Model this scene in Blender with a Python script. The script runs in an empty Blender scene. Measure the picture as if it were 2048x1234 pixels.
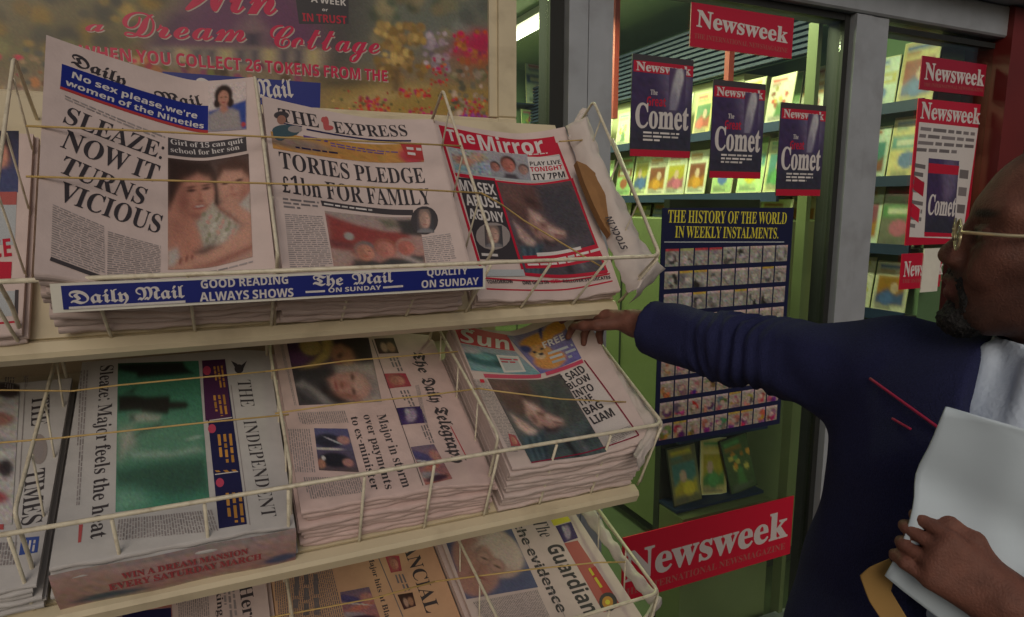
import bpy, math, random
import numpy as np
from mathutils import Vector, Matrix
from mathutils.geometry import tessellate_polygon
R = math.radians
rng = np.random.default_rng(7)
random.seed(7)
SC = bpy.context.scene
COLL = SC.collection
# ------------------------------------------------------------------ camera, world, sun, exposure
ZC = 1.62                                   # camera (eye) height
cam = bpy.data.cameras.new("camera")
cam.sensor_width = 36.0
cam.lens = 1310 / 2048 * 36.0
cam.clip_start, cam.clip_end = 0.05, 200
camo = bpy.data.objects.new("camera", cam)
COLL.objects.link(camo)
camo.location = (0, 0, ZC)
camo.rotation_euler = (R(90 - 8.95), 0, R(-24.5))
SC.camera = camo
W = bpy.data.worlds.new("World")
SC.world = W
W.use_nodes = True
wn = W.node_tree
sky = wn.nodes.new("ShaderNodeTexSky")
sky.sky_type = 'NISHITA'
sky.sun_disc = False
sky.sun_elevation = R(30)
sky.sun_rotation = R(200)
sky.air_density, sky.dust_density, sky.ozone_density = 1.0, 4.0, 0.6
bg = wn.nodes["Background"]
wn.links.new(sky.outputs[0], bg.inputs[0])
bg.inputs[1].default_value = 0.06
sl = bpy.data.lights.new("sun", 'SUN')
sl.energy = 1.1
sl.angle = R(35)
sl.color = (1.0, 0.93, 0.85)
suno = bpy.data.objects.new("sun", sl)
COLL.objects.link(suno)
sd = Vector((math.sin(R(200)) * math.cos(R(30)), math.cos(R(200)) * math.cos(R(30)), math.sin(R(30))))
suno.rotation_euler = sd.to_track_quat('Z', 'Y').to_euler()
suno.location = sd * 20
SC.view_settings.view_transform = 'Standard'
SC.view_settings.look = 'None'
SC.view_settings.exposure = -0.72
SC.view_settings.gamma = 1.0
SC.cycles.max_bounces = 6
SC.cycles.transparent_max_bounces = 12
SC.cycles.caustics_reflective = False
SC.cycles.caustics_refractive = False
# ------------------------------------------------------------------ data: letter outlines, page layouts (units: 0.1 mm), placements
GLY = {
 'frak': {
  'D':(273,(150,-12,137,-11,125,-8,103,3,79,19,63,29,56,31,46,29,29,17,15,32,37,58,57,72,78,77,85,77,88,76,96,81,99,87,97,95,89,105,71,129,64,142,62,155,64,165,71,175,81,184,94,192,108,198,119,199,109,201,92,204,74,205,54,203,39,196,30,187,27,174,29,164,35,154,44,145,60,137,53,116,24,132,9,151,4,176,7,199,16,218,30,234,48,245,70,252,95,255,114,254,132,250,151,245,168,237,185,228,200,216,214,203,227,189,237,173,247,155,254,136,259,117,260,97,258,78,252,60,243,43,230,28,215,15,198,4,173,-8),(180,31,193,33,204,37,214,45,222,54,226,65,228,78,226,96,218,115,206,134,190,152,177,164,162,175,146,185,133,183,123,178,117,173,115,167,119,155,127,145,138,128,149,110,153,96,145,81,122,67,112,63,134,50,148,41,160,36,171,32)),
  'M':(371,(65,-12,65,-6,63,-3,57,2,49,6,47,7,44,5,32,-7,16,6,42,39,52,48,61,51,73,47,89,38,94,35,102,48,108,72,110,103,109,136,104,164,96,185,86,200,74,209,59,212,49,211,40,207,32,200,26,192,22,182,21,172,22,161,27,151,35,141,45,132,57,125,74,118,67,97,42,106,25,116,12,129,0,151,-4,175,-2,195,6,214,18,229,34,241,52,249,72,252,96,248,116,239,130,227,136,236,147,247,160,253,175,255,197,251,217,239,229,223,241,237,262,248,287,252,308,249,325,243,339,232,348,218,354,200,356,179,356,178,364,178,364,160,342,154,330,148,324,138,322,122,322,53,322,49,325,45,332,39,335,38,341,41,358,53,369,38,321,-12,306,-12,302,0,294,6,283,13,273,22,268,35,268,113,271,135,282,150,291,157,302,164,302,173,300,191,294,205,284,213,270,216,252,212,241,201,247,184,251,161,252,136,244,85,220,36,180,-12,164,-12,164,-6,162,-4,156,1,149,6,146,7,142,5,130,-7,115,6,129,24,146,44,161,51,173,47,187,38,191,36,196,49,200,73,202,105,201,138,197,167,190,192,178,215,163,222,157,221,152,218,147,214,145,208,153,190,158,165,160,137,159,119,157,102,153,86,143,63,130,40,118,25,102,8,81,-12)),
  'T':(213,(143,-12,134,-10,122,-4,86,16,61,31,44,40,35,42,29,41,17,31,2,45,20,68,33,81,44,88,57,91,67,89,78,83,89,78,99,77,106,78,111,80,113,85,111,90,99,100,74,122,67,133,64,146,67,159,76,171,90,184,104,194,86,202,69,208,57,210,48,209,40,203,34,196,32,187,34,175,39,165,57,145,41,129,23,150,13,168,9,187,12,206,20,221,33,233,49,244,68,252,86,255,96,254,107,250,133,237,143,232,182,212,198,206,205,207,216,213,227,197,194,170,181,161,173,158,163,161,152,166,124,182,114,173,111,165,112,160,117,154,125,145,138,136,152,126,160,117,165,108,166,98,160,78,141,64,118,59,144,46,157,40,169,38,183,40,201,53,214,38,196,20,182,8,170,0,154,-9)),
  'a':(157,(34,-13,23,0,28,5,28,5,26,9,13,28,6,50,4,73,7,92,15,111,29,129,48,148,75,171,91,171,91,167,117,156,144,148,144,133,135,128,134,117,134,48,135,39,137,37,140,38,150,47,163,35,121,-13,106,-2,109,1,93,11,86,28,87,28),(66,36,71,39,86,51,86,121,72,129,63,133,62,134,57,128,53,118,51,105,50,88,52,70,57,51,63,39)),
  'e':(139,(78,-13,64,-5,65,-1,44,9,27,23,18,40,16,61,16,109,18,126,28,136,86,175,96,175,130,125,134,117,128,109,63,61,64,56,67,51,78,42,91,39,104,42,122,54,134,41),(62,84,90,105,90,106,69,139,66,136,63,131,63,118)),
  'g':(159,(73,-71,47,-68,25,-58,10,-43,2,-18,42,-17,51,-43,75,-51,84,-49,93,-46,100,-40,106,-32,109,-23,110,-15,102,6,95,23,93,34,42,-9,27,-3,31,7,29,13,23,21,14,36,7,51,5,62,4,74,7,97,12,108,18,119,27,130,39,143,56,157,77,175,90,175,104,164,120,157,147,148,147,134,141,123,138,113,136,99,135,82,137,57,142,37,151,20,151,15,151,11,149,-11,142,-31,130,-47,114,-60,95,-68),(71,44,78,47,89,55,88,72,90,97,95,118,78,125,63,135,57,129,52,118,49,105,48,88,49,76,53,65,57,56,62,49)),
  'h':(154,(75,-72,61,-62,78,-37,89,-18,97,1,103,19,106,38,107,59,105,78,100,95,92,113,80,128,67,118,67,42,69,39,72,37,85,49,97,36,51,-12,37,-12,32,-3,26,3,8,11,8,25,17,31,20,41,20,201,18,214,11,228,26,239,38,223,41,209,45,223,57,237,73,246,97,249,97,231,80,228,72,222,68,212,67,195,66,140,112,176,124,164,120,157,126,148,137,132,147,108,150,94,151,80,149,56,144,32,138,16,130,0,120,-16,108,-34,94,-51)),
  'i':(107,(31,182,38,217,48,243,67,252,81,248,85,234,79,217,64,199,48,182),(66,-13,51,-4,53,0,38,10,33,18,31,29,31,37,32,45,32,51,32,57,32,115,31,122,29,123,24,122,13,114,1,127,18,141,32,155,51,176,66,167,61,158,64,154,75,147,88,143,88,127,81,123,79,115,79,47,80,38,82,37,97,48,109,36)),
  'l':(94,(62,-12,46,-5,50,1,43,6,8,18,8,33,15,41,16,55,16,201,15,213,8,228,23,239,35,223,38,209,42,223,54,237,70,246,94,249,94,231,77,228,69,222,65,212,64,195,64,54,67,46,80,39,85,38,99,46,111,34)),
  'p':(164,(42,-71,35,-36,31,-9,29,11,28,12,24,10,15,3,2,14,27,41,27,100,26,117,24,126,17,135,13,144,18,154,32,171,45,186,58,176,55,167,56,164,63,156,70,147,73,137,72,140,126,176,136,162,131,158,135,151,146,134,157,114,161,92,159,80,154,66,147,51,136,36,116,9,102,-12,88,-12,81,-5,70,0,67,-26,59,-71),(102,31,106,32,111,36,115,44,119,53,122,64,123,75,119,89,109,106,98,121,93,131,73,117,73,45,82,39,91,35)),
  'r':(124,(66,-13,51,-4,55,2,48,6,16,18,16,33,22,39,24,49,24,109,22,124,20,127,15,121,1,133,41,176,55,165,53,162,53,162,66,150,71,130,69,133,83,160,85,165,88,175,103,175,112,158,124,147,124,131,114,121,106,103,91,103,86,119,83,125,71,106,71,54,72,48,81,42,91,38,95,40,106,50,119,38)),
  'y':(158,(79,-72,64,-62,81,-37,93,-18,101,1,106,19,109,38,110,59,109,78,104,95,95,113,84,128,70,118,70,46,72,39,75,37,85,46,98,33,54,-12,41,-12,31,0,12,10,12,25,21,31,23,40,23,110,20,120,16,127,11,133,8,141,12,151,23,165,44,186,58,177,52,163,53,159,59,151,66,143,67,140,116,176,127,164,123,157,128,149,141,130,151,107,154,94,154,80,153,56,147,32,141,16,133,0,123,-16,111,-34,97,-51)),},
 'sans': {
  "'":(75,(26,151,19,242,56,242,49,151)),',':(89,(11,-46,21,-1,28,41,63,41,67,36,62,16,54,-5,37,-46)),
  '0':(192,(96,-6,69,-2,47,9,30,28,19,53,12,84,10,120,11,145,13,167,18,187,29,212,45,231,59,239,76,244,96,246,123,242,145,231,161,212,173,187,180,156,182,120,181,95,178,73,174,53,163,28,147,9,132,1,115,-4),(96,40,110,45,120,59,124,75,126,95,127,120,126,145,124,165,120,181,110,195,96,200,81,195,72,181,68,165,66,145,65,120,66,95,68,75,72,59,81,45)),
  '1':(192,(85,-2,85,139,86,162,88,183,84,177,73,168,44,144,16,179,96,242,141,242,141,-2)),
  '2':(192,(11,-2,11,36,72,98,101,129,110,141,117,151,120,161,121,172,120,184,114,192,106,197,95,198,82,197,69,192,56,185,40,173,9,209,33,228,46,235,61,241,78,244,98,246,121,243,140,237,156,226,167,213,174,196,177,178,175,159,169,141,159,125,145,108,135,97,123,85,109,72,80,46,184,45,184,-2)),
  '3':(192,(82,-6,57,-4,33,0,10,8,10,56,29,48,46,43,62,40,77,39,99,42,113,48,121,59,123,73,122,81,119,88,112,94,102,98,88,100,68,101,47,101,47,145,68,145,87,146,101,149,110,154,116,160,118,167,119,175,118,185,112,193,103,198,88,200,72,198,59,194,36,181,10,220,27,231,45,239,67,244,91,246,115,244,135,239,152,230,168,211,174,186,170,163,159,145,141,132,124,126,146,122,165,110,177,92,181,70,179,49,171,31,157,16,138,4,122,-2,103,-5)),
  '4':(192,(106,-2,106,47,3,47,3,86,109,242,160,242,160,92,189,92,189,47,160,47,160,-2),(54,91,106,92,106,130,106,148,107,169,109,178,105,167,96,154)),
  '5':(192,(81,-6,62,-5,45,-2,29,2,14,8,14,57,31,50,47,45,64,42,79,40,98,43,112,49,120,60,123,76,118,95,103,106,77,110,58,108,41,104,19,116,28,242,163,242,163,194,77,194,73,153,82,155,101,156,122,153,141,147,157,136,169,122,177,103,179,80,176,56,168,34,154,17,135,4,110,-3)),
  '6':(192,(99,-6,75,-3,54,6,35,20,21,41,15,59,11,79,9,102,10,123,12,143,17,163,23,182,32,199,45,215,61,227,80,237,96,241,113,244,132,245,149,244,167,242,167,196,150,200,135,200,109,198,90,191,77,180,68,166,63,148,60,132,67,141,78,150,94,156,113,158,133,156,150,149,164,138,175,122,181,103,184,80,181,55,173,34,161,17,144,4,123,-3),(98,40,111,42,121,49,127,61,129,79,128,94,122,105,113,112,99,114,90,113,81,110,74,105,69,98,66,91,65,84,66,73,68,63,73,54,80,46,88,41)),
  '7':(192,(34,-2,124,195,7,195,7,242,184,242,184,207,92,-3)),
  '8':(192,(96,-6,71,-4,49,2,32,12,19,25,12,42,9,61,13,84,23,102,39,116,54,125,41,135,28,148,20,165,17,185,19,204,28,219,41,231,57,239,76,244,96,245,116,244,135,239,151,230,164,219,172,204,175,185,172,165,162,148,148,135,134,127,155,113,166,103,175,91,181,78,183,62,180,43,171,26,158,12,141,2,120,-4),(96,151,105,156,114,162,120,171,122,181,121,191,115,197,107,202,96,203,85,202,77,197,71,191,69,181,71,171,77,163,86,156),(95,36,111,38,122,44,128,52,130,63,129,71,126,78,113,90,97,100,94,102,81,94,70,86,64,76,61,64,63,53,70,44,80,38)),
  '9':(192,(60,-6,43,-5,25,-3,25,43,42,40,56,39,82,41,101,48,115,59,123,73,128,91,132,107,125,99,114,89,99,83,78,81,59,83,42,90,27,101,17,117,10,136,8,159,11,184,18,205,31,222,48,235,68,242,92,245,116,242,138,233,156,219,170,198,177,180,181,160,183,137,182,117,179,96,175,76,169,57,159,40,147,25,131,12,112,2,96,-2,79,-5),(92,125,102,126,111,129,118,135,123,141,126,148,127,156,126,166,123,176,118,186,112,193,104,198,93,199,81,197,71,190,65,178,62,160,64,145,70,134,79,127)),
  ':':(89,(45,136,36,138,28,143,23,151,22,162,23,174,28,182,36,186,45,187,54,186,61,182,67,174,68,162,67,151,61,143,54,138),(45,-7,36,-6,28,-1,23,7,22,18,23,30,28,37,36,42,45,43,54,42,61,37,67,30,68,18,67,7,61,-1,54,-6)),
  'A':(231,(-3,-2,83,243,149,243,235,-2,175,-2,158,55,74,55,57,-2),(88,102,144,102,127,155,123,169,118,187,116,199,114,186,108,167,104,155)),
  'B':(225,(28,-2,28,242,105,242,134,241,159,236,179,229,193,217,202,200,204,179,202,159,194,143,182,131,169,127,177,125,188,119,197,111,204,101,209,87,210,69,208,49,199,31,186,16,168,6,146,0,120,-2),(83,147,110,147,129,149,140,154,145,161,147,172,145,183,138,190,126,194,108,196,83,196),(83,44,114,44,133,47,144,53,150,62,153,75,150,86,144,94,132,100,112,102,83,102)),
  'C':(213,(127,-6,104,-4,83,1,65,10,50,22,38,36,29,54,22,74,18,96,17,120,18,143,23,165,30,185,41,202,54,217,69,229,88,238,109,244,132,246,150,244,168,241,186,236,205,228,187,182,158,194,145,197,132,198,107,193,89,177,81,162,76,142,74,119,76,96,81,77,88,61,99,50,114,44,132,41,146,42,161,45,196,55,196,7,178,1,162,-3,146,-5)),
  'D':(248,(28,-2,28,242,106,242,130,241,152,236,172,229,189,218,204,204,216,188,225,169,230,147,232,122,228,84,216,53,196,29,170,11,137,1,98,-3),(83,44,102,44,142,53,166,78,174,121,172,145,166,164,157,178,144,188,128,194,108,196,83,196)),
  'E':(188,(28,-2,28,242,171,242,171,196,83,196,83,148,165,148,165,101,83,101,83,44,171,44,171,-2)),'F':(184,(28,-2,28,242,170,242,170,196,83,196,83,139,164,139,164,92,83,92,83,-2)),
  'G':(243,(131,-6,97,-2,69,8,46,26,30,51,20,83,17,120,19,145,24,167,32,187,43,204,58,218,75,230,96,239,119,244,145,246,164,245,183,242,201,237,219,230,200,184,186,191,173,195,159,197,144,198,124,196,107,189,93,177,83,161,77,142,74,119,76,97,81,78,89,63,100,51,115,44,134,41,152,42,164,44,164,90,119,90,119,137,219,137,219,9,198,2,178,-2,156,-5)),
  'H':(256,(28,-2,28,242,83,242,83,148,173,148,173,242,229,242,229,-2,173,-2,173,101,83,101,83,-2)),'I':(130,(8,-2,8,31,37,44,37,196,8,209,8,242,122,242,122,209,93,196,93,44,122,31,122,-2)),
  'K':(222,(28,-2,28,242,83,242,82,134,89,146,99,160,165,242,226,242,142,133,227,-2,164,-3,102,97,83,84,83,-2)),'L':(189,(28,-2,28,242,83,242,83,44,181,44,181,-2)),
  'M':(316,(28,-2,28,242,101,242,156,61,215,242,289,242,289,-2,237,-2,237,114,237,140,238,168,241,184,180,-2,130,-2,75,184,76,168,78,139,78,112,78,-2)),
  'N':(273,(28,-2,28,242,96,242,197,64,195,93,195,126,195,242,245,242,245,-2,177,-2,75,177,77,147,78,113,78,-2)),
  'O':(267,(134,-6,109,-4,87,1,68,10,52,22,39,37,29,54,23,74,18,96,17,121,18,145,23,167,29,186,39,204,52,218,68,230,87,239,109,244,134,246,159,244,181,239,199,230,215,218,228,204,238,186,245,166,249,144,250,120,249,96,245,74,238,54,228,37,215,22,199,10,181,1,159,-4),(134,42,153,44,167,51,178,62,186,78,190,97,192,120,190,143,186,163,178,178,167,190,153,196,134,199,115,196,100,190,89,178,82,163,77,143,75,120,77,97,82,78,89,62,100,51,115,44)),
  'P':(210,(28,-2,28,242,107,242,135,240,159,233,176,222,188,206,196,187,198,165,196,144,189,125,177,107,159,94,144,88,125,84,103,83,83,83,83,-2),(83,129,98,129,116,132,130,138,139,148,142,163,138,181,125,192,104,196,83,196)),
  'Q':(267,(180,-60,136,-6,134,-6,109,-4,87,1,68,10,52,22,39,37,29,54,23,74,18,96,17,121,18,145,23,167,29,186,39,204,52,218,68,230,87,239,109,244,134,246,159,244,181,239,199,230,215,218,228,204,238,186,245,166,249,144,250,120,249,94,244,71,236,49,224,31,209,16,193,7,250,-59),(134,42,153,44,167,51,178,62,186,78,190,97,192,120,190,143,186,163,178,178,167,190,153,196,134,199,115,196,100,190,89,178,82,163,77,143,75,120,77,97,82,78,89,62,100,51,115,44)),
  'R':(221,(28,-2,28,242,100,242,130,240,155,234,174,224,188,209,196,191,198,168,197,152,192,138,184,126,175,116,164,108,155,104,225,-2,164,-2,107,90,83,90,83,-2),(83,136,97,136,118,138,132,144,139,153,142,167,139,180,131,189,117,194,96,196,83,196)),
  'S':(185,(83,-6,59,-4,36,1,13,9,13,62,52,47,70,43,87,41,103,43,112,48,118,55,119,64,116,75,107,84,92,92,74,101,56,111,37,125,28,134,22,146,17,159,16,175,18,196,26,213,38,227,55,237,76,244,99,246,118,244,136,241,153,236,174,228,156,184,124,195,111,197,98,198,86,197,77,192,72,185,70,177,73,166,81,158,95,150,114,141,132,132,146,122,158,112,167,99,172,84,174,66,171,46,163,28,150,14,132,3,110,-4)),
  'T':(194,(69,-2,69,195,4,195,4,242,190,242,190,195,125,195,125,-2)),
  'U':(253,(126,-6,96,-3,71,5,52,19,37,38,29,60,26,85,26,242,82,242,82,93,85,69,93,53,107,45,127,42,148,45,161,54,169,70,172,93,172,242,228,242,228,84,225,60,217,39,202,20,183,6,166,-1,147,-5)),
  'V':(218,(79,-2,-3,242,53,242,99,98,103,84,108,63,109,49,110,63,115,84,119,98,165,242,222,242,138,-2)),
  'W':(324,(59,-2,-3,242,52,242,83,109,87,90,92,66,92,50,93,66,97,89,101,106,136,242,188,242,224,106,228,89,232,66,232,50,233,66,238,90,242,109,273,242,328,242,266,-2,204,-2,171,125,168,136,165,153,162,169,162,178,163,169,160,153,156,137,154,125,121,-2)),
  'X':(223,(-4,-2,77,124,1,242,63,242,113,158,162,242,222,242,146,121,228,-2,165,-3,110,86,56,-2)),'Y':(209,(77,-2,77,91,-4,242,57,242,105,145,153,242,213,242,132,93,132,-2)),
  'a':(202,(71,-6,48,-2,28,9,16,28,12,55,17,81,33,100,50,108,71,113,96,116,125,117,125,122,124,134,119,142,111,146,99,148,86,147,74,144,46,134,28,172,46,180,63,185,82,188,101,190,125,188,144,182,160,173,171,160,178,143,180,122,180,-2,141,-2,132,21,121,10,108,1,92,-4),(90,36,104,38,115,45,123,55,125,70,125,82,109,82,89,79,77,74,70,65,68,54,70,46,74,40,81,37)),
  'c':(172,(101,-6,75,-3,53,4,36,18,23,36,15,61,13,91,14,112,18,131,24,147,38,166,57,179,80,187,105,189,123,188,138,185,165,176,149,132,125,141,105,144,85,138,73,121,69,91,71,68,78,52,90,43,105,40,120,41,132,44,144,49,159,57,159,9,146,2,133,-3,119,-5)),
  'd':(212,(84,-6,64,-3,47,5,32,19,21,38,15,62,13,91,15,121,21,145,33,164,47,178,65,186,86,189,104,187,119,181,131,172,137,164,135,175,134,196,134,258,189,258,189,-2,146,-2,138,20,129,11,118,2,103,-4),(102,39,118,42,129,50,135,65,137,86,137,91,135,114,129,131,119,140,101,143,88,140,77,130,71,114,68,91,71,68,77,52,88,42)),
  'e':(198,(109,-6,83,-3,59,5,40,18,25,37,18,52,14,70,13,90,14,111,18,129,24,145,37,164,55,178,77,186,102,189,126,187,147,179,164,167,176,150,184,129,186,104,186,77,69,77,72,61,80,48,94,39,112,36,128,37,143,40,158,44,176,52,176,8,161,2,146,-3,129,-5),(70,115,134,115,132,127,126,139,117,146,102,149,90,146,80,140,73,129)),
  'f':(129,(32,-2,32,143,4,143,4,171,32,185,32,197,34,218,40,235,50,246,64,254,80,258,99,259,126,257,148,251,134,210,119,213,105,215,96,213,91,209,88,203,87,195,87,186,130,186,130,143,87,143,87,-2)),
  'h':(220,(24,-2,24,258,79,258,79,203,78,177,77,162,75,162,85,174,98,183,113,188,130,189,149,187,165,182,179,173,190,159,196,141,198,120,198,-2,143,-2,143,107,136,135,116,144,98,141,87,130,81,112,79,86,79,-2)),
  'i':(102,(51,204,40,205,30,210,24,218,22,231,24,244,30,252,40,256,51,258,62,256,72,252,79,244,81,231,79,218,72,210,62,205),(24,-2,24,186,79,186,79,-2)),
  'k':(208,(24,-2,24,258,79,258,79,141,78,120,75,104,83,116,94,129,146,186,208,185,134,104,212,-2,149,-2,97,71,79,56,79,-2)),'l':(102,(24,-2,24,258,79,258,79,-2)),
  'm':(329,(24,-2,24,186,66,186,73,162,73,162,82,174,96,183,111,188,127,189,146,188,163,182,176,174,184,162,186,162,196,174,210,183,225,188,242,189,270,185,290,173,300,159,305,141,307,120,307,-2,252,-2,252,107,245,135,227,144,211,141,201,131,195,115,193,92,193,-2,138,-2,138,107,131,135,113,144,97,141,86,130,81,112,79,86,79,-2)),
  'n':(220,(24,-2,24,186,66,186,73,162,73,162,83,174,97,183,113,188,130,189,158,185,179,173,190,159,196,141,198,120,198,-2,143,-2,143,107,141,124,136,135,128,142,116,144,98,141,87,130,81,112,79,86,79,-2)),
  'o':(207,(103,-6,79,-3,57,5,38,20,24,39,18,55,14,72,13,92,15,121,23,145,37,164,56,178,78,186,104,189,129,186,151,178,170,164,184,145,190,129,194,112,195,92,193,63,184,39,171,20,152,5,130,-3),(104,40,120,43,131,52,137,69,139,92,137,115,131,131,120,141,104,144,88,141,77,131,71,115,69,92,71,69,77,52,88,43)),
  'p':(212,(24,-83,24,186,69,186,75,164,83,172,95,181,110,187,128,189,148,186,166,178,180,164,191,145,198,121,200,92,198,63,191,39,180,19,165,5,147,-3,127,-6,109,-4,94,2,83,10,75,18,76,18,79,-7,79,-83),(113,40,126,43,136,53,142,69,144,93,140,122,130,139,112,144,97,141,87,133,81,119,79,98,79,92,81,69,86,53,96,43)),
  'r':(152,(24,-2,24,186,66,186,73,156,82,167,95,179,110,187,128,189,138,189,148,188,144,135,135,137,127,138,115,136,103,133,93,128,86,119,80,108,79,93,79,-2)),
  's':(166,(76,-6,58,-5,43,-3,29,0,13,6,13,52,32,45,48,40,64,37,78,36,90,37,97,40,101,44,102,49,100,56,90,64,64,76,48,83,36,90,25,99,18,109,14,121,13,136,18,159,33,176,49,183,67,188,88,189,105,188,121,186,137,181,155,174,138,133,111,144,99,146,87,147,72,144,68,137,70,131,80,124,104,114,132,100,142,92,150,82,155,70,157,54,152,29,136,10,120,1,100,-4)),
  't':(145,(89,-6,73,-4,59,0,46,7,37,19,31,36,29,57,29,143,5,143,5,168,33,185,48,225,84,225,84,186,136,186,136,143,84,143,84,58,85,49,89,44,95,40,104,39,119,41,138,46,138,3,115,-3)),
  'u':(220,(90,-6,63,-2,41,11,31,24,25,42,23,64,23,186,78,186,78,76,79,60,84,48,92,41,105,39,123,43,134,54,140,72,142,97,142,186,197,186,197,-2,154,-3,148,21,148,21,138,9,124,1,107,-4)),
  'v':(191,(68,-2,-3,186,54,186,90,80,95,60,95,45,96,60,101,80,137,186,194,186,123,-2)),
  'w':(287,(54,-2,0,186,55,186,77,103,81,82,84,60,84,46,84,55,87,71,90,87,92,96,115,186,174,186,196,96,199,81,202,59,201,46,202,59,206,82,211,103,233,186,287,186,233,-2,175,-2,160,64,157,81,151,105,145,129,144,141,142,128,136,105,130,80,126,63,111,-3)),
  'x':(194,(-2,-2,61,94,1,185,63,186,97,129,132,186,193,185,133,94,196,-2,134,-3,97,59,60,-3)),'z':(163,(7,-2,7,30,90,143,12,143,12,186,153,186,153,150,72,40,156,41,156,-2)),
  '£':(172,(145,181,135,197,120,208,101,212,83,209,67,199,56,183,53,165,52,125,55,102,28,102,28,82,60,82,60,50,42,22,25,18,25,0,150,0,162,45,145,45,132,25,85,25,92,50,92,82,125,82,125,102,88,102,82,130,85,165,83,171,87,180,94,186,103,187,112,185,118,155,142,162)),},
 'serif': {
  '-':(108,(13,77,13,103,95,103,95,77)),'.':(89,(45,-5,37,-3,30,1,26,8,24,18,26,29,30,36,37,39,45,41,53,39,60,36,64,29,66,18,64,8,60,1,53,-3)),
  '1':(187,(33,0,33,18,60,18,68,19,73,22,76,29,77,40,77,208,54,183,44,175,34,173,26,175,20,180,16,188,14,198,37,206,50,213,66,224,89,241,127,241,127,40,130,24,135,19,144,18,171,18,171,0)),
  '5':(187,(82,-3,60,-2,42,2,29,9,20,18,15,27,13,37,15,48,21,55,29,59,40,60,44,42,48,33,55,26,65,22,77,20,88,21,98,25,106,32,113,42,117,56,119,74,116,96,107,111,92,120,73,124,52,122,36,118,20,124,31,240,158,240,160,179,140,179,138,190,133,199,122,203,52,203,47,141,63,144,84,146,108,144,129,138,146,128,159,114,167,96,170,74,168,54,162,37,153,24,141,14,128,6,113,1,97,-2)),
  ':':(89,(45,139,37,140,30,144,26,151,24,162,26,173,30,180,37,183,45,185,53,183,60,180,64,173,66,162,64,151,60,144,53,140),(45,-5,37,-3,30,1,26,8,24,18,26,29,30,36,37,39,45,41,53,39,60,36,64,29,66,18,64,8,60,1,53,-3)),
  'A':(218,(-4,0,-4,9,5,11,12,15,18,24,24,37,103,233,112,233,192,43,199,28,206,17,212,11,222,9,222,0,114,0,114,9,135,12,142,23,136,41,126,66,52,66,39,35,38,29,37,24,43,13,62,9,64,0),(57,80,121,80,88,160)),
  'B':(221,(8,0,8,9,22,11,31,16,36,26,37,41,37,184,37,197,35,206,31,212,26,216,8,219,8,228,110,228,159,222,188,204,198,175,192,151,174,134,143,124,180,112,202,92,209,66,207,47,199,30,186,17,168,8,145,2,119,0),(91,126,94,126,117,128,132,136,140,150,142,173,140,192,135,206,124,214,108,217,99,216,94,212,91,195),(111,12,129,15,142,24,148,41,150,64,147,88,138,104,123,113,99,116,91,116,91,33,92,23,95,17,101,13)),
  'C':(234,(128,-5,107,-4,87,1,69,10,53,21,39,36,28,52,20,71,15,92,13,114,15,136,20,157,28,175,39,192,53,206,69,217,88,226,108,231,130,233,146,231,164,227,184,220,194,218,204,221,210,233,218,233,218,154,210,154,201,174,191,190,178,204,157,217,133,222,99,210,79,173,72,113,79,57,102,23,139,12,159,14,179,22,198,35,214,53,224,44,198,17,166,0)),
  'D':(247,(10,0,10,9,23,11,31,15,36,23,37,37,37,187,35,203,30,213,21,218,7,219,7,228,111,228,148,224,178,215,203,198,220,176,231,148,234,114,221,51,181,13,114,0),(111,12,131,15,147,23,160,37,168,57,174,83,175,114,168,171,147,205,112,217,101,215,95,212,92,204,91,192,91,36,92,24,95,17,101,13)),
  'E':(220,(7,0,7,8,22,10,31,15,36,24,38,39,38,184,36,202,31,213,22,218,8,219,8,228,199,228,199,160,192,160,184,186,170,203,156,210,138,214,116,215,100,214,93,208,91,194,91,123,97,123,116,126,130,134,138,150,144,173,152,173,152,59,144,59,141,77,136,91,130,100,120,107,108,110,93,111,91,34,93,23,96,17,103,15,115,14,138,15,157,19,172,27,185,37,196,52,206,72,215,72,201,0)),
  'F':(202,(8,0,8,9,22,11,31,17,36,26,37,42,37,187,36,202,31,212,22,217,7,219,7,228,197,228,197,160,189,160,184,178,178,193,168,203,155,210,137,214,115,216,100,215,93,211,91,199,91,124,95,124,114,126,128,135,137,150,142,173,151,173,151,59,142,59,137,84,128,100,114,109,94,112,91,112,91,40,94,21,98,15,105,12,115,10,128,9,128,0)),
  'G':(253,(134,-5,111,-3,90,2,71,10,54,21,40,35,29,51,20,70,15,91,14,114,15,137,20,157,29,176,40,192,54,206,70,218,88,226,107,231,129,233,146,231,165,227,185,220,194,218,203,221,210,233,219,233,219,154,210,154,202,173,191,189,179,203,165,213,149,219,134,222,100,210,80,174,73,114,75,82,80,55,90,34,103,19,119,9,138,6,154,8,164,14,169,23,171,36,171,64,170,77,165,85,154,89,138,91,138,99,250,99,250,91,236,89,228,85,224,77,223,64,223,14,194,4,164,-3)),
  'H':(261,(8,0,8,9,22,11,31,16,36,25,37,40,37,189,36,203,31,212,22,217,8,219,8,228,121,228,121,219,102,216,93,208,91,189,91,125,171,125,171,189,169,208,160,216,141,219,141,228,254,228,254,219,239,217,230,212,226,203,225,189,225,40,226,26,230,16,239,11,254,9,254,0,141,0,141,9,155,11,165,15,169,24,171,40,171,110,91,110,91,40,93,25,97,16,106,11,121,9,121,0)),
  'I':(130,(7,0,7,9,21,11,31,16,36,24,38,38,38,193,36,206,32,214,22,218,7,219,7,228,122,228,122,219,107,218,98,214,93,206,91,193,91,39,94,22,103,13,123,9,123,0)),
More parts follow.
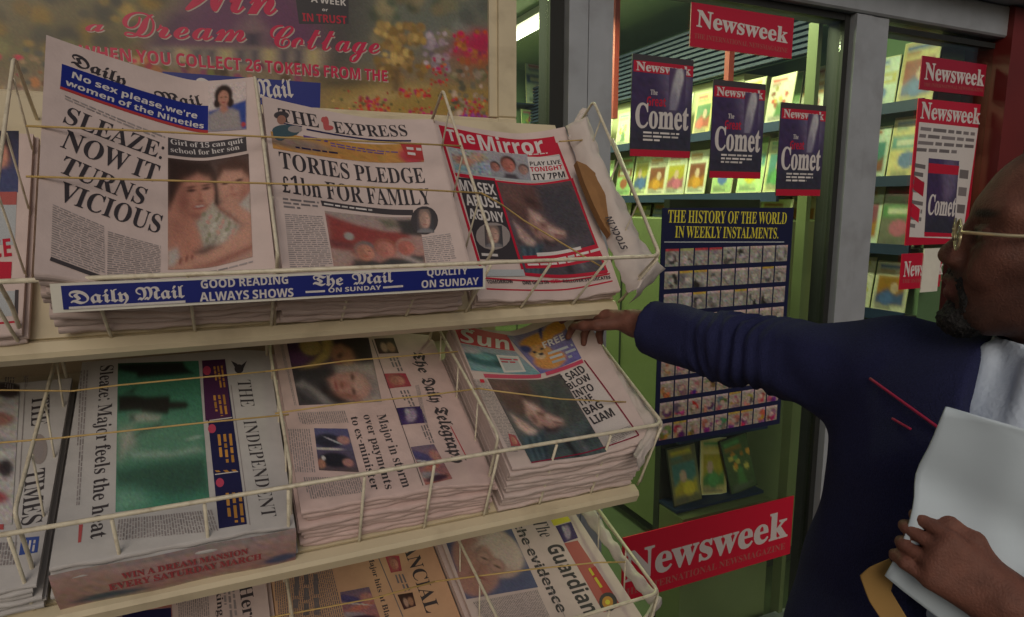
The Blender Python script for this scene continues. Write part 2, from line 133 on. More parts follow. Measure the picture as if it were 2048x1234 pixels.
  'K':(255,(8,0,8,9,23,11,32,16,36,25,38,40,38,189,36,203,31,212,23,217,8,219,8,228,121,228,121,219,102,216,94,208,91,189,91,117,160,187,171,199,174,209,167,217,145,219,145,228,243,228,243,219,238,219,218,215,196,202,172,180,135,142,232,23,243,12,260,9,260,0,140,0,140,9,153,9,161,10,167,17,165,24,158,33,100,107,91,99,91,40,93,25,97,16,106,11,121,9,121,0)),
  'L':(213,(8,0,8,9,22,11,31,16,36,25,37,40,37,189,36,204,31,212,22,217,8,219,8,228,125,228,125,219,104,217,98,214,94,208,91,189,91,41,93,24,100,16,117,14,139,15,157,20,172,28,185,40,195,56,204,77,214,77,201,0)),
  'M':(316,(7,0,7,9,21,11,31,16,36,25,38,40,38,191,35,208,26,216,7,219,7,228,92,228,158,71,225,228,309,228,309,219,295,217,286,212,282,203,280,189,280,43,282,21,286,15,291,12,308,9,308,0,198,0,198,9,216,12,225,22,227,42,227,199,144,0,135,0,53,194,53,40,54,24,60,15,69,10,85,9,85,0)),
  'N':(246,(202,-5,53,175,53,39,55,24,59,15,68,11,83,9,83,0,9,0,9,9,27,12,36,21,38,39,38,194,18,217,9,219,9,228,78,228,195,84,195,189,193,207,184,216,166,219,166,228,240,228,240,219,225,217,217,212,212,203,211,188,211,-5)),
  'O':(262,(130,-5,106,-3,84,4,64,15,47,29,33,46,22,67,16,89,14,114,16,138,22,161,33,181,47,199,65,213,85,224,108,231,133,233,157,231,179,224,198,213,216,199,230,182,240,162,247,139,249,114,247,89,240,67,230,46,215,29,198,15,177,4,155,-3),(132,6,164,18,183,54,190,114,188,146,183,173,174,194,162,209,147,219,130,222,98,210,79,174,73,114,74,82,80,55,89,34,101,18,115,9)),
  'P':(208,(8,0,8,9,22,11,31,16,36,25,37,40,37,189,36,203,31,212,22,217,8,219,8,228,107,228,133,227,153,224,168,220,183,211,195,199,202,184,204,166,202,148,195,133,183,120,167,110,146,105,121,103,91,103,91,40,93,25,97,16,106,11,121,9,121,0),(91,115,101,115,122,118,136,126,144,142,146,165,144,187,138,203,126,212,108,216,95,212,91,199)),
  'R':(236,(8,0,8,9,22,11,31,16,36,25,37,40,37,189,36,203,31,212,22,217,8,219,8,228,108,228,139,226,164,221,184,213,197,201,206,186,209,167,203,143,186,124,158,112,216,25,226,13,239,9,240,0,169,0,101,106,91,106,91,40,93,25,97,16,106,11,121,9,121,0),(91,117,102,117,124,120,140,129,149,145,152,168,147,194,134,210,112,216,101,215,95,211,92,204,91,193)),
  'S':(195,(22,-5,22,79,31,79,38,57,46,39,56,25,75,12,98,7,115,10,128,18,137,30,139,45,133,65,112,80,81,95,64,105,49,116,38,126,28,144,25,166,27,185,34,201,44,215,58,225,74,231,92,233,115,231,141,224,146,223,150,222,157,225,160,233,170,233,170,160,161,160,155,177,147,192,136,205,124,214,111,220,97,222,82,220,70,213,62,203,60,190,62,178,68,168,79,160,94,151,127,136,145,127,159,116,169,106,175,94,178,81,180,66,177,46,169,29,157,15,140,4,120,-3,96,-5,79,-4,63,0,49,5,42,6,35,4,31,-5)),
  'T':(211,(46,0,46,9,61,10,71,15,76,25,78,40,78,217,75,217,51,213,33,202,20,183,14,159,5,159,5,228,205,228,205,158,197,158,187,191,166,210,134,217,132,217,132,40,133,25,138,15,148,10,164,9,164,0)),
  'U':(246,(124,-6,96,-4,74,3,57,14,46,30,39,52,37,78,37,189,35,203,30,212,22,217,7,219,7,228,120,228,120,219,101,216,92,208,90,189,90,70,93,44,102,26,116,15,137,11,170,19,190,42,196,80,196,189,195,203,190,212,180,217,164,219,164,228,237,228,237,219,224,216,216,211,213,202,211,189,211,91,209,59,202,34,190,16,173,4,151,-4)),
  'V':(213,(106,-6,22,190,11,210,4,216,-7,219,-7,228,105,228,105,219,92,218,83,216,78,212,76,205,81,189,129,72,174,189,177,204,176,212,171,216,162,218,149,219,149,228,221,228,221,219,212,218,204,214,198,205,191,191,115,-6)),
  'W':(305,(85,-5,16,196,8,214,1,218,-8,219,-8,228,90,228,90,219,75,216,70,205,74,186,112,77,150,176,143,199,139,209,134,215,126,218,114,219,114,228,220,228,220,219,202,216,196,206,199,193,237,83,270,185,274,203,273,211,269,215,262,218,252,219,252,228,312,228,312,219,303,216,297,211,287,190,223,-5,214,-5,158,154,95,-5)),
  'X':(235,(6,0,6,9,26,15,45,33,97,104,39,193,24,213,16,218,8,219,7,228,122,228,122,219,114,219,100,216,95,208,101,194,132,145,161,187,167,198,170,207,164,216,146,219,146,228,229,228,229,219,213,217,201,211,190,201,178,187,140,132,206,29,218,14,231,9,232,0,119,0,119,9,139,12,145,20,143,29,137,40,105,91,69,40,64,31,62,22,68,12,87,9,87,0)),
  'Y':(212,(51,0,51,9,65,11,74,16,79,25,80,40,80,89,23,193,15,207,7,215,0,218,-7,219,-7,228,103,228,103,219,98,219,83,216,78,208,82,196,124,113,167,183,172,195,174,204,168,215,149,219,147,228,220,228,220,219,211,217,204,212,191,196,134,102,134,40,136,25,140,16,149,11,164,9,164,0)),
  'Z':(220,(10,0,10,5,138,215,107,215,87,214,71,210,58,203,47,193,38,178,31,158,22,158,29,228,203,228,203,222,77,14,120,14,141,16,160,22,175,31,187,43,196,61,204,82,212,82,204,0)),
  'a':(171,(127,-5,108,1,100,17,84,5,67,-2,48,-4,32,-2,20,6,13,17,10,32,15,52,32,68,49,77,71,86,99,95,99,121,98,133,93,141,85,146,74,148,58,145,52,137,57,128,61,116,60,107,55,101,48,97,39,95,29,97,22,102,18,109,16,118,19,129,25,139,34,147,47,154,63,158,81,159,103,158,119,153,132,146,143,129,146,105,146,31,147,20,152,17,160,21,165,14,147,0),(76,17,87,20,99,32,99,85,77,76,64,61,59,42,63,23)),
  'b':(180,(22,-6,22,194,21,207,18,214,13,218,4,220,4,228,69,228,69,139,88,154,110,159,127,157,142,149,154,138,163,123,169,104,171,83,169,59,161,38,150,20,135,6,117,-2,96,-5,74,0,52,14,27,-6),(91,7,106,11,116,24,120,39,122,57,123,80,121,107,116,125,106,136,92,140,85,139,78,135,72,129,69,121,69,34,75,14)),
  'c':(146,(78,-5,60,-2,43,5,29,18,19,34,12,53,10,75,12,98,20,118,32,135,48,148,67,157,87,160,109,157,125,149,135,137,139,123,137,114,133,108,127,103,118,102,103,108,98,125,98,131,99,136,95,145,85,148,69,142,59,124,56,94,57,71,62,53,68,38,83,24,102,19,119,23,136,36,142,30,124,11,103,-1)),
  'd':(185,(70,-5,53,-2,39,5,27,17,17,33,12,52,10,74,12,98,18,119,28,136,41,149,56,157,73,159,94,154,112,140,112,200,110,209,106,215,99,218,88,220,88,228,160,228,160,38,162,20,167,16,177,14,177,5,157,4,136,1,112,-5,112,20,94,1),(86,14,93,16,101,21,107,28,112,38,112,121,109,129,103,135,96,139,87,140,74,136,65,125,60,105,59,77,60,49,65,29,73,18)),
  'e':(150,(77,-5,59,-2,42,5,29,18,18,34,12,55,10,79,12,101,19,120,30,136,44,149,60,157,79,159,104,154,124,140,134,126,139,108,141,87,141,83,58,83,63,49,77,28,100,21,118,27,135,43,142,36,124,13,102,0),(58,96,101,96,101,107,100,126,97,138,90,146,81,148,68,143,61,128,58,102)),
  'f':(106,(7,0,7,8,20,11,25,17,26,37,26,138,8,138,8,155,26,155,26,177,30,200,42,218,62,229,87,232,106,230,120,223,129,212,132,200,130,190,126,183,120,179,112,178,104,179,98,182,94,188,92,195,96,210,98,213,99,216,97,220,90,222,81,220,77,215,74,195,74,155,102,155,102,138,74,138,74,33,75,20,79,13,87,9,100,8,100,0)),
  'g':(163,(73,-70,44,-68,24,-61,11,-50,7,-37,14,-23,34,-13,17,0,12,15,14,27,21,37,33,46,51,55,29,67,16,84,11,106,13,121,20,134,30,144,44,152,60,157,79,159,98,157,116,152,158,152,158,134,134,134,143,119,146,102,144,88,138,76,129,65,117,58,102,53,86,51,78,52,71,52,63,51,56,47,52,42,50,36,55,27,70,24,88,24,111,23,129,20,143,15,151,6,156,-5,158,-18,152,-40,136,-56,120,-64,98,-69),(79,62,89,65,95,73,99,86,100,105,99,125,95,138,89,146,79,148,69,146,62,138,58,125,57,105,58,86,62,73,69,65),(80,-58,109,-55,126,-47,132,-33,130,-25,125,-21,116,-18,102,-17,48,-17,40,-26,37,-36,39,-45,47,-52,61,-56)),
  'h':(190,(9,0,9,8,17,9,22,13,25,19,26,28,26,199,23,215,18,218,9,220,9,228,74,228,74,133,88,148,103,156,122,159,146,153,160,135,165,106,165,28,169,13,174,9,182,8,182,0,101,0,101,8,114,13,118,28,118,108,117,120,114,129,110,134,101,136,87,131,74,118,74,28,77,13,82,9,90,8,90,0)),
  'i':(99,(50,181,40,183,32,188,27,196,25,206,27,216,32,224,40,230,50,232,60,230,68,224,74,216,76,206,74,196,68,188,60,183),(9,0,9,8,18,10,23,13,25,19,26,28,26,126,23,142,19,145,10,147,10,155,74,155,74,28,77,13,82,10,90,8,90,0)),
  'j':(104,(53,182,43,183,35,189,30,197,28,207,30,217,35,225,43,231,53,232,63,231,71,225,77,217,79,207,77,197,71,189,63,184),(18,-70,6,-69,-5,-66,-15,-60,-22,-53,-26,-44,-28,-35,-26,-26,-22,-20,-16,-16,-7,-14,1,-16,7,-20,12,-25,13,-33,9,-44,5,-51,8,-57,15,-58,24,-56,29,-50,31,-40,32,-27,32,125,31,136,28,142,22,146,11,147,11,155,80,155,80,-11,76,-37,63,-55,44,-66)),
  'k':(179,(9,0,9,8,17,10,23,13,25,19,26,28,26,199,24,215,19,218,10,220,10,228,74,228,74,84,114,124,120,132,122,139,118,145,104,147,103,155,173,155,173,147,154,142,137,130,111,104,173,17,180,10,188,8,188,0,105,0,105,8,108,8,117,10,120,16,116,24,81,74,74,67,74,28,77,13,82,10,90,8,90,0)),
  'l':(99,(9,0,9,8,18,10,23,13,25,19,26,28,26,199,24,215,19,218,10,220,10,228,74,228,74,28,77,13,82,10,90,8,90,0)),
  'm':(277,(9,0,9,8,17,9,22,13,25,19,26,28,26,127,23,142,18,146,9,147,9,155,73,155,73,132,87,147,102,156,119,159,138,156,152,146,160,131,174,146,190,156,209,159,233,153,247,135,252,106,252,28,255,13,260,9,268,8,268,0,189,0,189,8,197,9,202,13,205,28,205,108,204,120,202,129,197,134,189,136,175,131,162,119,162,28,165,13,170,9,178,8,178,0,100,0,100,8,108,9,112,13,116,28,116,108,115,120,113,129,108,134,100,136,85,131,73,118,73,28,76,13,81,10,89,8,89,0)),
  'n':(190,(9,0,9,8,17,9,22,13,25,19,26,28,26,127,23,142,18,146,9,147,9,155,74,155,74,134,87,148,103,156,122,159,146,153,160,135,165,106,165,28,169,13,174,9,182,8,182,0,101,0,101,8,114,13,118,28,118,108,117,120,114,129,110,134,101,136,87,131,74,118,74,28,77,13,82,9,90,8,90,0)),
  'o':(168,(84,-5,63,-2,45,6,30,18,19,35,12,55,9,77,12,99,19,119,30,136,45,149,63,157,84,159,105,157,123,149,138,136,149,120,156,100,158,77,156,54,149,34,138,18,123,5,105,-2),(84,6,96,9,104,20,109,41,110,77,109,103,107,123,104,135,96,146,84,149,72,146,64,135,61,122,59,103,58,77,60,41,64,20,72,9)),
  'p':(185,(9,-70,9,-62,20,-59,25,-50,26,-32,26,122,25,134,23,142,18,145,10,147,10,155,72,155,72,131,83,147,98,156,115,160,132,157,146,149,158,137,167,121,173,102,175,80,173,57,167,36,158,19,146,6,131,-2,114,-5,91,0,74,16,74,-29,76,-49,83,-59,99,-61,99,-70),(98,14,111,18,120,30,125,50,126,77,125,104,121,124,113,135,99,139,85,134,74,118,74,34,84,19)),
  'q':(182,(87,-70,87,-61,100,-60,107,-57,111,-51,112,-42,112,14,93,0,71,-5,54,-2,39,5,27,17,18,32,12,51,10,72,12,96,20,117,31,135,46,148,65,157,85,160,107,155,129,141,154,160,160,160,160,-42,163,-57,168,-60,177,-61,177,-70),(89,15,97,16,104,20,109,26,112,34,112,121,106,141,90,147,75,143,66,131,62,117,59,100,58,78,60,50,65,30,75,19)),
  'r':(143,(9,0,9,8,18,10,23,13,25,19,26,28,26,126,25,136,23,143,18,146,10,147,10,155,73,155,73,126,82,140,94,151,105,157,116,159,129,157,138,152,143,144,145,133,143,124,139,117,132,113,124,111,111,115,103,125,94,130,87,128,81,121,76,110,75,96,75,28,76,18,79,13,87,10,99,8,99,0)),
  's':(144,(76,-5,61,-3,43,3,37,4,30,2,26,-4,18,-4,18,53,27,53,33,34,43,20,56,10,70,7,81,9,89,13,94,20,96,29,92,42,78,52,53,65,38,74,27,85,21,97,18,110,22,130,32,145,49,156,70,160,83,158,99,154,103,153,106,152,111,154,115,160,122,160,122,111,114,111,107,127,98,138,87,146,75,148,65,147,58,143,54,137,52,130,54,122,58,116,73,106,96,95,111,86,121,76,127,63,129,47,125,26,114,9,97,-2)),
  't':(114,(62,-5,44,-2,33,5,26,18,24,36,24,139,10,139,10,150,29,168,44,184,56,199,64,212,72,212,72,155,104,155,104,139,72,139,72,41,75,25,84,20,95,24,103,37,111,33,99,12,82,-1)),
  'u':(187,(66,-5,46,-2,33,9,25,25,23,48,23,124,20,141,15,145,6,147,6,155,71,155,71,37,72,29,75,23,81,19,88,18,102,22,114,33,114,124,113,135,110,142,105,146,95,147,95,155,162,155,162,35,163,25,166,20,171,16,180,15,180,6,160,5,138,1,114,-5,114,20,105,10,93,2,80,-3)),
  'v':(153,(71,-5,19,124,11,141,6,145,-1,147,-1,155,82,155,82,147,78,147,68,145,64,138,65,134,92,61,118,126,121,136,116,144,102,147,102,155,152,155,152,147,144,144,139,139,130,122,80,-5)),
  'x':(159,(2,0,2,7,17,15,31,28,61,68,22,132,12,142,2,147,2,155,84,155,84,147,74,145,70,140,75,130,92,103,112,128,117,139,114,145,100,147,100,155,155,155,155,148,141,141,127,127,99,92,146,18,151,11,160,8,160,0,78,0,78,8,89,10,93,15,87,30,69,57,49,31,42,17,46,10,57,7,59,0)),
  'y':(150,(26,-70,15,-68,5,-62,-1,-53,-3,-42,-2,-34,2,-27,9,-21,18,-20,26,-21,32,-25,36,-30,37,-38,37,-41,37,-44,43,-49,49,-46,57,-37,65,-22,70,-2,18,125,12,138,8,144,-2,147,-2,155,81,155,81,147,68,145,64,137,65,133,66,128,93,59,115,121,118,130,119,137,115,145,101,147,101,155,150,155,150,147,143,145,138,140,130,121,81,-12,73,-33,65,-48,56,-59,48,-65,38,-69)),
  'z':(146,(6,0,6,7,84,144,64,144,48,142,36,136,28,125,22,108,13,108,16,155,137,155,137,145,63,12,76,12,97,15,111,22,122,35,130,54,138,54,134,0)),
  '£':(172,(145,181,135,197,120,208,101,212,83,209,67,199,56,183,53,165,52,125,55,102,28,102,28,82,60,82,60,50,42,22,25,18,25,0,150,0,162,45,145,45,132,25,85,25,92,50,92,82,125,82,125,102,88,102,82,130,85,165,83,171,87,180,94,186,103,187,112,185,118,155,142,162)),},
 'serifl': {
  'D':(247,(14,4,14,5,25,7,34,12,39,22,41,37,41,187,39,205,33,216,23,222,11,223,11,224,111,224,147,220,177,211,200,195,217,174,227,147,230,114,217,53,179,16,114,4),(111,8,132,11,150,20,163,35,172,56,178,82,179,115,172,173,150,209,112,221,100,219,92,214,88,205,87,193,87,36,88,23,92,14,100,9)),
  'E':(220,(11,4,11,5,23,6,34,12,40,23,42,39,42,185,40,203,34,216,23,222,12,223,12,224,195,224,195,164,195,164,188,188,173,206,158,214,139,218,116,219,98,218,89,210,87,194,87,119,97,119,118,122,133,132,142,148,147,169,148,169,148,63,147,63,145,78,140,92,133,103,122,110,109,114,89,115,87,33,89,22,93,14,102,11,115,10,138,11,158,15,174,23,188,35,200,50,208,67,210,67,198,4)),
  'H':(261,(12,4,12,5,24,7,34,13,40,24,41,40,41,190,40,204,34,215,24,221,12,223,12,224,117,224,117,223,100,220,90,209,87,190,87,121,175,121,175,190,173,209,162,220,145,223,145,224,250,224,250,223,238,221,227,215,222,205,221,190,221,40,222,25,227,14,238,7,250,5,250,4,145,4,145,5,157,7,168,12,173,23,175,40,175,114,87,114,87,40,89,24,94,13,105,7,117,5,117,4)),
  'I':(130,(11,4,11,5,22,8,33,13,40,23,42,37,42,194,40,208,34,217,23,221,11,223,11,224,118,224,118,223,106,221,95,217,89,208,87,194,87,38,90,20,101,9,119,6,119,4)),
  'N':(246,(203,-1,51,181,49,39,51,23,56,13,67,7,79,5,79,4,13,4,13,5,29,8,39,19,42,39,42,196,20,220,13,222,13,224,76,224,198,78,199,189,197,209,186,219,170,223,170,224,236,224,236,223,224,221,214,215,208,204,207,189,207,-1)),
  'P':(208,(12,4,12,5,24,7,34,13,40,24,41,40,41,190,40,204,34,215,24,221,12,223,12,224,107,224,132,223,152,220,166,216,181,208,191,196,198,183,200,166,198,149,192,135,181,123,165,114,145,109,121,107,87,107,87,40,89,24,94,13,105,7,117,5,117,4),(87,111,101,111,123,114,139,123,147,140,150,165,148,188,141,206,128,216,108,220,91,215,87,200)),
  'S':(195,(26,-1,26,75,28,75,34,55,42,37,53,22,73,8,98,3,117,6,131,15,140,28,143,45,136,67,115,83,83,99,66,109,52,119,42,129,32,146,29,166,31,184,37,199,47,212,60,221,75,227,92,229,114,227,140,220,145,219,150,218,160,222,163,229,166,229,166,164,164,164,159,179,150,195,139,208,126,218,112,224,97,226,80,224,67,216,59,205,56,190,58,177,66,166,77,156,93,148,125,133,143,123,156,114,165,103,171,92,175,80,176,67,173,47,166,31,154,18,139,7,119,1,96,-1,80,0,64,4,50,9,42,10,32,7,28,-1)),
  'T':(211,(50,4,50,5,63,7,74,12,80,24,82,40,82,221,74,221,49,217,30,205,17,185,11,163,9,163,9,224,201,224,201,162,200,162,191,193,168,214,135,221,128,221,128,40,129,23,135,12,147,6,160,5,160,4)),},
 'sansi': {
  'S':(177,(65,-3,48,-2,32,1,18,5,7,11,7,56,21,49,36,43,51,40,66,39,81,40,93,45,102,53,104,65,102,77,97,87,76,104,56,120,48,130,41,142,36,155,35,170,37,190,45,208,57,223,73,234,94,241,117,243,135,242,151,239,167,234,182,227,164,189,140,198,117,201,105,199,95,194,88,185,86,174,88,162,94,154,116,137,133,123,145,108,153,91,155,71,152,48,143,29,129,15,110,5,89,-1)),
  'n':(202,(6,0,45,183,83,183,79,149,92,164,105,176,121,184,138,187,159,183,174,172,183,156,186,134,185,121,182,104,160,0,111,0,133,107,136,127,132,142,118,147,108,144,98,137,90,126,82,112,76,95,72,76,55,0)),
  'u':(202,(65,-3,44,0,30,11,21,28,18,49,19,65,22,84,43,183,92,183,70,76,67,57,72,42,85,37,96,39,105,46,114,57,121,72,127,89,132,107,148,183,197,183,158,0,121,0,124,34,111,19,98,7,83,-1)),},
 'serifi': {
  'N':(246,(202,-2,88,180,58,39,57,24,60,13,69,8,82,6,81,3,13,3,13,6,30,9,42,19,49,39,80,195,64,219,56,222,57,225,122,225,213,80,236,189,238,208,230,219,213,222,213,225,282,225,281,222,268,220,257,215,250,204,246,189,207,-2)),
  'S':(195,(24,-2,40,76,44,76,46,56,51,37,58,23,75,9,99,4,118,7,134,16,145,29,151,45,148,66,131,82,102,98,87,108,75,118,66,128,60,145,61,166,67,184,76,200,89,212,103,222,120,228,138,230,160,228,185,221,189,220,194,219,204,223,208,230,213,230,199,162,196,162,194,178,188,194,180,207,169,217,156,223,142,225,125,223,111,216,100,204,95,190,94,177,100,166,109,157,123,149,152,134,168,124,179,114,187,104,191,93,192,81,190,67,184,47,173,31,158,17,140,7,119,0,96,-2,80,-1,64,3,51,8,44,9,34,6,28,-2)),
  'T':(211,(50,3,50,6,64,7,76,13,84,24,89,40,125,220,118,220,93,216,71,204,54,185,44,162,41,162,53,225,247,225,234,162,231,162,228,192,210,213,179,220,173,220,137,40,135,24,139,13,149,7,162,6,161,3)),
  'e':(150,(76,-2,59,0,46,8,35,20,28,36,26,55,28,79,35,100,45,119,59,134,74,146,92,154,110,156,134,152,150,138,156,124,158,107,156,87,156,86,72,86,70,48,80,25,103,18,125,24,143,39,145,36,125,16,102,2),(74,93,122,93,125,108,128,126,127,140,122,149,111,152,95,146,83,128,75,102)),
  'h':(190,(13,3,13,6,20,7,27,11,32,18,35,28,69,200,69,216,63,221,57,222,57,225,116,225,98,129,118,145,135,153,153,156,174,151,184,134,183,106,168,28,168,11,174,7,180,6,179,3,105,3,105,6,119,11,126,27,142,109,144,121,143,130,139,137,129,139,112,134,95,119,76,28,77,11,82,7,88,6,88,3)),},
 'script': {
  'C':(234,(148,-5,129,-3,112,2,97,11,86,23,79,38,77,54,78,67,82,78,61,86,47,102,42,125,46,147,58,168,70,180,84,191,101,201,119,208,137,212,156,213,172,212,180,205,175,199,166,197,148,195,130,189,114,180,99,168,87,155,78,141,72,127,70,115,75,99,88,92,97,107,110,125,125,142,142,158,159,173,177,186,195,197,213,205,229,210,244,212,259,210,270,205,277,196,279,184,277,173,271,162,262,149,250,137,235,124,219,112,201,102,181,93,160,85,140,81,131,64,126,48,124,36,130,16,149,10,161,11,174,14,185,19,196,26,204,33,211,41,215,50,217,57,215,66,211,72,206,75,198,77,190,75,182,72,176,66,171,60,167,51,165,41,163,32,157,27,148,32,144,44,146,57,152,69,160,78,171,85,183,90,198,91,212,89,223,82,230,72,232,58,230,46,225,34,216,23,205,14,192,6,178,0,163,-4),(148,96,158,100,173,107,188,115,202,126,215,137,227,149,238,161,245,173,250,184,251,193,250,197,247,198,237,195,223,185,205,169,186,146,166,121)),
  'D':(251,(77,-5,56,-4,42,1,33,9,30,18,33,27,39,34,48,38,62,39,78,38,96,35,113,29,122,40,133,57,145,80,160,109,173,131,187,151,203,169,217,181,205,190,186,196,163,198,140,195,117,185,103,175,90,162,79,147,68,124,64,103,66,94,70,87,76,82,85,81,94,82,104,86,114,92,124,101,132,111,140,122,147,140,149,158,149,160,149,164,156,174,164,170,166,162,163,138,155,115,141,95,124,79,105,69,84,66,69,68,56,73,45,80,37,91,31,103,29,116,32,133,39,149,50,165,65,179,82,191,100,200,115,206,130,210,145,212,161,213,189,210,213,203,231,191,241,196,252,199,257,197,262,192,251,183,243,178,253,163,261,142,263,118,261,98,257,78,250,58,240,40,227,25,213,12,189,0,164,-4,142,-2,123,5,101,-3),(168,13,187,16,206,27,217,37,226,50,234,66,240,84,244,101,245,117,243,140,238,157,232,167,227,157,220,138,212,113,205,87,196,67,186,50,174,36,161,25,148,17,157,15),(74,9,90,12,101,16,82,22,65,25,51,23,48,18,51,14,61,11)),
  'T':(206,(106,84,90,87,78,94,70,105,67,119,71,139,83,159,95,173,110,185,129,197,149,206,171,211,194,213,210,211,232,207,252,203,266,202,277,203,286,207,290,208,296,202,290,189,275,177,266,172,255,171,236,174,213,182,189,189,170,192,155,190,139,185,124,177,110,167,99,155,90,143,85,131,83,120,84,113,87,107,93,104,99,103,107,104,115,108,123,115,130,124,137,135,142,146,145,157,146,169,146,173,146,179,152,187,161,179,166,165,169,149,166,132,160,116,150,103,137,93,122,86),(83,-5,55,-3,34,6,21,19,17,37,20,50,28,61,39,68,53,71,64,69,72,65,78,58,80,50,78,41,73,35,62,29,55,29,51,28,48,26,47,23,49,19,54,15,64,12,76,10,92,12,107,17,121,27,133,41,141,53,149,68,156,86,167,113,180,136,195,153,215,170,229,177,235,170,232,162,224,149,219,128,214,102,209,83,202,65,192,49,180,33,166,20,149,9,129,1,107,-4)),
  'W':(311,(82,-5,72,-3,68,3,75,14,92,32,112,54,134,83,155,116,163,132,170,148,174,162,175,175,170,191,156,197,144,195,129,190,113,181,97,170,82,157,70,143,56,122,52,104,53,96,57,90,62,86,69,85,75,86,83,90,98,105,113,126,123,149,127,168,127,171,127,175,131,184,140,180,145,172,148,160,149,145,147,125,139,106,127,91,112,78,95,70,76,68,59,70,47,78,39,89,36,104,38,116,42,129,50,142,59,154,70,167,82,178,95,189,109,197,128,206,145,211,162,213,187,209,206,197,218,179,222,157,219,138,211,118,197,98,179,77,157,56,133,38,174,71,221,116,271,172,290,193,304,207,313,212,319,210,323,205,314,184,308,168,297,142,285,113,269,73,260,50,275,77,299,108,323,135,344,156,359,167,369,172,380,166,360,150,343,133,325,113,307,91,290,67,274,40,259,17,247,2,237,-3,227,0,220,9,215,23,213,39,217,65,229,95,249,123,213,83,181,55,153,34,122,15,95,0)),
  'a':(177,(105,-5,96,-4,88,1,82,9,82,15,65,1,42,-5,27,-3,15,4,8,15,5,29,7,43,13,56,22,69,34,81,48,91,63,99,78,105,94,106,111,102,117,94,122,105,165,106,133,38,126,24,124,19,124,19,130,21,142,30,156,42,167,31,148,14,132,4,118,-3),(49,9,59,12,71,22,83,37,95,56,104,73,107,82,104,88,98,91,87,86,73,71,58,51,48,30,44,14,46,11)),
  'e':(138,(50,-5,32,-3,16,6,6,18,3,33,5,46,11,59,21,71,33,82,47,92,62,100,77,105,91,106,103,105,114,100,121,91,123,81,121,70,113,59,101,50,87,42,69,36,51,32,47,23,46,15,47,12,53,11,67,12,81,18,96,26,114,42,124,31,105,14,86,3,68,-3),(56,46,62,48,72,53,81,59,88,67,93,75,94,83,93,88,91,90,82,84,68,67)),
  'g':(176,(161,31,147,19,134,10,107,-3,91,-31,74,-55,57,-75,40,-90,22,-99,4,-102,-11,-100,-23,-95,-31,-85,-34,-73,-23,-46,10,-22,62,0,68,7,57,-2,39,-5,25,-3,13,4,6,15,3,29,5,43,12,57,21,70,33,82,47,92,62,100,77,105,92,106,110,103,115,94,120,105,168,108,117,17,130,26,151,42),(46,9,52,11,60,16,69,23,77,34,93,59,102,76,104,85,103,90,99,91,89,85,74,68,58,46,46,25,41,13),(2,-86,11,-82,22,-70,37,-47,55,-18,40,-25,24,-34,11,-44,-2,-60,-7,-76,-4,-84)),
  'i':(115,(92,118,77,123,72,136,74,145,79,152,87,156,97,158,110,153,116,141,114,132,109,125,101,120),(101,31,80,11,66,1,55,-4,42,-5,21,1,14,20,21,41,39,70,36,63,24,53,13,64,25,74,39,88,52,103,105,106,69,40,59,21,56,14,56,14,66,19,75,27,91,42)),
  'm':(268,(-5,-5,20,33,36,56,46,71,48,76,49,75,45,71,25,52,15,64,33,81,47,94,60,103,74,106,87,99,91,81,88,70,105,89,124,102,141,107,149,105,156,100,160,91,162,81,159,70,176,89,196,102,213,107,224,105,233,99,239,89,241,77,239,63,233,49,216,26,211,19,209,14,209,14,217,19,243,42,254,31,234,12,222,3,210,-3,199,-5,188,-3,179,3,173,13,172,26,174,40,182,54,196,72,205,85,207,90,208,89,198,84,182,68,159,40,128,-3,72,-5,104,44,121,69,127,81,129,85,129,85,115,77,88,48,51,-3)),
  'n':(193,(-5,-5,20,33,36,56,46,71,48,76,49,75,45,71,25,52,15,64,33,81,47,94,60,103,74,106,87,99,90,80,88,70,105,89,125,102,142,107,153,104,162,98,167,88,169,75,164,58,153,41,141,26,135,18,134,14,134,14,142,19,168,42,179,31,159,12,146,3,135,-3,124,-5,113,-3,104,4,98,13,96,26,100,43,106,53,117,68,136,89,136,90,138,89,127,84,108,68,96,56,83,40,73,28,63,14,51,-3)),
  'o':(150,(46,-5,30,-3,17,5,8,17,6,32,8,45,14,58,23,71,35,82,49,92,63,100,79,105,94,106,110,104,121,98,129,87,131,73,130,61,125,49,118,38,109,31,115,36,129,46,140,34,125,23,113,16,101,12,89,11,68,-1),(54,12,60,13,67,18,66,22,72,33,86,38,97,55,104,70,106,82,105,88,101,89,96,87,86,79,75,65,63,47,54,29,51,17)),
  'r':(137,(123,31,100,10,87,0,78,-4,68,-5,53,-3,41,2,33,11,30,23,32,33,36,43,42,54,50,65,61,76,69,80,60,78,52,78,41,67,25,53,14,64,28,76,38,86,45,110,53,114,60,112,61,105,61,101,63,99,72,97,90,95,104,89,110,75,106,64,98,50,88,36,80,25,76,15,77,14,87,19,97,27,113,42)),
  't':(148,(14,64,36,85,52,104,68,128,106,191,154,193,130,150,152,150,147,134,120,134,97,95,75,57,59,26,55,15,56,14,68,19,79,27,95,42,106,31,88,15,73,4,59,-3,44,-5,32,-3,23,3,18,11,16,22,20,38,26,52,39,70,23,52)),},
 'slab': {
  'A':(218,(-9,-5,-9,13,3,15,8,19,14,26,20,39,100,238,116,238,197,45,204,30,209,20,215,16,227,13,227,-5,110,-5,110,13,132,17,136,24,132,39,123,61,55,61,44,34,43,29,42,25,47,17,66,13,70,-5),(64,85,114,85,88,151)),
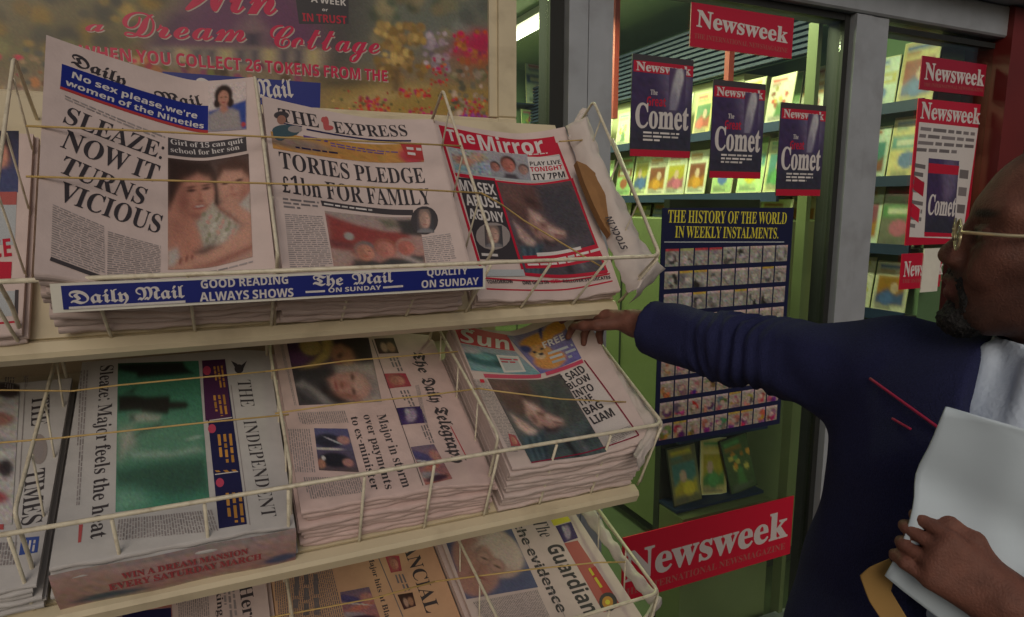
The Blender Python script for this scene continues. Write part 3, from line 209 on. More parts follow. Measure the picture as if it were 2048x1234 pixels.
  'C':(234,(128,-10,106,-9,85,-3,66,6,49,18,35,32,23,50,15,70,10,91,8,114,10,137,15,158,24,178,35,195,50,210,67,222,86,231,107,236,130,238,147,236,165,232,185,225,193,223,200,225,206,238,223,238,223,149,207,149,197,171,187,187,175,200,155,212,133,216,102,206,83,172,77,113,84,59,105,27,139,17,158,19,177,27,194,39,214,60,231,45,201,13,167,-5)),
  'D':(247,(5,-5,5,13,22,15,28,18,31,24,32,37,32,187,30,202,27,209,20,213,2,215,2,233,111,233,149,229,181,219,206,202,225,178,235,149,239,114,225,48,183,8,115,-5),(111,17,130,20,144,27,155,40,164,59,169,84,170,114,163,169,144,201,111,212,103,211,99,208,97,203,96,192,96,36,97,25,99,20,103,18)),
  'E':(220,(2,-5,2,13,21,15,28,19,31,25,33,39,33,184,31,201,27,209,21,213,3,215,3,233,204,233,204,155,188,155,180,184,167,199,155,205,137,209,116,210,102,209,98,206,96,194,96,128,96,128,114,131,126,138,134,152,140,178,157,178,157,54,139,54,136,76,132,88,126,97,118,102,107,105,98,106,96,34,97,25,99,21,104,20,115,19,137,20,155,24,170,31,182,41,192,55,202,76,221,76,205,-5)),
  'H':(261,(3,-5,3,13,21,16,27,19,31,26,32,41,32,189,31,202,27,208,21,212,3,215,3,233,126,233,126,215,104,211,98,205,96,189,96,130,166,130,166,189,164,205,158,211,136,215,136,233,259,233,259,215,241,212,234,208,231,202,230,189,230,41,231,27,234,20,241,16,259,13,259,-5,136,-5,136,13,154,16,161,19,164,26,166,41,166,106,96,106,96,41,97,26,101,19,108,16,126,13,126,-5)),
  'I':(130,(2,-5,2,13,19,16,27,20,31,26,33,38,33,193,31,205,28,210,21,213,2,215,2,233,127,233,127,215,108,213,101,210,98,204,96,193,96,39,98,25,105,18,128,13,128,-5)),
  'M':(316,(2,-5,2,13,20,16,27,20,31,27,33,40,33,191,31,205,24,211,2,215,2,233,96,233,158,80,221,233,314,233,314,215,297,212,290,208,286,201,285,189,285,43,287,23,290,19,293,16,313,13,313,-5,193,-5,193,13,214,17,220,24,222,42,226,191,147,-5,132,-5,54,186,58,40,59,26,63,19,71,15,90,13,90,-5)),
  'N':(246,(199,-10,56,167,58,40,60,26,63,19,70,16,88,13,88,-5,4,-5,4,13,25,16,31,23,33,40,33,192,15,212,4,215,4,233,81,233,193,92,190,188,188,205,182,211,161,215,161,233,245,233,245,215,227,212,220,209,217,202,216,188,216,-10)),
  'O':(262,(130,-10,105,-8,82,-1,62,10,44,25,29,44,18,65,11,89,9,114,11,139,18,163,29,184,44,202,62,217,83,229,107,236,133,238,158,236,181,229,201,218,219,203,234,185,245,163,252,140,254,114,252,89,245,65,234,44,219,25,201,10,179,-1,156,-8),(132,11,161,22,178,55,185,114,183,146,178,172,169,192,158,206,145,214,130,216,102,206,84,172,78,114,79,82,85,56,93,36,104,22,117,14)),
  'R':(236,(3,-5,3,13,21,16,27,19,31,26,32,41,32,189,31,202,27,208,21,212,3,215,3,233,109,233,140,231,166,226,186,217,201,204,211,188,214,167,207,140,189,120,165,110,220,28,229,17,244,13,246,-5,167,-5,98,101,96,101,96,41,97,26,101,19,108,16,126,13,126,-5),(96,122,101,122,123,125,136,133,144,147,147,168,143,192,131,206,112,211,103,210,99,208,97,203,96,193)),
  'S':(195,(16,-10,16,84,35,84,42,58,50,41,59,28,77,16,98,12,114,15,125,22,132,32,134,44,128,62,110,76,79,91,61,101,46,112,34,123,23,143,20,166,22,186,29,204,40,218,55,229,73,236,92,238,116,236,142,229,147,228,149,227,153,229,157,238,175,238,175,154,158,154,151,175,143,190,133,201,122,210,109,215,97,217,83,215,73,209,67,201,65,190,67,180,72,172,82,164,97,156,129,141,148,131,162,120,173,109,180,96,183,82,185,66,182,45,174,26,160,11,143,-1,121,-8,96,-10,78,-9,61,-4,48,0,43,1,38,-1,34,-10)),
  'T':(211,(41,-5,41,13,60,15,67,19,71,27,73,41,73,212,75,212,53,208,36,198,25,181,18,154,0,154,0,233,210,233,210,154,193,154,183,188,164,206,134,212,137,212,137,41,138,26,142,19,149,15,169,13,169,-5)),
  'U':(246,(124,-11,95,-9,71,-2,54,11,41,28,34,51,32,77,32,189,30,202,27,208,20,212,2,215,2,233,125,233,125,215,104,211,97,205,95,189,95,70,98,45,106,29,118,19,137,16,167,23,185,44,191,80,191,189,190,201,186,208,179,212,159,215,159,233,242,233,242,215,226,211,220,207,217,201,216,189,216,90,214,58,206,32,194,13,175,-1,152,-9)),
  'V':(213,(103,-11,18,188,7,207,2,212,-12,215,-12,233,110,233,110,215,93,214,85,212,82,209,81,205,85,191,129,80,169,190,172,204,171,209,168,211,161,213,144,215,144,233,226,233,226,215,213,213,207,210,202,203,196,189,118,-11)),
  'W':(305,(82,-10,11,195,4,210,0,213,-13,215,-13,233,95,233,95,215,78,212,75,205,79,188,112,85,145,176,138,198,135,206,131,210,125,213,110,215,110,233,225,233,225,215,205,211,202,205,204,194,237,91,265,186,269,203,268,208,266,211,261,213,246,215,246,233,317,233,317,216,306,212,301,208,292,188,227,-10,210,-10,158,146,98,-10)),
  'Y':(212,(46,-5,46,13,64,16,70,19,74,26,75,41,75,88,19,191,11,204,4,210,-1,213,-12,215,-12,233,108,233,108,214,98,214,86,212,83,207,87,198,125,121,162,185,168,196,169,203,165,211,145,215,141,233,225,233,225,215,214,212,208,208,196,193,139,100,139,41,140,26,144,19,151,16,169,13,169,-5)),
  'e':(150,(77,-10,57,-7,39,1,25,14,14,32,7,54,5,79,7,102,14,122,26,140,41,153,59,161,79,164,106,159,128,144,138,128,144,109,146,87,146,78,64,78,68,50,80,32,100,26,116,31,135,50,149,37,128,10,104,-5),(63,101,96,101,96,107,95,125,92,136,88,141,81,143,72,139,65,126,63,102)),
  'k':(179,(4,-5,4,12,16,14,19,16,20,20,21,28,21,198,19,212,17,213,5,215,6,233,79,233,77,92,110,127,115,134,116,138,115,140,100,142,97,160,178,160,178,143,156,137,141,126,118,104,177,20,183,15,193,12,193,-5,100,-5,100,13,108,13,113,14,114,16,111,22,80,66,79,65,79,28,82,16,84,14,95,12,95,-5)),
  'm':(277,(4,-5,4,12,15,14,19,16,20,20,21,28,21,126,18,139,16,141,4,143,4,160,78,160,76,140,84,151,100,161,119,164,140,161,156,150,161,139,171,150,189,161,209,164,236,158,252,138,257,106,257,28,260,16,262,14,273,12,273,-5,184,-5,184,12,195,14,197,16,200,28,200,108,199,120,197,126,194,129,189,130,177,127,167,117,167,28,170,16,172,14,183,12,183,-5,95,-5,95,12,106,14,108,16,111,28,111,108,110,119,108,126,105,129,100,130,88,127,78,116,78,28,81,16,83,14,94,12,94,-5)),
  'o':(168,(84,-10,62,-7,42,1,26,15,14,33,7,54,4,77,7,101,14,122,26,139,42,153,62,161,84,164,106,161,125,153,141,140,153,122,161,101,164,77,161,53,153,32,141,14,125,1,106,-7),(84,11,93,14,100,22,104,41,105,77,104,103,102,122,99,133,93,142,84,144,75,142,69,133,66,122,64,103,63,77,65,41,69,22,75,14)),
  's':(144,(76,-10,60,-8,42,-2,37,-1,33,-2,28,-9,13,-9,13,58,30,58,38,36,47,23,58,15,70,12,80,14,86,17,90,22,91,29,87,39,75,48,51,60,35,70,23,82,16,95,13,110,17,131,29,149,47,161,70,165,84,163,101,159,104,158,106,158,108,158,113,164,127,164,127,106,111,106,103,124,95,135,85,141,74,143,67,142,62,139,59,135,57,130,58,124,61,120,76,110,98,99,114,90,125,79,132,65,134,47,130,24,118,5,99,-6)),
  't':(114,(62,-10,43,-7,29,2,22,16,19,35,19,134,5,134,5,152,25,172,40,188,52,202,62,217,77,217,77,160,109,160,109,134,77,134,77,41,79,29,84,26,91,28,101,44,118,35,103,9,84,-5)),
  'w':(217,(58,-10,4,130,-1,139,-10,144,-10,160,74,160,74,143,63,140,62,137,63,134,64,128,83,72,100,118,96,131,91,140,79,144,79,160,166,160,166,143,155,140,153,137,153,135,154,132,168,79,186,129,188,137,187,140,173,144,173,160,228,160,228,144,216,138,210,127,155,-10,141,-10,111,90,73,-10)),},
}
PAGES = {
 'dm': dict(f=(1.1455, 1.4232, 55.0), X0=-0.207, w=0.292, H=0.41, b0=0.008, s=(0.112, 0.075, 0.21, 1.3, 0.022, 0.18, 1.5, (1, 1)), el=[
  ('T','masthead','frak','Daily','K',274,3773,970,3653,244),('T','masthead','frak','Mail','K',1392,3521,2059,3631,229),('R','banner','B',[194,3706,2729,3593,2712,3040,186,3259]),
  ('R','banner','Rd',[186,3259,2123,3093,2119,3030,182,3208]),('T','banner','sans',"No sex please,we're",'W',297,3495,1976,3329,128),('T','banner','sans','women of the Nineties','W',237,3315,2064,3126,115),
  ('I','banner','lady',[2183,4086,2783,4094,2712,3040,2121,3062]),('T','headline','serif','SLEAZE:','K',207,2609,1452,2357,324),('T','headline','serif','NOW IT','K',196,2153,1348,1890,347),
  ('T','headline','serif','TURNS','K',185,1715,1174,1426,318),('T','headline','serif','VICIOUS','K',191,1250,1371,979,327),('R','headline','K2',[1533,2827,2693,2884,2686,2592,1523,2475]),
  ('T','headline','serif','Girl of 15 can quit','W',1564,2706,2645,2765,101),('T','headline','serif','school for her son','W',1559,2545,2583,2640,100),('I','photograph','mother',[1521,2416,2704,2527,2613,572,1461,383]),
  ('B','body_text','g',2,[241,3123,1492,2845,1489,2723,243,3029]),('B','body_text','g',17,[157,1166,709,964,722,166,158,347]),('B','body_text','g',13,[754,893,1384,775,1357,188,744,124]),
  ('B','body_text','g',2,[1460,333,2622,517,2621,411,1457,250]),('R','body_text','K2',[161,338,741,144,726,84,149,279]),]),
 'ex': dict(f=(1.1455, 1.4232, 55.0), X0=0.093, w=0.312, H=0.362, b0=0.0, s=(0.108, 0.04, 0.2, 1.4, 0.006, 0.22, 1.5, (1, 1)), el=[
  ('T','masthead','serif','THE','K',248,3133,929,3177,291),('T','masthead','serif','EXPRESS','K',1179,3124,2582,3217,267),('E','masthead','cr',1051,3310,55,14,21,166),('E','masthead','cr',1084,3215,92,22,8,59),
  ('E','masthead','cr',1016,3381,46,12,9,71),('R','masthead','nv',[687,3098,2603,3115,2594,3080,681,3063]),('R','masthead','nv',[247,3111,614,3128,609,3105,242,3088]),('I','banner','orange',[70,2865,2781,3048,2754,2601,77,2511]),
  ('E','banner','K2',286,3276,128,39,9,91),('E','banner','sk2',276,3174,76,23,10,102),('E','banner','tl',328,2950,231,64,13,134),('E','banner','tl',221,2855,117,33,15,155),('E','banner','gm',484,3026,121,33,8,79),
  ('R','banner','Rd',[2379,3037,2776,3024,2761,2636,2451,2699]),('B','banner','pu',1,[611,2962,1346,2967,1348,2854,614,2832]),('B','banner','pu',2,[1069,2897,2299,2849,2309,2744,1072,2787]),
  ('B','banner','nv',1,[445,2660,2142,2752,2147,2671,455,2599]),('B','banner','W',2,[2482,2979,2763,2953,2734,2695,2478,2745]),('T','headline','serif','TORIES PLEDGE','K',151,2131,2701,2124,340),
  ('T','headline','serif','£1bn FOR FAMILY','K',128,1649,2712,1648,355),('R','headline','K2',[743,1597,2354,1544,2332,1428,754,1489]),('B','headline','W',1,[796,1566,2314,1524,2302,1460,789,1505]),
  ('B','body_text','g2',3,[134,1553,708,1581,705,1363,135,1333]),('B','body_text','g',17,[133,1237,737,1289,784,339,115,244]),('B','body_text','g',9,[2392,976,2927,1024,2933,446,2390,450]),
  ('I','photograph','group',[783,1395,2434,1392,2371,441,796,312]),('E','photograph','K2',2519,1314,244,-14,56,297),('I','photograph','oval',[2410,1553,2718,1539,2639,1044,2337,1061]),]),
 'mi': dict(f=(1.1455, 1.4232, 55.0), X0=0.438, w=0.31, H=0.42, b0=0.004, s=(0.016, 0.028, 0.19, 1.4, 0.03, 0.2, 1.5, (1, 1)), el=[
  ('R','masthead','R',[74,4129,2810,4038,2803,3543,93,3581]),('T','masthead','sans','The','W',210,3750,891,3779,309),('T','masthead','sans','Mirror','W',916,3635,2534,3658,420),
  ('B','masthead','W',1,[1440,3677,2730,3645,2727,3589,1438,3622]),('R','masthead','R',[112,3646,250,680,193,661,50,3614]),('R','masthead','R',[2834,3859,2978,462,2929,454,2779,3846]),
  ('R','banner','bg',[159,3569,2796,3517,2756,2868,185,2924]),('I','banner','tiny1',[198,3538,1312,3659,1067,2948,196,2926]),('I','banner','heads',[1112,3641,2096,3646,2003,2942,1058,2960]),
  ('R','banner','W',[2078,3578,2776,3480,2763,2894,1999,2928]),('T','banner','sans','PLAY LIVE','K',2072,3331,2765,3275,109),('T','banner','sans','TONIGHT','R',2052,3169,2769,3123,122),
  ('T','banner','sans','ITV 7PM','K',2050,2941,2776,2904,161),('R','banner','R',[170,2909,1119,2916,1095,2823,184,2824]),('R','headline','K',[202,2802,1089,2848,1138,937,253,882]),
  ('T','headline','sans','MY SEX','W',195,2481,1039,2472,272),('T','headline','sans','ABUSE','W',270,2129,1049,2149,266),('T','headline','sans','AGONY','W',260,1808,1060,1795,249),
  ('B','headline','W',1,[319,1055,1092,1062,1086,958,309,931]),('E','headline','gm',688,1442,402,32,85,327),('I','headline','oval',[542,1675,956,1714,852,1199,436,1166]),
  ('R','photograph','R',[1080,2859,2900,2846,2948,436,1135,560]),('I','photograph','collar',[1129,2814,2843,2793,2920,514,1190,630]),('R','photograph','R',[1241,1012,2934,1138,2968,789,1240,723]),
  ('B','photograph','W',2,[1289,932,2966,1068,2959,827,1312,771]),('R','photograph','W',[1595,1095,2599,1158,2599,1084,1594,1012]),('R','body_text','bg',[283,653,1175,698,1179,550,265,499]),
  ('R','body_text','R',[249,482,2995,429,2987,396,242,449]),('R','body_text','R',[234,255,3006,262,2998,229,228,223]),('T','body_text','sans','TOMORROW','K',270,348,857,384,75),
  ('T','body_text','sans','ONE GOES IN','K',1066,357,1689,386,78),('T','body_text','sans','£50k','R',1728,397,1961,400,80),('T','body_text','sans','ROLLOVER SYNDICATES','K',2006,398,2978,299,69),]),
 'lf': dict(f=(1.1455, 1.4232, 55.0), X0=-0.555, w=0.3, H=0.36, b0=0.0, s=(0.03, 0, 0.2, 1.4, 0, 0.2, 1.5, (1, 1)), el=[
  ('I','photograph','face2',[1982,3602,2805,3650,2847,2434,2042,2380]),('R','photograph','rs',[2038,2435,2834,2443,2838,2199,2055,2199]),('R','photograph','bg',[2055,2199,2838,2199,2853,1476,2107,1498]),
  ('T','headline','sans','PEACE','R',2158,1201,2838,1284,314),('R','headline','R',[2158,1209,2830,1181,2833,876,2179,911]),('R','headline','bg',[2194,708,2890,690,2897,283,2225,288]),
  ('R','headline','K2',[2934,703,2944,214,2903,219,2892,707]),('R','headline','R',[2398,181,2970,205,2973,173,2402,150]),]),
 'in': dict(f=(1.0602, 1.0527, 28.5), X0=-0.232, w=0.322, H=0.43, b0=0.0, s=(0.088, 0, 0.2, 1.4, -0.012, 0.24, 1.5, (1, 1)), el=[
  ('T','masthead','serifl','THE','K2',2576,3409,2600,2664,235),('T','masthead','serifl','INDEPENDENT','K2',2611,2320,2747,190,218),('E','masthead','K2',2631,3723,81,-1,8,133),
  ('R','masthead','K2',[2501,3966,2604,3872,2678,3620,2591,3666]),('R','masthead','K2',[2791,3962,2700,3693,2625,3636,2672,3811]),('R','masthead','g',[2471,3278,2571,95,2560,95,2458,3276]),
  ('T','headline','serif','Sleaze: Major feels the heat','K2',297,4161,454,336,208),('I','photograph','green',[575,4176,1927,4045,2017,700,739,750]),('R','banner','nv',[1988,4036,2396,4020,2524,111,2130,119]),
  ('R','banner','pl',[1988,4036,2396,4020,2420,2428,2006,2418]),('B','banner','or',3,[2360,3833,2384,3219,2196,3223,2166,3833]),('B','banner','or',3,[2366,3019,2389,2471,2161,2488,2131,3033]),
  ('B','banner','or',3,[2430,2024,2441,1373,2182,1404,2161,2053]),('B','banner','or',3,[2454,1208,2496,1148,2122,1204,2079,1266]),('B','banner','or',3,[2507,732,2512,150,2245,191,2229,770]),
  ('E','banner','pk',2067,3733,69,-11,4,130),('E','banner','pk',2103,2206,63,-12,4,108),('E','banner','pk',2180,994,59,-13,4,92),('R','banner','W',[2069,2419,2435,2426,2436,2401,2071,2394]),
  ('R','banner','W',[2113,1185,2459,1175,2460,1154,2114,1164]),('B','body_text','g',11,[2046,491,2129,83,769,241,779,605]),('B','body_text','g',3,[125,4063,266,998,184,999,-13,4057]),
  ('R','body_text','cr',[287,634,336,631,340,322,303,323]),]),
 'te': dict(f=(1.0602, 1.0527, 28.5), X0=0.1, w=0.336, H=0.425, b0=0.01, s=(0.098, 0, 0.2, 1.4, -0.02, 0.2, 1.5, (1, 1)), el=[
  ('T','masthead','frak','The','K2',2744,3703,2726,3025,275),('T','masthead','frak','Daily','K2',2716,2870,2729,2134,297),('T','masthead','frak','Telegraph','K2',2738,2021,2693,572,292),
  ('R','masthead','R',[2948,1492,3010,751,2992,743,2930,1483]),('T','headline','serif','Major in storm','K2',1595,1931,1663,174,170),('T','headline','serif','over payments','K2',1351,1976,1377,195,149),
  ('T','headline','serif','to ex-minister','K2',1118,1967,1153,246,138),('I','photograph','scarf',[249,4445,1914,4192,1771,2250,262,2423]),('I','photograph','mini1',[2022,4144,2457,4169,2451,3645,2020,3646]),
  ('I','photograph','mini2',[1975,3025,2430,3008,2454,2616,1974,2582]),('I','photograph','mini3',[1992,2033,2475,2043,2501,1595,1979,1586]),('I','photograph','mini4',[2016,1030,2470,1048,2571,226,2052,153]),
  ('I','photograph','suit',[441,1804,1012,1682,1019,662,385,842]),('B','body_text','g',9,[372,1805,331,810,-36,889,-3,1877]),('B','body_text','g',7,[1048,2137,1065,1823,217,1933,203,2239]),
  ('B','body_text','g',12,[1015,554,1033,231,130,283,114,750]),('B','body_text','g2',3,[2409,3563,2418,3086,2201,3063,2187,3536]),('B','body_text','g2',3,[2376,2516,2398,2061,2194,2049,2167,2501]),
  ('B','body_text','g2',3,[2496,1543,2500,1083,2341,1072,2333,1529]),('R','body_text','K2',[1981,4119,2013,152,2001,150,1966,4113]),('B','body_text','g',3,[173,4195,225,2417,156,2429,116,4203]),
  ('B','body_text','g',4,[2624,2658,2496,1543,2410,1523,2532,2629]),]),
 'su': dict(f=(1.0602, 1.0527, 28.5), X0=0.455, w=0.295, H=0.378, b0=0.0, s=(0.118, 0.035, 0.15, 1.3, 0.085, 0.15, 1.5, (0.25, 1)), el=[
  ('R','masthead','R',[65,3848,1368,3638,1326,3078,51,3191]),('T','masthead','sansi','Sun','W',67,3240,1283,3094,448),('B','masthead','W',1,[165,3752,682,3658,682,3590,162,3670]),
  ('I','banner','promo',[46,3175,1319,3061,1603,2287,29,2380]),('I','banner','bear',[1334,3619,2542,3496,2502,2275,1603,2287]),('R','banner','W',[793,2913,1323,2893,1304,2391,764,2353]),
  ('R','banner','bg',[830,2852,1245,2826,1252,2439,824,2416]),('B','banner','R',2,[830,2821,1263,2810,1268,2647,833,2648]),('T','banner','sans','FREE','W',1940,2941,2426,2913,191),
  ('B','banner','bg',3,[1971,2823,2475,2765,2501,2350,1940,2421]),('R','banner','pk',[258,2297,1613,2284,1566,2173,262,2184]),('R','banner','pk',[1708,2295,2501,2246,2492,2149,1697,2189]),
  ('I','photograph','collar2',[298,2157,1970,2124,1975,-13,399,29]),('R','headline','W2',[1976,2137,2504,2126,2707,137,1997,29]),('T','headline','sans','I SAID','K',1950,1847,2460,1921,213),
  ('T','headline','sans','BLOW','K',1965,1633,2467,1689,176),('T','headline','sans','INTO','K',1988,1392,2423,1421,190),('T','headline','sans','THE','K',1987,1154,2316,1186,195),
  ('T','headline','sans','BAG','K',1990,906,2412,955,190),('T','headline','sans','LIAM','K',2015,644,2534,694,200),('R','body_text','dr',[2532,2192,2743,121,2717,113,2508,2186]),
  ('R','body_text','dr',[2726,104,392,5,397,32,2733,130]),('B','body_text','g',5,[2179,366,2659,382,2686,180,2152,102]),('B','body_text','g',16,[-37,2119,264,2127,398,270,86,307]),
  ('I','body_text','mini2',[210,726,332,667,355,415,158,436]),('B','body_text','R',1,[125,2176,239,2182,235,1987,100,1982]),]),
 'ti': dict(f=(1.0602, 1.0527, 28.5), X0=-0.55, w=0.3, H=0.42, b0=-0.005, s=(0.065, 0, 0.2, 1.4, 0, 0.2, 1.5, (1, 1)), el=[
  ('T','masthead','serif','THE','K2',2449,3742,2533,3001,254),('T','masthead','serif','TIMES','K2',2597,2034,2686,947,250),('E','masthead','gm',2711,2473,118,-24,-43,342),('E','masthead','g',2711,2473,63,-13,-29,226),
  ('R','masthead','g',[2288,4316,2686,483,2678,485,2278,4319]),('R','banner','B2',[2719,758,2937,730,2948,458,2731,463]),('B','banner','W',3,[2914,676,2917,474,2761,497,2757,698]),
  ('R','banner','cr',[2432,1318,2477,952,2415,972,2369,1337]),('I','photograph','faces',[1615,4319,2223,4115,2568,1020,2123,1144]),('B','body_text','g2',4,[2123,4303,2157,3970,2010,3995,1973,4327]),
  ('B','body_text','g',3,[2329,4311,2349,4003,2274,4015,2253,4323]),('B','body_text','g',8,[2681,691,2706,317,2187,411,2174,792]),]),
 'gu': dict(f=(1.0286, 0.692, 20.0), X0=0.42, w=0.34, H=0.42, b0=0.02, s=(0.085, 0, 0.2, 1.4, 0, 0.2, 1.5, (1, 1)), el=[
  ('T','masthead','serifi','The','K2',2226,3215,2240,2690,353),('T','masthead','sans','Guardian','K2',2239,2447,2235,561,379),('T','headline','sans','sleaze: the evidence','K2',1797,4622,1723,766,226),
  ('I','photograph','bald',[97,3346,1691,3361,1590,1473,36,1630]),('R','photograph','g',[1889,3442,1829,665,1813,662,1871,3437]),('R','banner','yl',[2711,3365,3163,3363,3180,2973,2703,2940]),
  ('I','banner','mini3',[2732,2916,3165,2944,3092,2453,2699,2409]),('R','banner','rs',[2692,2396,3044,2389,3103,533,2653,520]),('R','banner','Rd',[2870,1572,3080,1624,3100,751,2879,714]),
  ('B','banner','yl',1,[2977,1625,2996,912,2864,899,2848,1578]),('E','banner','K2',2879,714,189,-57,124,208),('E','banner','or',2862,707,115,-35,78,131),('E','banner','yl',2862,707,52,-16,32,54),
  ('B','body_text','g',12,[1552,1419,1523,755,291,829,129,1528]),]),
 'ft': dict(f=(1.0286, 0.692, 20.0), X0=0.066, w=0.345, H=0.42, b0=0.0, s=(0.05, 0, 0.2, 1.4, 0, 0.2, 1.5, (1, 1)), el=[
  ('T','masthead','serif','FINANCIAL','K2',2787,4424,2809,1791,296),('R','masthead','g2',[2205,3584,2349,1863,2329,1860,2184,3579]),('T','headline','serif','Major hits at Blair','K2',1990,3554,2003,1777,109),
  ('B','headline','g2',3,[949,3359,845,2365,250,2523,412,3489]),('B','headline','g2',1,[1855,3692,1854,3479,1770,3490,1767,3689]),('I','photograph','mini4',[1260,2788,1849,2754,1908,1923,1229,2073]),
  ('I','photograph','mini2',[2353,3450,2646,3367,2606,2958,2369,2972]),('I','photograph','mini1',[2363,2396,2676,2367,2657,2032,2400,2012]),('B','body_text','g2',14,[1205,3665,1239,2127,-10,2510,57,3592]),
  ('B','body_text','g2',3,[2627,2870,2662,2435,2425,2429,2417,2904]),]),
 'he': dict(f=(1.0286, 0.692, 20.0), X0=-0.27, w=0.325, H=0.42, b0=0.0, s=(0.055, 0, 0.2, 1.4, 0, 0.2, 1.5, (1, 1)), el=[
  ('T','masthead','serif','Herald','K2',2740,3454,2801,2092,238),('T','headline','serif','after making','K2',2284,4686,2334,2849,115),('I','photograph','mini4',[150,3785,1518,3585,1553,3088,35,3377]),
  ('R','photograph','nv',[706,3447,1523,3302,1537,3025,718,3276]),('B','body_text','g',9,[2172,3911,2195,2892,1613,3070,1582,3932]),('B','body_text','g',3,[2668,3512,2696,2671,2436,2751,2430,3558]),]),
 'strip': dict(f=(1.008, 1.5245, 92.0), X0=-0.172, w=0.595, H=0.05, b0=-0.05, s=(0, 0, 0.2, 1.4, 0, 0.2, 1.5, (1, 1)), el=[
  ('T','lettering','frak','Daily','W',-30,-318,651,-319,178),('T','lettering','frak','Mail','W',735,-311,1311,-310,177),('R','lettering','W',[-40,-354,1326,-350,1325,-385,-41,-387]),
  ('T','lettering','sans','GOOD READING','W',1526,-195,2707,-182,120),('T','lettering','sans','ALWAYS SHOWS','W',1508,-378,2768,-380,128),('T','lettering','frak','The','W',3039,-236,3496,-244,173),
  ('T','lettering','frak','Mail','W',3631,-243,4254,-235,177),('T','lettering','sans','ON SUNDAY','W',3261,-347,4069,-344,69),('R','lettering','W',[2935,-307,3218,-307,3218,-337,2935,-337]),
  ('R','lettering','W',[4101,-299,4421,-291,4422,-323,4102,-330]),('T','lettering','sans','QUALITY','W',4809,-165,5511,-163,113),('T','lettering','sans','ON SUNDAY','W',4716,-354,5706,-347,121),]),
 'board': dict(f=(1.44, 1.62, 90.0), X0=-0.75, w=1.38, H=0.42, b0=0.2, s=(0, 0, 0.2, 1.4, 0, 0.2, 1.5, (1, 1)), el=[
  ('I','picture','garden',[3500,5900,13660,5900,13660,1940,3500,1940]),('T','lettering','script','Win','ps',7120,3601,9029,3708,659),('T','lettering','script','a','ps',5685,3063,6009,3079,247),
  ('T','lettering','script','Dream','ps',6225,3032,8414,3139,434),('T','lettering','script','Cottage','ps',8743,3086,11033,3150,425),('T','lettering','sans','WHEN YOU COLLECT 26 TOKENS FROM THE','ps',5568,2591,11167,2599,224),
  ('T','lettering','script','Win','pr',7103,3618,9009,3727,658),('T','lettering','script','a','pr',5670,3080,5994,3097,246),('T','lettering','script','Dream','pr',6209,3050,8395,3158,434),
  ('T','lettering','script','Cottage','pr',8723,3105,11010,3170,425),('T','lettering','sans','WHEN YOU COLLECT 26 TOKENS FROM THE','pr',5553,2609,11144,2620,224),('R','lettering','K',[9315,4156,10368,4171,10349,3702,9364,3596]),
  ('T','lettering','sans','A WEEK','W',9617,4043,10312,4048,124),('T','lettering','sans','or','W',9826,3895,9945,3899,58),('T','lettering','sans','IN TRUST','R',9434,3661,10319,3698,152),
  ('R','lettering','B',[6854,2481,9734,2486,9701,1967,6793,1998]),('T','lettering','frak','Daily','W',7394,2074,8322,2059,343),('T','lettering','frak','Mail','W',8407,2103,9178,2172,360),]),
 'comet1': dict(f=(1.546, 1.62, 90.0), X0=1.0609, w=0.2062, H=0.2693, b0=0.1344, s=(0, 0, 0.2, 1.4, 0, 0.2, 1.5, (1, 1)), el=[
  ('I','cover_picture','comet',[0,3902,2061,3902,2061,1559,0,1559]),('R','cover_picture','K2',[0,4037,2061,4037,2061,3875,0,3875]),('R','cover_picture','R',[41,3875,2061,3875,2061,3579,41,3579]),
  ('R','cover_picture','R',[0,1532,2061,1532,2061,1344,0,1344]),('T','lettering','slab','Newsweek','W',123,3619,1958,3619,228),('I','cover_picture','tail',[1236,3767,1814,3767,1814,2636,1236,2636]),
  ('T','lettering','serif','The','W',618,3013,865,3013,134),('T','lettering','sans','Great','R',494,2717,1154,2717,242),('T','lettering','slab','Comet','W',123,2125,1958,2125,646),
  ('B','lettering','W',3,[412,2044,1649,2044,1649,1748,412,1748]),]),
 'comet2': dict(f=(1.546, 1.62, 90.0), X0=1.3422, w=0.1991, H=0.278, b0=0.0804, s=(0, 0, 0.2, 1.4, 0, 0.2, 1.5, (1, 1)), el=[
  ('I','cover_picture','comet',[0,3444,1990,3444,1990,1026,0,1026]),('R','cover_picture','K2',[0,3583,1990,3583,1990,3416,0,3416]),('R','cover_picture','R',[39,3416,1990,3416,1990,3111,39,3111]),
  ('R','cover_picture','R',[0,998,1990,998,1990,803,0,803]),('T','lettering','slab','Newsweek','W',119,3152,1891,3152,236),('I','cover_picture','tail',[1194,3305,1751,3305,1751,2138,1194,2138]),
  ('T','lettering','serif','The','W',597,2527,836,2527,138),('T','lettering','sans','Great','R',477,2221,1114,2221,250),('T','lettering','slab','Comet','W',119,1610,1891,1610,667),
  ('B','lettering','W',3,[398,1526,1592,1526,1592,1220,398,1220]),]),
 'comet3': dict(f=(1.546, 1.62, 90.0), X0=1.6085, w=0.1923, H=0.2813, b0=0.0301, s=(0, 0, 0.2, 1.4, 0, 0.2, 1.5, (1, 1)), el=[
  ('I','cover_picture','comet',[0,2973,1922,2973,1922,526,0,526]),('R','cover_picture','K2',[0,3114,1922,3114,1922,2945,0,2945]),('R','cover_picture','R',[38,2945,1922,2945,1922,2635,38,2635]),
  ('R','cover_picture','R',[0,498,1922,498,1922,301,0,301]),('T','lettering','slab','Newsweek','W',115,2678,1826,2678,239),('I','cover_picture','tail',[1153,2832,1692,2832,1692,1651,1153,1651]),
  ('T','lettering','serif','The','W',576,2045,807,2045,140),('T','lettering','sans','Great','R',461,1735,1076,1735,253),('T','lettering','slab','Comet','W',115,1116,1826,1116,675),
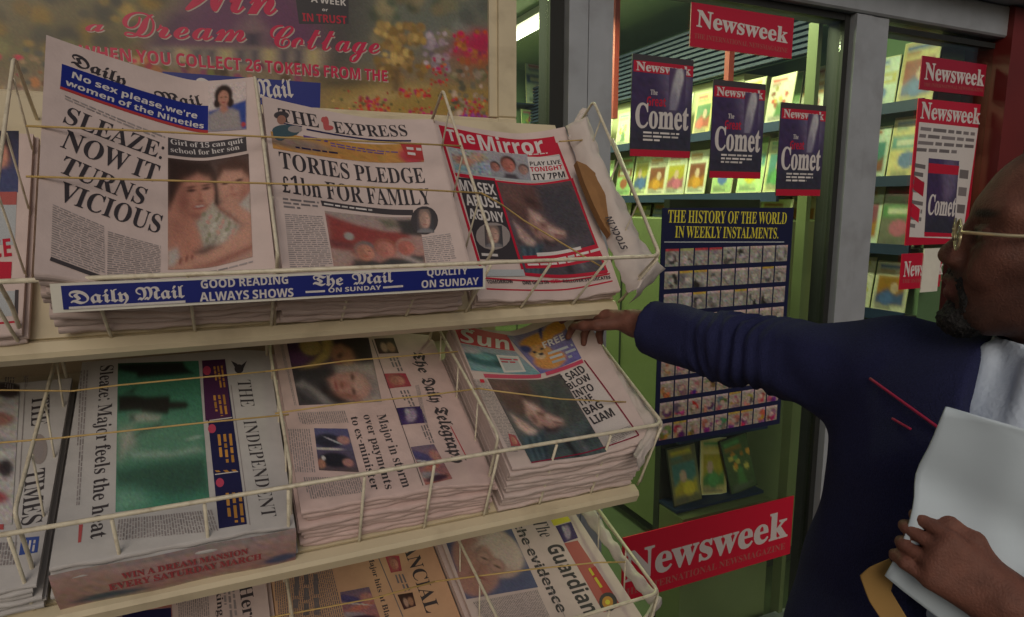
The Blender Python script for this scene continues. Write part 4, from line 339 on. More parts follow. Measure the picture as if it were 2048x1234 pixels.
  ('B','lettering','W',3,[384,1032,1538,1032,1538,723,384,723]),]),
 'news1': dict(f=(1.546, 1.62, 90.0), X0=1.2516, w=0.3876, H=0.1171, b0=0.44, s=(0, 0, 0.2, 1.4, 0, 0.2, 1.5, (1, 1)), el=[
  ('T','lettering','slab','Newsweek','W',188,4958,3629,4837,440),('T','lettering','serif','THE INTERNATIONAL NEWSMAGAZINE','rs',135,4633,3695,4556,132),]),
 'news2': dict(f=(1.546, 1.62, 90.0), X0=1.0737, w=0.7069, H=0.2165, b0=-1.2125, s=(0, 0, 0.2, 1.4, 0, 0.2, 1.5, (1, 1)), el=[
  ('T','lettering','slab','Newsweek','W2',69,-11434,6818,-11401,979),('T','lettering','serif','THE INTERNATIONAL NEWSMAGAZINE','rs',-44,-11905,6812,-11868,229),]),
 'news3': dict(f=(1.546, 1.62, 90.0), X0=2.2389, w=0.3581, H=0.1107, b0=0.3929, s=(0, 0, 0.2, 1.4, 0, 0.2, 1.5, (1, 1)), el=[
  ('T','lettering','slab','Newsweek','W',197,4284,3487,4289,549),('T','lettering','serif','THE INTERNATIONAL NEWSMAGAZINE','rs',205,4054,3525,4082,114),]),
 'news4': dict(f=(1.546, 1.62, 90.0), X0=2.2306, w=0.226, H=0.1286, b0=-0.2991, s=(0, 0, 0.2, 1.4, 0, 0.2, 1.5, (1, 1)), el=[
  ('T','lettering','slab','Newsweek','W',147,-2520,2329,-2524,540),('T','lettering','serif','THE INTERNATIONAL','rs',125,-2754,2371,-2789,127),]),
 'letter': dict(f=(1.546, 1.62, 90.0), X0=2.2406, w=0.3459, H=0.5051, b0=-0.1409, s=(0, 0, 0.2, 1.4, 0, 0.2, 1.5, (1, 1)), el=[
  ('T','lettering','slab','Newsweek','W',163,2987,3476,2949,549),('R','body_text','W',[130,2851,3442,2805,3197,-1248,172,-1113]),('B','body_text','g2',4,[250,2756,3285,2691,3295,1797,125,1803]),
  ('B','body_text','g2',4,[112,1530,683,1477,720,329,117,395]),('B','body_text','g2',4,[137,256,741,188,740,-910,158,-830]),('B','body_text','R',2,[152,1257,724,1027,685,-909,155,-619]),
  ('B','body_text','g2',4,[2621,1456,3151,1433,3171,-1098,2749,-1053]),('I','cover_picture','comet',[819,1653,2539,1596,2650,-1162,987,-1093]),('R','cover_picture','R',[846,1481,2569,1419,2565,1096,871,1134]),
  ('R','cover_picture','R',[966,-949,2658,-1033,2650,-1162,990,-1111]),('T','cover_picture','slab','Comet','W',1007,-307,2581,-389,702),]),
 'hist': dict(f=(1.546, 1.62, 90.0), X0=1.1779, w=0.5117, H=0.7149, b0=-0.7222, s=(0, 0, 0.2, 1.4, 0, 0.2, 1.5, (1, 1)), el=[
  ('T','lettering','serif','THE HISTORY OF THE WORLD','yl',192,-488,4845,-585,356),('T','lettering','serif','IN WEEKLY INSTALMENTS.','yl',462,-924,4542,-1037,332),('R','cover_picture','bg',[92,-1032,4786,-1137,4789,-1169,93,-1060]),
  ('I','cover_picture','cover 0',[153,-1251,639,-1251,639,-1766,153,-1766]),('I','cover_picture','cover 1',[693,-1251,1179,-1251,1179,-1766,693,-1766]),('I','cover_picture','cover 2',[1233,-1251,1719,-1251,1719,-1766,1233,-1766]),
  ('I','cover_picture','cover 3',[1773,-1251,2259,-1251,2259,-1766,1773,-1766]),('I','cover_picture','cover 4',[2313,-1251,2799,-1251,2799,-1766,2313,-1766]),
  ('I','cover_picture','cover 5',[2852,-1251,3339,-1251,3339,-1766,2852,-1766]),('I','cover_picture','cover 6',[3392,-1251,3878,-1251,3878,-1766,3392,-1766]),
  ('I','cover_picture','cover 7',[3932,-1251,4418,-1251,4418,-1766,3932,-1766]),('I','cover_picture','cover 8',[4472,-1251,4958,-1251,4958,-1766,4472,-1766]),('I','cover_picture','cover 9',[153,-1913,639,-1913,639,-2427,153,-2427]),
  ('I','cover_picture','cover 10',[693,-1913,1179,-1913,1179,-2427,693,-2427]),('I','cover_picture','cover 11',[1233,-1913,1719,-1913,1719,-2427,1233,-2427]),
  ('I','cover_picture','cover 12',[1773,-1913,2259,-1913,2259,-2427,1773,-2427]),('I','cover_picture','cover 13',[2313,-1913,2799,-1913,2799,-2427,2313,-2427]),
  ('I','cover_picture','cover 14',[2852,-1913,3339,-1913,3339,-2427,2852,-2427]),('I','cover_picture','cover 15',[3392,-1913,3878,-1913,3878,-2427,3392,-2427]),
  ('I','cover_picture','cover 16',[3932,-1913,4418,-1913,4418,-2427,3932,-2427]),('I','cover_picture','cover 17',[4472,-1913,4958,-1913,4958,-2427,4472,-2427]),
  ('I','cover_picture','cover 18',[153,-2574,639,-2574,639,-3089,153,-3089]),('I','cover_picture','cover 19',[693,-2574,1179,-2574,1179,-3089,693,-3089]),
  ('I','cover_picture','cover 20',[1233,-2574,1719,-2574,1719,-3089,1233,-3089]),('I','cover_picture','cover 21',[1773,-2574,2259,-2574,2259,-3089,1773,-3089]),
  ('I','cover_picture','cover 22',[2313,-2574,2799,-2574,2799,-3089,2313,-3089]),('I','cover_picture','cover 23',[2852,-2574,3339,-2574,3339,-3089,2852,-3089]),
  ('I','cover_picture','cover 24',[3392,-2574,3878,-2574,3878,-3089,3392,-3089]),('I','cover_picture','cover 25',[3932,-2574,4418,-2574,4418,-3089,3932,-3089]),
  ('I','cover_picture','cover 26',[4472,-2574,4958,-2574,4958,-3089,4472,-3089]),('I','cover_picture','cover 27',[153,-3235,639,-3235,639,-3750,153,-3750]),
  ('I','cover_picture','cover 28',[693,-3235,1179,-3235,1179,-3750,693,-3750]),('I','cover_picture','cover 29',[1233,-3235,1719,-3235,1719,-3750,1233,-3750]),
  ('I','cover_picture','cover 30',[1773,-3235,2259,-3235,2259,-3750,1773,-3750]),('I','cover_picture','cover 31',[2313,-3235,2799,-3235,2799,-3750,2313,-3750]),
  ('I','cover_picture','cover 32',[2852,-3235,3339,-3235,3339,-3750,2852,-3750]),('I','cover_picture','cover 33',[3392,-3235,3878,-3235,3878,-3750,3392,-3750]),
  ('I','cover_picture','cover 34',[3932,-3235,4418,-3235,4418,-3750,3932,-3750]),('I','cover_picture','cover 35',[4472,-3235,4958,-3235,4958,-3750,4472,-3750]),
  ('I','cover_picture','cover 36',[153,-3897,639,-3897,639,-4411,153,-4411]),('I','cover_picture','cover 37',[693,-3897,1179,-3897,1179,-4411,693,-4411]),
  ('I','cover_picture','cover 38',[1233,-3897,1719,-3897,1719,-4411,1233,-4411]),('I','cover_picture','cover 39',[1773,-3897,2259,-3897,2259,-4411,1773,-4411]),
  ('I','cover_picture','cover 40',[2313,-3897,2799,-3897,2799,-4411,2313,-4411]),('I','cover_picture','cover 41',[2852,-3897,3339,-3897,3339,-4411,2852,-4411]),
  ('I','cover_picture','cover 42',[3392,-3897,3878,-3897,3878,-4411,3392,-4411]),('I','cover_picture','cover 43',[3932,-3897,4418,-3897,4418,-4411,3932,-4411]),
  ('I','cover_picture','cover 44',[4472,-3897,4958,-3897,4958,-4411,4472,-4411]),('I','cover_picture','cover 45',[153,-4558,639,-4558,639,-5073,153,-5073]),
  ('I','cover_picture','cover 46',[693,-4558,1179,-4558,1179,-5073,693,-5073]),('I','cover_picture','cover 47',[1233,-4558,1719,-4558,1719,-5073,1233,-5073]),
  ('I','cover_picture','cover 48',[1773,-4558,2259,-4558,2259,-5073,1773,-5073]),('I','cover_picture','cover 49',[2313,-4558,2799,-4558,2799,-5073,2313,-5073]),
  ('I','cover_picture','cover 50',[2852,-4558,3339,-4558,3339,-5073,2852,-5073]),('I','cover_picture','cover 51',[3392,-4558,3878,-4558,3878,-5073,3392,-5073]),
  ('I','cover_picture','cover 52',[3932,-4558,4418,-4558,4418,-5073,3932,-5073]),('I','cover_picture','cover 53',[4472,-4558,4958,-4558,4958,-5073,4472,-5073]),
  ('I','cover_picture','cover 54',[153,-5219,639,-5219,639,-5734,153,-5734]),('I','cover_picture','cover 55',[693,-5219,1179,-5219,1179,-5734,693,-5734]),
  ('I','cover_picture','cover 56',[1233,-5219,1719,-5219,1719,-5734,1233,-5734]),('I','cover_picture','cover 57',[1773,-5219,2259,-5219,2259,-5734,1773,-5734]),
  ('I','cover_picture','cover 58',[2313,-5219,2799,-5219,2799,-5734,2313,-5734]),('I','cover_picture','cover 59',[2852,-5219,3339,-5219,3339,-5734,2852,-5734]),
  ('I','cover_picture','cover 60',[3392,-5219,3878,-5219,3878,-5734,3392,-5734]),('I','cover_picture','cover 61',[3932,-5219,4418,-5219,4418,-5734,3932,-5734]),
  ('I','cover_picture','cover 62',[4472,-5219,4958,-5219,4958,-5734,4472,-5734]),('I','cover_picture','cover 63',[153,-5881,639,-5881,639,-6395,153,-6395]),
  ('I','cover_picture','cover 64',[693,-5881,1179,-5881,1179,-6395,693,-6395]),('I','cover_picture','cover 65',[1233,-5881,1719,-5881,1719,-6395,1233,-6395]),
  ('I','cover_picture','cover 66',[1773,-5881,2259,-5881,2259,-6395,1773,-6395]),('I','cover_picture','cover 67',[2313,-5881,2799,-5881,2799,-6395,2313,-6395]),
  ('I','cover_picture','cover 68',[2852,-5881,3339,-5881,3339,-6395,2852,-6395]),('I','cover_picture','cover 69',[3392,-5881,3878,-5881,3878,-6395,3392,-6395]),
  ('I','cover_picture','cover 70',[3932,-5881,4418,-5881,4418,-6395,3932,-6395]),('I','cover_picture','cover 71',[4472,-5881,4958,-5881,4958,-6395,4472,-6395]),
  ('I','cover_picture','cover 72',[153,-6542,639,-6542,639,-7057,153,-7057]),('I','cover_picture','cover 73',[693,-6542,1179,-6542,1179,-7057,693,-7057]),
  ('I','cover_picture','cover 74',[1233,-6542,1719,-6542,1719,-7057,1233,-7057]),('I','cover_picture','cover 75',[1773,-6542,2259,-6542,2259,-7057,1773,-7057]),
  ('I','cover_picture','cover 76',[2313,-6542,2799,-6542,2799,-7057,2313,-7057]),('I','cover_picture','cover 77',[2852,-6542,3339,-6542,3339,-7057,2852,-7057]),
  ('I','cover_picture','cover 78',[3392,-6542,3878,-6542,3878,-7057,3392,-7057]),('I','cover_picture','cover 79',[3932,-6542,4418,-6542,4418,-7057,3932,-7057]),
  ('I','cover_picture','cover 80',[4472,-6542,4958,-6542,4958,-7057,4472,-7057]),]),
}
TIERS = {1:(1.1455,-.1968,55.0,),2:(1.0602,-.5673,28.5,),3:(1.0286,-.928,20.0,)}
STRIPX = (-.1823,.4065,)
STRIPZ = (-.0388,-.0075,)
BANDS = ((((-.2239,1.1271,1.7282,),(-.1489,1.1338,1.7291,),(.0814,1.1653,1.7304,),(.2258,1.1648,1.7298,),(.4248,1.1569,1.7272,),),'upper tan elastic band across the top-shelf tabloids',),(((.6954,1.281,1.7563,),(.7603,1.2853,1.7624,),),'short tan elastic band over the torn wrapping paper',),(((-.2204,1.0779,1.658,),(-.0759,1.0888,1.656,),(.0864,1.0968,1.6535,),(.2105,1.1001,1.6512,),(.4369,1.0884,1.6415,),),'lower tan elastic band across the top-shelf tabloids',),(((.4369,1.0884,1.6415,),(.497,1.1379,1.6216,),(.551,1.1531,1.591,),(.6597,1.0453,1.5068,),),'slanting tan elastic band over the red-topped tabloid on the top shelf',),(((-.3941,1.2448,1.335,),(-.3157,1.241,1.3329,),(-.2216,1.225,1.3242,),(-.1547,1.2278,1.3257,),(-.0347,1.2271,1.3254,),(.0718,1.2262,1.3249,),),'upper tan elastic band across the two left broadsheets',),(((-.3685,1.1376,1.2825,),(-.228,1.1292,1.2779,),(-.1539,1.1274,1.2769,),(-.0303,1.1246,1.2754,),(.0984,1.1197,1.2728,),),'lower tan elastic band across the two left broadsheets',),(((.0718,1.2262,1.3249,),(.2123,1.2332,1.3287,),(.4397,1.2294,1.3266,),),'upper tan elastic band across the blackletter-titled broadsheet',),(((.0768,1.1253,1.2758,),(.1775,1.1284,1.2775,),(.3311,1.124,1.2751,),(.4437,1.125,1.2757,),),'lower tan elastic band across the blackletter-titled broadsheet',),(((.4437,1.125,1.2757,),(.4715,1.1078,1.272,),(.5929,1.0769,1.2495,),(.7397,1.0676,1.2274,),),'tan elastic band across the dark photo of the middle-shelf tabloid',),(((.3538,1.14,.8922,),(.5563,1.1142,.8828,),(.6953,1.0928,.875,),(.7557,1.0778,.8696,),),"tan elastic band across the bald man's photo",),(((.0501,1.1487,.8954,),(.1052,1.145,.894,),(.2311,1.1365,.8909,),(.3538,1.14,.8922,),),'tan elastic band across the salmon pink broadsheet',),)
HB_ = [0.00066672, -8.7109e-05, 0.095593, -0.00036569, 0.0020013, 0.61674, -0.00024545, -8.379e-05]
KX_, KY_ = 0.0008, 0.00205
WRAPS = {'ah':.075,'a':(((.7409,.4138,),(.7375,.3124,),(.7427,.1933,),(.7458,.0934,),(.7486,.0219,),(.7529,-.013,),),((.8109,.4095,),(.8044,.3126,),(.8266,.1857,),(.834,.103,),(.8674,.038,),(.7523,-.0348,),),((.7225,.2991,),(.7429,.2891,),(.7601,.2656,),(.7662,.2172,),(.7566,.1751,),(.7429,.111,),(.7348,.1331,),(.7274,.1826,),(.7228,.2425,),),((.7651,.0707,),(.7525,.1508,),),),'e':(((.7937,.4629,),(.7669,.4285,),(.7365,.3807,),(.7524,.3423,),),((.8094,.4701,),(.807,.4342,),(.7792,.3974,),(.7605,.3357,),),),'b':(((.7493,.3653,),(.7531,.2439,),(.7536,.1088,),(.755,.0263,),(.6969,-.0234,),),((.7791,.2899,),(.7966,.2608,),(.7915,.1535,),(.8047,.0326,),(.6819,-.0645,),),),'c':(((.7841,.3253,),(.7918,.2169,),(.7955,.1201,),(.8043,.0461,),(.7477,.0107,),),((.8263,.3315,),(.8146,.2389,),(.8176,.1422,),(.8347,.0448,),(.7513,-.0025,),),)}
# ------------------------------------------------------------------ helpers
def link(o, parent=None):
    COLL.objects.link(o)
    if parent is not None:
        o.parent = parent
    return o
def tag(o, label, cat, group=None):
    o['label'] = label
    o['category'] = cat
    if group:
        o['group'] = group
    return o
def empty(name, loc, rot=(0, 0, 0)):
    o = bpy.data.objects.new(name, None)
    o.empty_display_size = 0.05
    o.location = loc
    o.rotation_euler = rot
    return link(o)
def meshobj(name, verts, faces, mat, parent=None, smooth=False, cols=None, loc=None):
    me = bpy.data.meshes.new(name)
    me.from_pydata([tuple(v) for v in verts], [], [tuple(f) for f in faces])
    if cols is not None:
        at = me.color_attributes.new("Col", 'FLOAT_COLOR', 'POINT')
        c = np.ones((len(verts), 4), np.float32)
        c[:, :3] = np.asarray(cols, np.float32)
        at.data.foreach_set("color", c.ravel())
    if smooth:
        me.polygons.foreach_set("use_smooth", [True] * len(me.polygons))
    me.materials.append(mat)
    o = bpy.data.objects.new(name, me)
    if loc is not None:
        o.location = loc
    return link(o, parent)
class MB:
    """collects boxes, tubes and grids of ONE mesh"""
    def __init__(s):
        s.v, s.f, s.c = [], [], []
    def add(s, v, f, col=None):
        n = len(s.v)
        s.v += [tuple(x) for x in v]
        s.f += [tuple(i + n for i in q) for q in f]
        if col is not None:
            s.c += [col] * len(v)
    def box(s, x0, x1, y0, y1, z0, z1, M=None, bev=0.0):
        if bev:
            b = bev
            prof = [(y0 + b, z0), (y1 - b, z0), (y1, z0 + b), (y1, z1 - b), (y1 - b, z1), (y0 + b, z1), (y0, z1 - b), (y0, z0 + b)]
            v = [Vector((x, y, z)) for x in (x0, x1) for y, z in prof]
            f = [tuple(range(8))[::-1], tuple(range(8, 16))] + [(i, (i + 1) % 8, 8 + (i + 1) % 8, 8 + i) for i in range(8)]
        else:
            v = [Vector((x, y, z)) for z in (z0, z1) for x, y in ((x0, y0), (x1, y0), (x1, y1), (x0, y1))]
            f = [(3, 2, 1, 0), (4, 5, 6, 7), (0, 1, 5, 4), (1, 2, 6, 5), (2, 3, 7, 6), (3, 0, 4, 7)]
        if M is not None:
            v = [M @ p for p in v]
        s.add(v, f)
        return s
    def tube(s, pts, r, n=8, taper=None):
        pts = [Vector(p) for p in pts]
        rings = []
        up = Vector((0.3, 0.2, 0.93)).normalized()
        for i, p in enumerate(pts):
            a = pts[max(i - 1, 0)]
            b = pts[min(i + 1, len(pts) - 1)]
            d = (b - a).normalized()
            u = d.cross(up)
            if u.length < 1e-3:
                u = d.cross(Vector((1, 0, 0)))
            u.normalize()
            w = d.cross(u)
            rr = r if taper is None else taper[i]
            rings.append([p + u * rr * math.cos(2 * math.pi * k / n) + w * rr * math.sin(2 * math.pi * k / n) for k in range(n)])
        v = [p for q in rings for p in q]
        f = [(i * n + k, i * n + (k + 1) % n, (i + 1) * n + (k + 1) % n, (i + 1) * n + k) for i in range(len(pts) - 1) for k in range(n)]
        f += [tuple(range(n))[::-1], tuple(range((len(pts) - 1) * n, len(pts) * n))]
        s.add(v, f)
        return s
    def build(s, name, mat, parent=None, smooth=False):
        return meshobj(name, s.v, s.f, mat, parent, smooth, s.c if s.c else None)
# ------------------------------------------------------------------ materials
def mat(name, col, rough=0.6, var=0.12, scale=12, bump=0.0, bscale=None, metal=0.0, spec=0.5, attr=False, sub=0.0, dirt=None):
    m = bpy.data.materials.new(name)
    m.use_nodes = True
    t = m.node_tree
    p = t.nodes["Principled BSDF"]
    p.inputs['Roughness'].default_value = rough
    p.inputs['Metallic'].default_value = metal
    p.inputs['Specular IOR Level'].default_value = spec
    tc = t.nodes.new("ShaderNodeTexCoord")
    nz = t.nodes.new("ShaderNodeTexNoise")
    nz.inputs['Scale'].default_value = scale
    nz.inputs['Detail'].default_value = 6
    t.links.new(tc.outputs['Object'], nz.inputs['Vector'])
    mr = t.nodes.new("ShaderNodeMapRange")
    mr.inputs['From Min'].default_value, mr.inputs['From Max'].default_value = 0.25, 0.75
    mr.inputs['To Min'].default_value, mr.inputs['To Max'].default_value = 1 - var, 1 + var
    t.links.new(nz.outputs['Fac'], mr.inputs['Value'])
    mx = t.nodes.new("ShaderNodeMix")
    mx.data_type = 'RGBA'
    mx.blend_type = 'MULTIPLY'
    mx.inputs['Factor'].default_value = 1.0
    if attr:
        ca = t.nodes.new("ShaderNodeVertexColor")
        ca.layer_name = "Col"
        t.links.new(ca.outputs['Color'], mx.inputs['A'])
    else:
        mx.inputs['A'].default_value = (*col, 1)
    t.links.new(mr.outputs['Result'], mx.inputs['B'])
    out = mx.outputs['Result']
    if dirt:
        n2 = t.nodes.new("ShaderNodeTexNoise")
        n2.inputs['Scale'].default_value = dirt[1]
        n2.inputs['Detail'].default_value = 8
        t.links.new(tc.outputs['Object'], n2.inputs['Vector'])
        r2 = t.nodes.new("ShaderNodeMapRange")
        r2.inputs['From Min'].default_value, r2.inputs['From Max'].default_value = 0.52, 0.72
        r2.inputs['To Max'].default_value = dirt[2]
        t.links.new(n2.outputs['Fac'], r2.inputs['Value'])
        m2 = t.nodes.new("ShaderNodeMix")
        m2.data_type = 'RGBA'
        t.links.new(r2.outputs['Result'], m2.inputs['Factor'])
        t.links.new(out, m2.inputs['A'])
        m2.inputs['B'].default_value = (*dirt[0], 1)
        out = m2.outputs['Result']
    t.links.new(out, p.inputs['Base Color'])
    if sub:
        p.inputs['Subsurface Weight'].default_value = sub
        p.inputs['Subsurface Radius'].default_value = (0.01, 0.004, 0.002)
    if bump:
        nb = t.nodes.new("ShaderNodeTexNoise")
        nb.inputs['Scale'].default_value = bscale or scale * 4
        nb.inputs['Detail'].default_value = 5
        t.links.new(tc.outputs['Object'], nb.inputs['Vector'])
        bp = t.nodes.new("ShaderNodeBump")
        bp.inputs['Strength'].default_value = bump
        bp.inputs['Distance'].default_value = 0.004
        t.links.new(nb.outputs['Fac'], bp.inputs['Height'])
        t.links.new(bp.outputs['Normal'], p.inputs['Normal'])
    return m
M = {}
M['ink'] = mat('printed_ink', (0, 0, 0), 0.65, 0.16, 900, attr=True, spec=0.3)
M['gloss'] = mat('glossy_print', (0, 0, 0), 0.3, 0.10, 700, attr=True)
M['paper'] = mat('newsprint', (.585, .475, .445), 0.85, 0.07, 25, bump=0.25, bscale=60, spec=0.2)
M['paper2'] = mat('pink_edged_newsprint', (.60, .45, .42), 0.85, 0.10, 30, bump=0.3, bscale=60, spec=0.2)
M['salmon'] = mat('salmon_newsprint', (.58, .36, .22), 0.85, 0.08, 25, bump=0.25, bscale=60, spec=0.2)
M['grey_paper'] = mat('grey_newsprint', (.50, .48, .47), 0.85, 0.07, 25, bump=0.25, bscale=60, spec=0.2)
M['cream'] = mat('cream_enamel', (.60, .52, .36), 0.38, 0.07, 9, bump=0.05, dirt=((.25, .19, .12), 14, 0.35))
M['wire'] = mat('cream_coated_wire', (.66, .60, .46), 0.4, 0.12, 60, dirt=((.30, .22, .13), 70, 0.5))
M['wall'] = mat('cream_painted_wall', (.36, .29, .20), 0.7, 0.12, 5, bump=0.2, dirt=((.16, .12, .08), 4, 0.4))
M['alu'] = mat('grey_aluminium', (.37, .39, .42), 0.42, 0.08, 14, metal=0.25, bump=0.04, dirt=((.16, .15, .15), 9, 0.35))
M['gasket'] = mat('black_rubber', (.012, .013, .012), 0.6)
M['band'] = mat('tan_rubber', (.50, .34, .12), 0.5, 0.1, 40)
M['strip'] = mat('blue_plastic_strip', (.008, .016, .17), 0.35, 0.06, 30)
M['whiteplastic'] = mat('white_plastic', (.66, .64, .56), 0.4, 0.06, 30)
M['wrap'] = mat('white_wrapping_paper', (.58, .51, .47), 0.8, 0.08, 16, bump=0.5, bscale=38)
M['brown'] = mat('brown_cardboard', (.27, .135, .05), 0.85, 0.12, 30, bump=0.2)
M['skin'] = mat('dark_brown_skin', (.12, .046, .03), 0.62, 0.24, 60, bump=0.35, bscale=420, attr=True, sub=0.05, spec=0.35)
M['hair'] = mat('black_hair', (.008, .007, .007), 0.75, 0.4, 160, bump=1.0, bscale=320)
M['jacket'] = mat('navy_jacket_cloth', (.020, .023, .075), 0.85, 0.28, 420, bump=0.7, bscale=520, spec=0.2)
M['shirt'] = mat('pale_blue_shirt_cloth', (.60, .69, .82), 0.8, 0.05, 30, bump=0.3, bscale=160)
M['trouser'] = mat('charcoal_cloth', (.03, .03, .035), 0.85, 0.1, 60, bump=0.3)
M['shoe'] = mat('black_leather', (.012, .01, .01), 0.35)
M['piping'] = mat('crimson_piping', (.42, .01, .07), 0.6)
M['gold'] = mat('pale_gold_metal', (.78, .66, .40), 0.3, metal=0.6)
M['wpaper'] = mat('white_paper', (.54, .63, .70), 0.7, 0.04, 8, bump=0.15, bscale=20)  # white sheets; the blue of the daylight is put into their colour
M['manila'] = mat('manila_paper', (.34, .20, .06), 0.8, 0.08, 20)
M['pave'] = mat('grey_paving', (.16, .155, .15), 0.9, 0.2, 6, bump=0.4, bscale=40)
M['asphalt'] = mat('asphalt', (.05, .05, .052), 0.95, 0.25, 40, bump=0.6, bscale=150)
M['lino'] = mat('dark_green_lino', (.045, .06, .03), 0.45, 0.2, 6)
M['greenpanel'] = mat('green_laminate', (.16, .19, .085), 0.5, 0.10, 5)
M['ceil'] = mat('shop_ceiling_paint', (.34, .40, .28), 0.8, 0.08, 4)
M['inwall'] = mat('shop_wall_paint', (.14, .22, .12), 0.8, 0.1, 4)
M['shelfstrip'] = mat('navy_shelf_edge', (.015, .03, .08), 0.5)
M['pelmet'] = mat('teal_slats', (.03, .10, .10), 0.5)
M['red'] = mat('red_paint', (.13, .012, .010), 0.45, 0.12, 6, bump=0.05)
M['cardstock'] = mat('card_stock', (.62, .62, .38), 0.6, 0.06, 10)
M['darkwood'] = mat('dark_shelf', (.03, .035, .025), 0.6)
def glass_mat():
    m = bpy.data.materials.new('window_glass')
    m.use_nodes = True
    t = m.node_tree
    t.nodes.clear()
    o = t.nodes.new("ShaderNodeOutputMaterial")
    a = t.nodes.new("ShaderNodeBsdfTransparent")
    a.inputs[0].default_value = (.90, .95, .90, 1)
    b = t.nodes.new("ShaderNodeBsdfGlossy")
    b.inputs['Roughness'].default_value = 0.02
    fr = t.nodes.new("ShaderNodeFresnel")
    ge = t.nodes.new("ShaderNodeNewGeometry")
    ior = t.nodes.new("ShaderNodeMapRange")          # a thin pane: the same reflection on both faces
    ior.inputs['To Min'].default_value, ior.inputs['To Max'].default_value = 1.45, 1 / 1.45
    t.links.new(ge.outputs['Backfacing'], ior.inputs['Value'])
    t.links.new(ior.outputs['Result'], fr.inputs[0])
    no = t.nodes.new("ShaderNodeTexNoise")
    no.inputs['Scale'].default_value = 3
    bp = t.nodes.new("ShaderNodeBump")
    bp.inputs['Strength'].default_value = 0.02
    t.links.new(no.outputs['Fac'], bp.inputs['Height'])
    t.links.new(bp.outputs['Normal'], b.inputs['Normal'])
    x = t.nodes.new("ShaderNodeMixShader")
    t.links.new(fr.outputs[0], x.inputs[0])
    t.links.new(a.outputs[0], x.inputs[1])
    t.links.new(b.outputs[0], x.inputs[2])
    t.links.new(x.outputs[0], o.inputs[0])
    return m
M['glass'] = glass_mat()
def emit_mat(name, col, st):
    m = bpy.data.materials.new(name)
    m.use_nodes = True
    t = m.node_tree
    p = t.nodes["Principled BSDF"]
    p.inputs['Base Color'].default_value = (*col, 1)
    p.inputs['Emission Color'].default_value = (*col, 1)
    p.inputs['Emission Strength'].default_value = st
    return m
M['tube'] = emit_mat('fluorescent_tube', (1.0, 1.0, .72), 9.0)
# ------------------------------------------------------------------ printing on pages: lettering, patches, pictures
COL = dict(K=(.040, .034, .040), K2=(.055, .047, .052), W=(.60, .56, .545), W2=(.57, .51, .49), R=(.45, .010, .035), Rd=(.40, .04, .04), dr=(.22, .01, .04),
           B=(.008, .018, .20), B2=(.05, .09, .32), nv=(.015, .015, .07), g=(.29, .255, .255), g2=(.17, .15, .155), gm=(.30, .26, .25), bg=(.40, .43, .45),
           hr=(.03, .015, .012), sk=(.44, .20, .14), sk2=(.30, .15, .11), sk3=(.40, .26, .21), rs=(.40, .10, .09), cr=(.45, .09, .09), tl=(.05, .09, .11),
           pu=(.12, .07, .24), pl=(.07, .02, .07), pk=(.50, .06, .12), gr=(.28, .40, .14), yl=(.62, .55, .05), pr=(.52, .008, .065), ps=(.46, .38, .33))
COL['or'] = (.50, .24, .05)
CAPH = {}
_tess = {}
def within(p, loop):
    r = False
    for i in range(len(loop)):
        a, b = loop[i - 1], loop[i]
        if (a.y > p.y) != (b.y > p.y) and p.x < a.x + (b.x - a.x) * (p.y - a.y) / (b.y - a.y):
            r = not r
    return r
def fill(ls):
    """triangles of the outer outlines, each with its own holes"""
    start, n = [], 0
    for l in ls:
        start.append(n)
        n += len(l)
    deep = [sum(within(l[0], m) for m in ls if m is not l) for l in ls]
    tris = []
    for i, l in enumerate(ls):
        if deep[i] % 2:
            continue
        grp = [i] + [j for j, m in enumerate(ls) if deep[j] == deep[i] + 1 and within(m[0], l)]
        ids = [start[j] + q for j in grp for q in range(len(ls[j]))]
        tris += [tuple(ids[q] for q in t) for t in tessellate_polygon([ls[j] for j in grp])]
    return tris
def glyph(font, ch):
    k = (font, ch)
    if ch not in GLY[font]:
        k = ('sans', ch)
    if k[1] not in GLY[k[0]]:
        return None
    if k not in _tess:
        g = GLY[k[0]][k[1]]
        ls = [[Vector((l[i] / 500, l[i + 1] / 500, 0)) for i in range(0, len(l), 2)] for l in g[1:]]
        every = [p for l in ls for p in l]
        _tess[k] = (g[0] / 500, [(p.x, p.y) for p in every], fill(ls))
    return _tess[k]
for _f in ('serif', 'serifl', 'serifi', 'frak', 'script', 'sans', 'sansi', 'slab'):
    CAPH[_f] = max(y for x, y in glyph(_f, 'T' if _f in('script','frak') else 'S' if _f == 'sansi' else 'N' if _f != 'script' else 'D')[1])
def text_polys(font, s):
    x, out = 0.0, []
    for ch in s:
        if ch == ' ':
            x += 0.16
            continue
        g = glyph(font, ch)
        if g is None:
            x += 0.2
            continue
        out.append(([(px + x, py) for px, py in g[1]], g[2]))
        x += g[0]
    return out, x
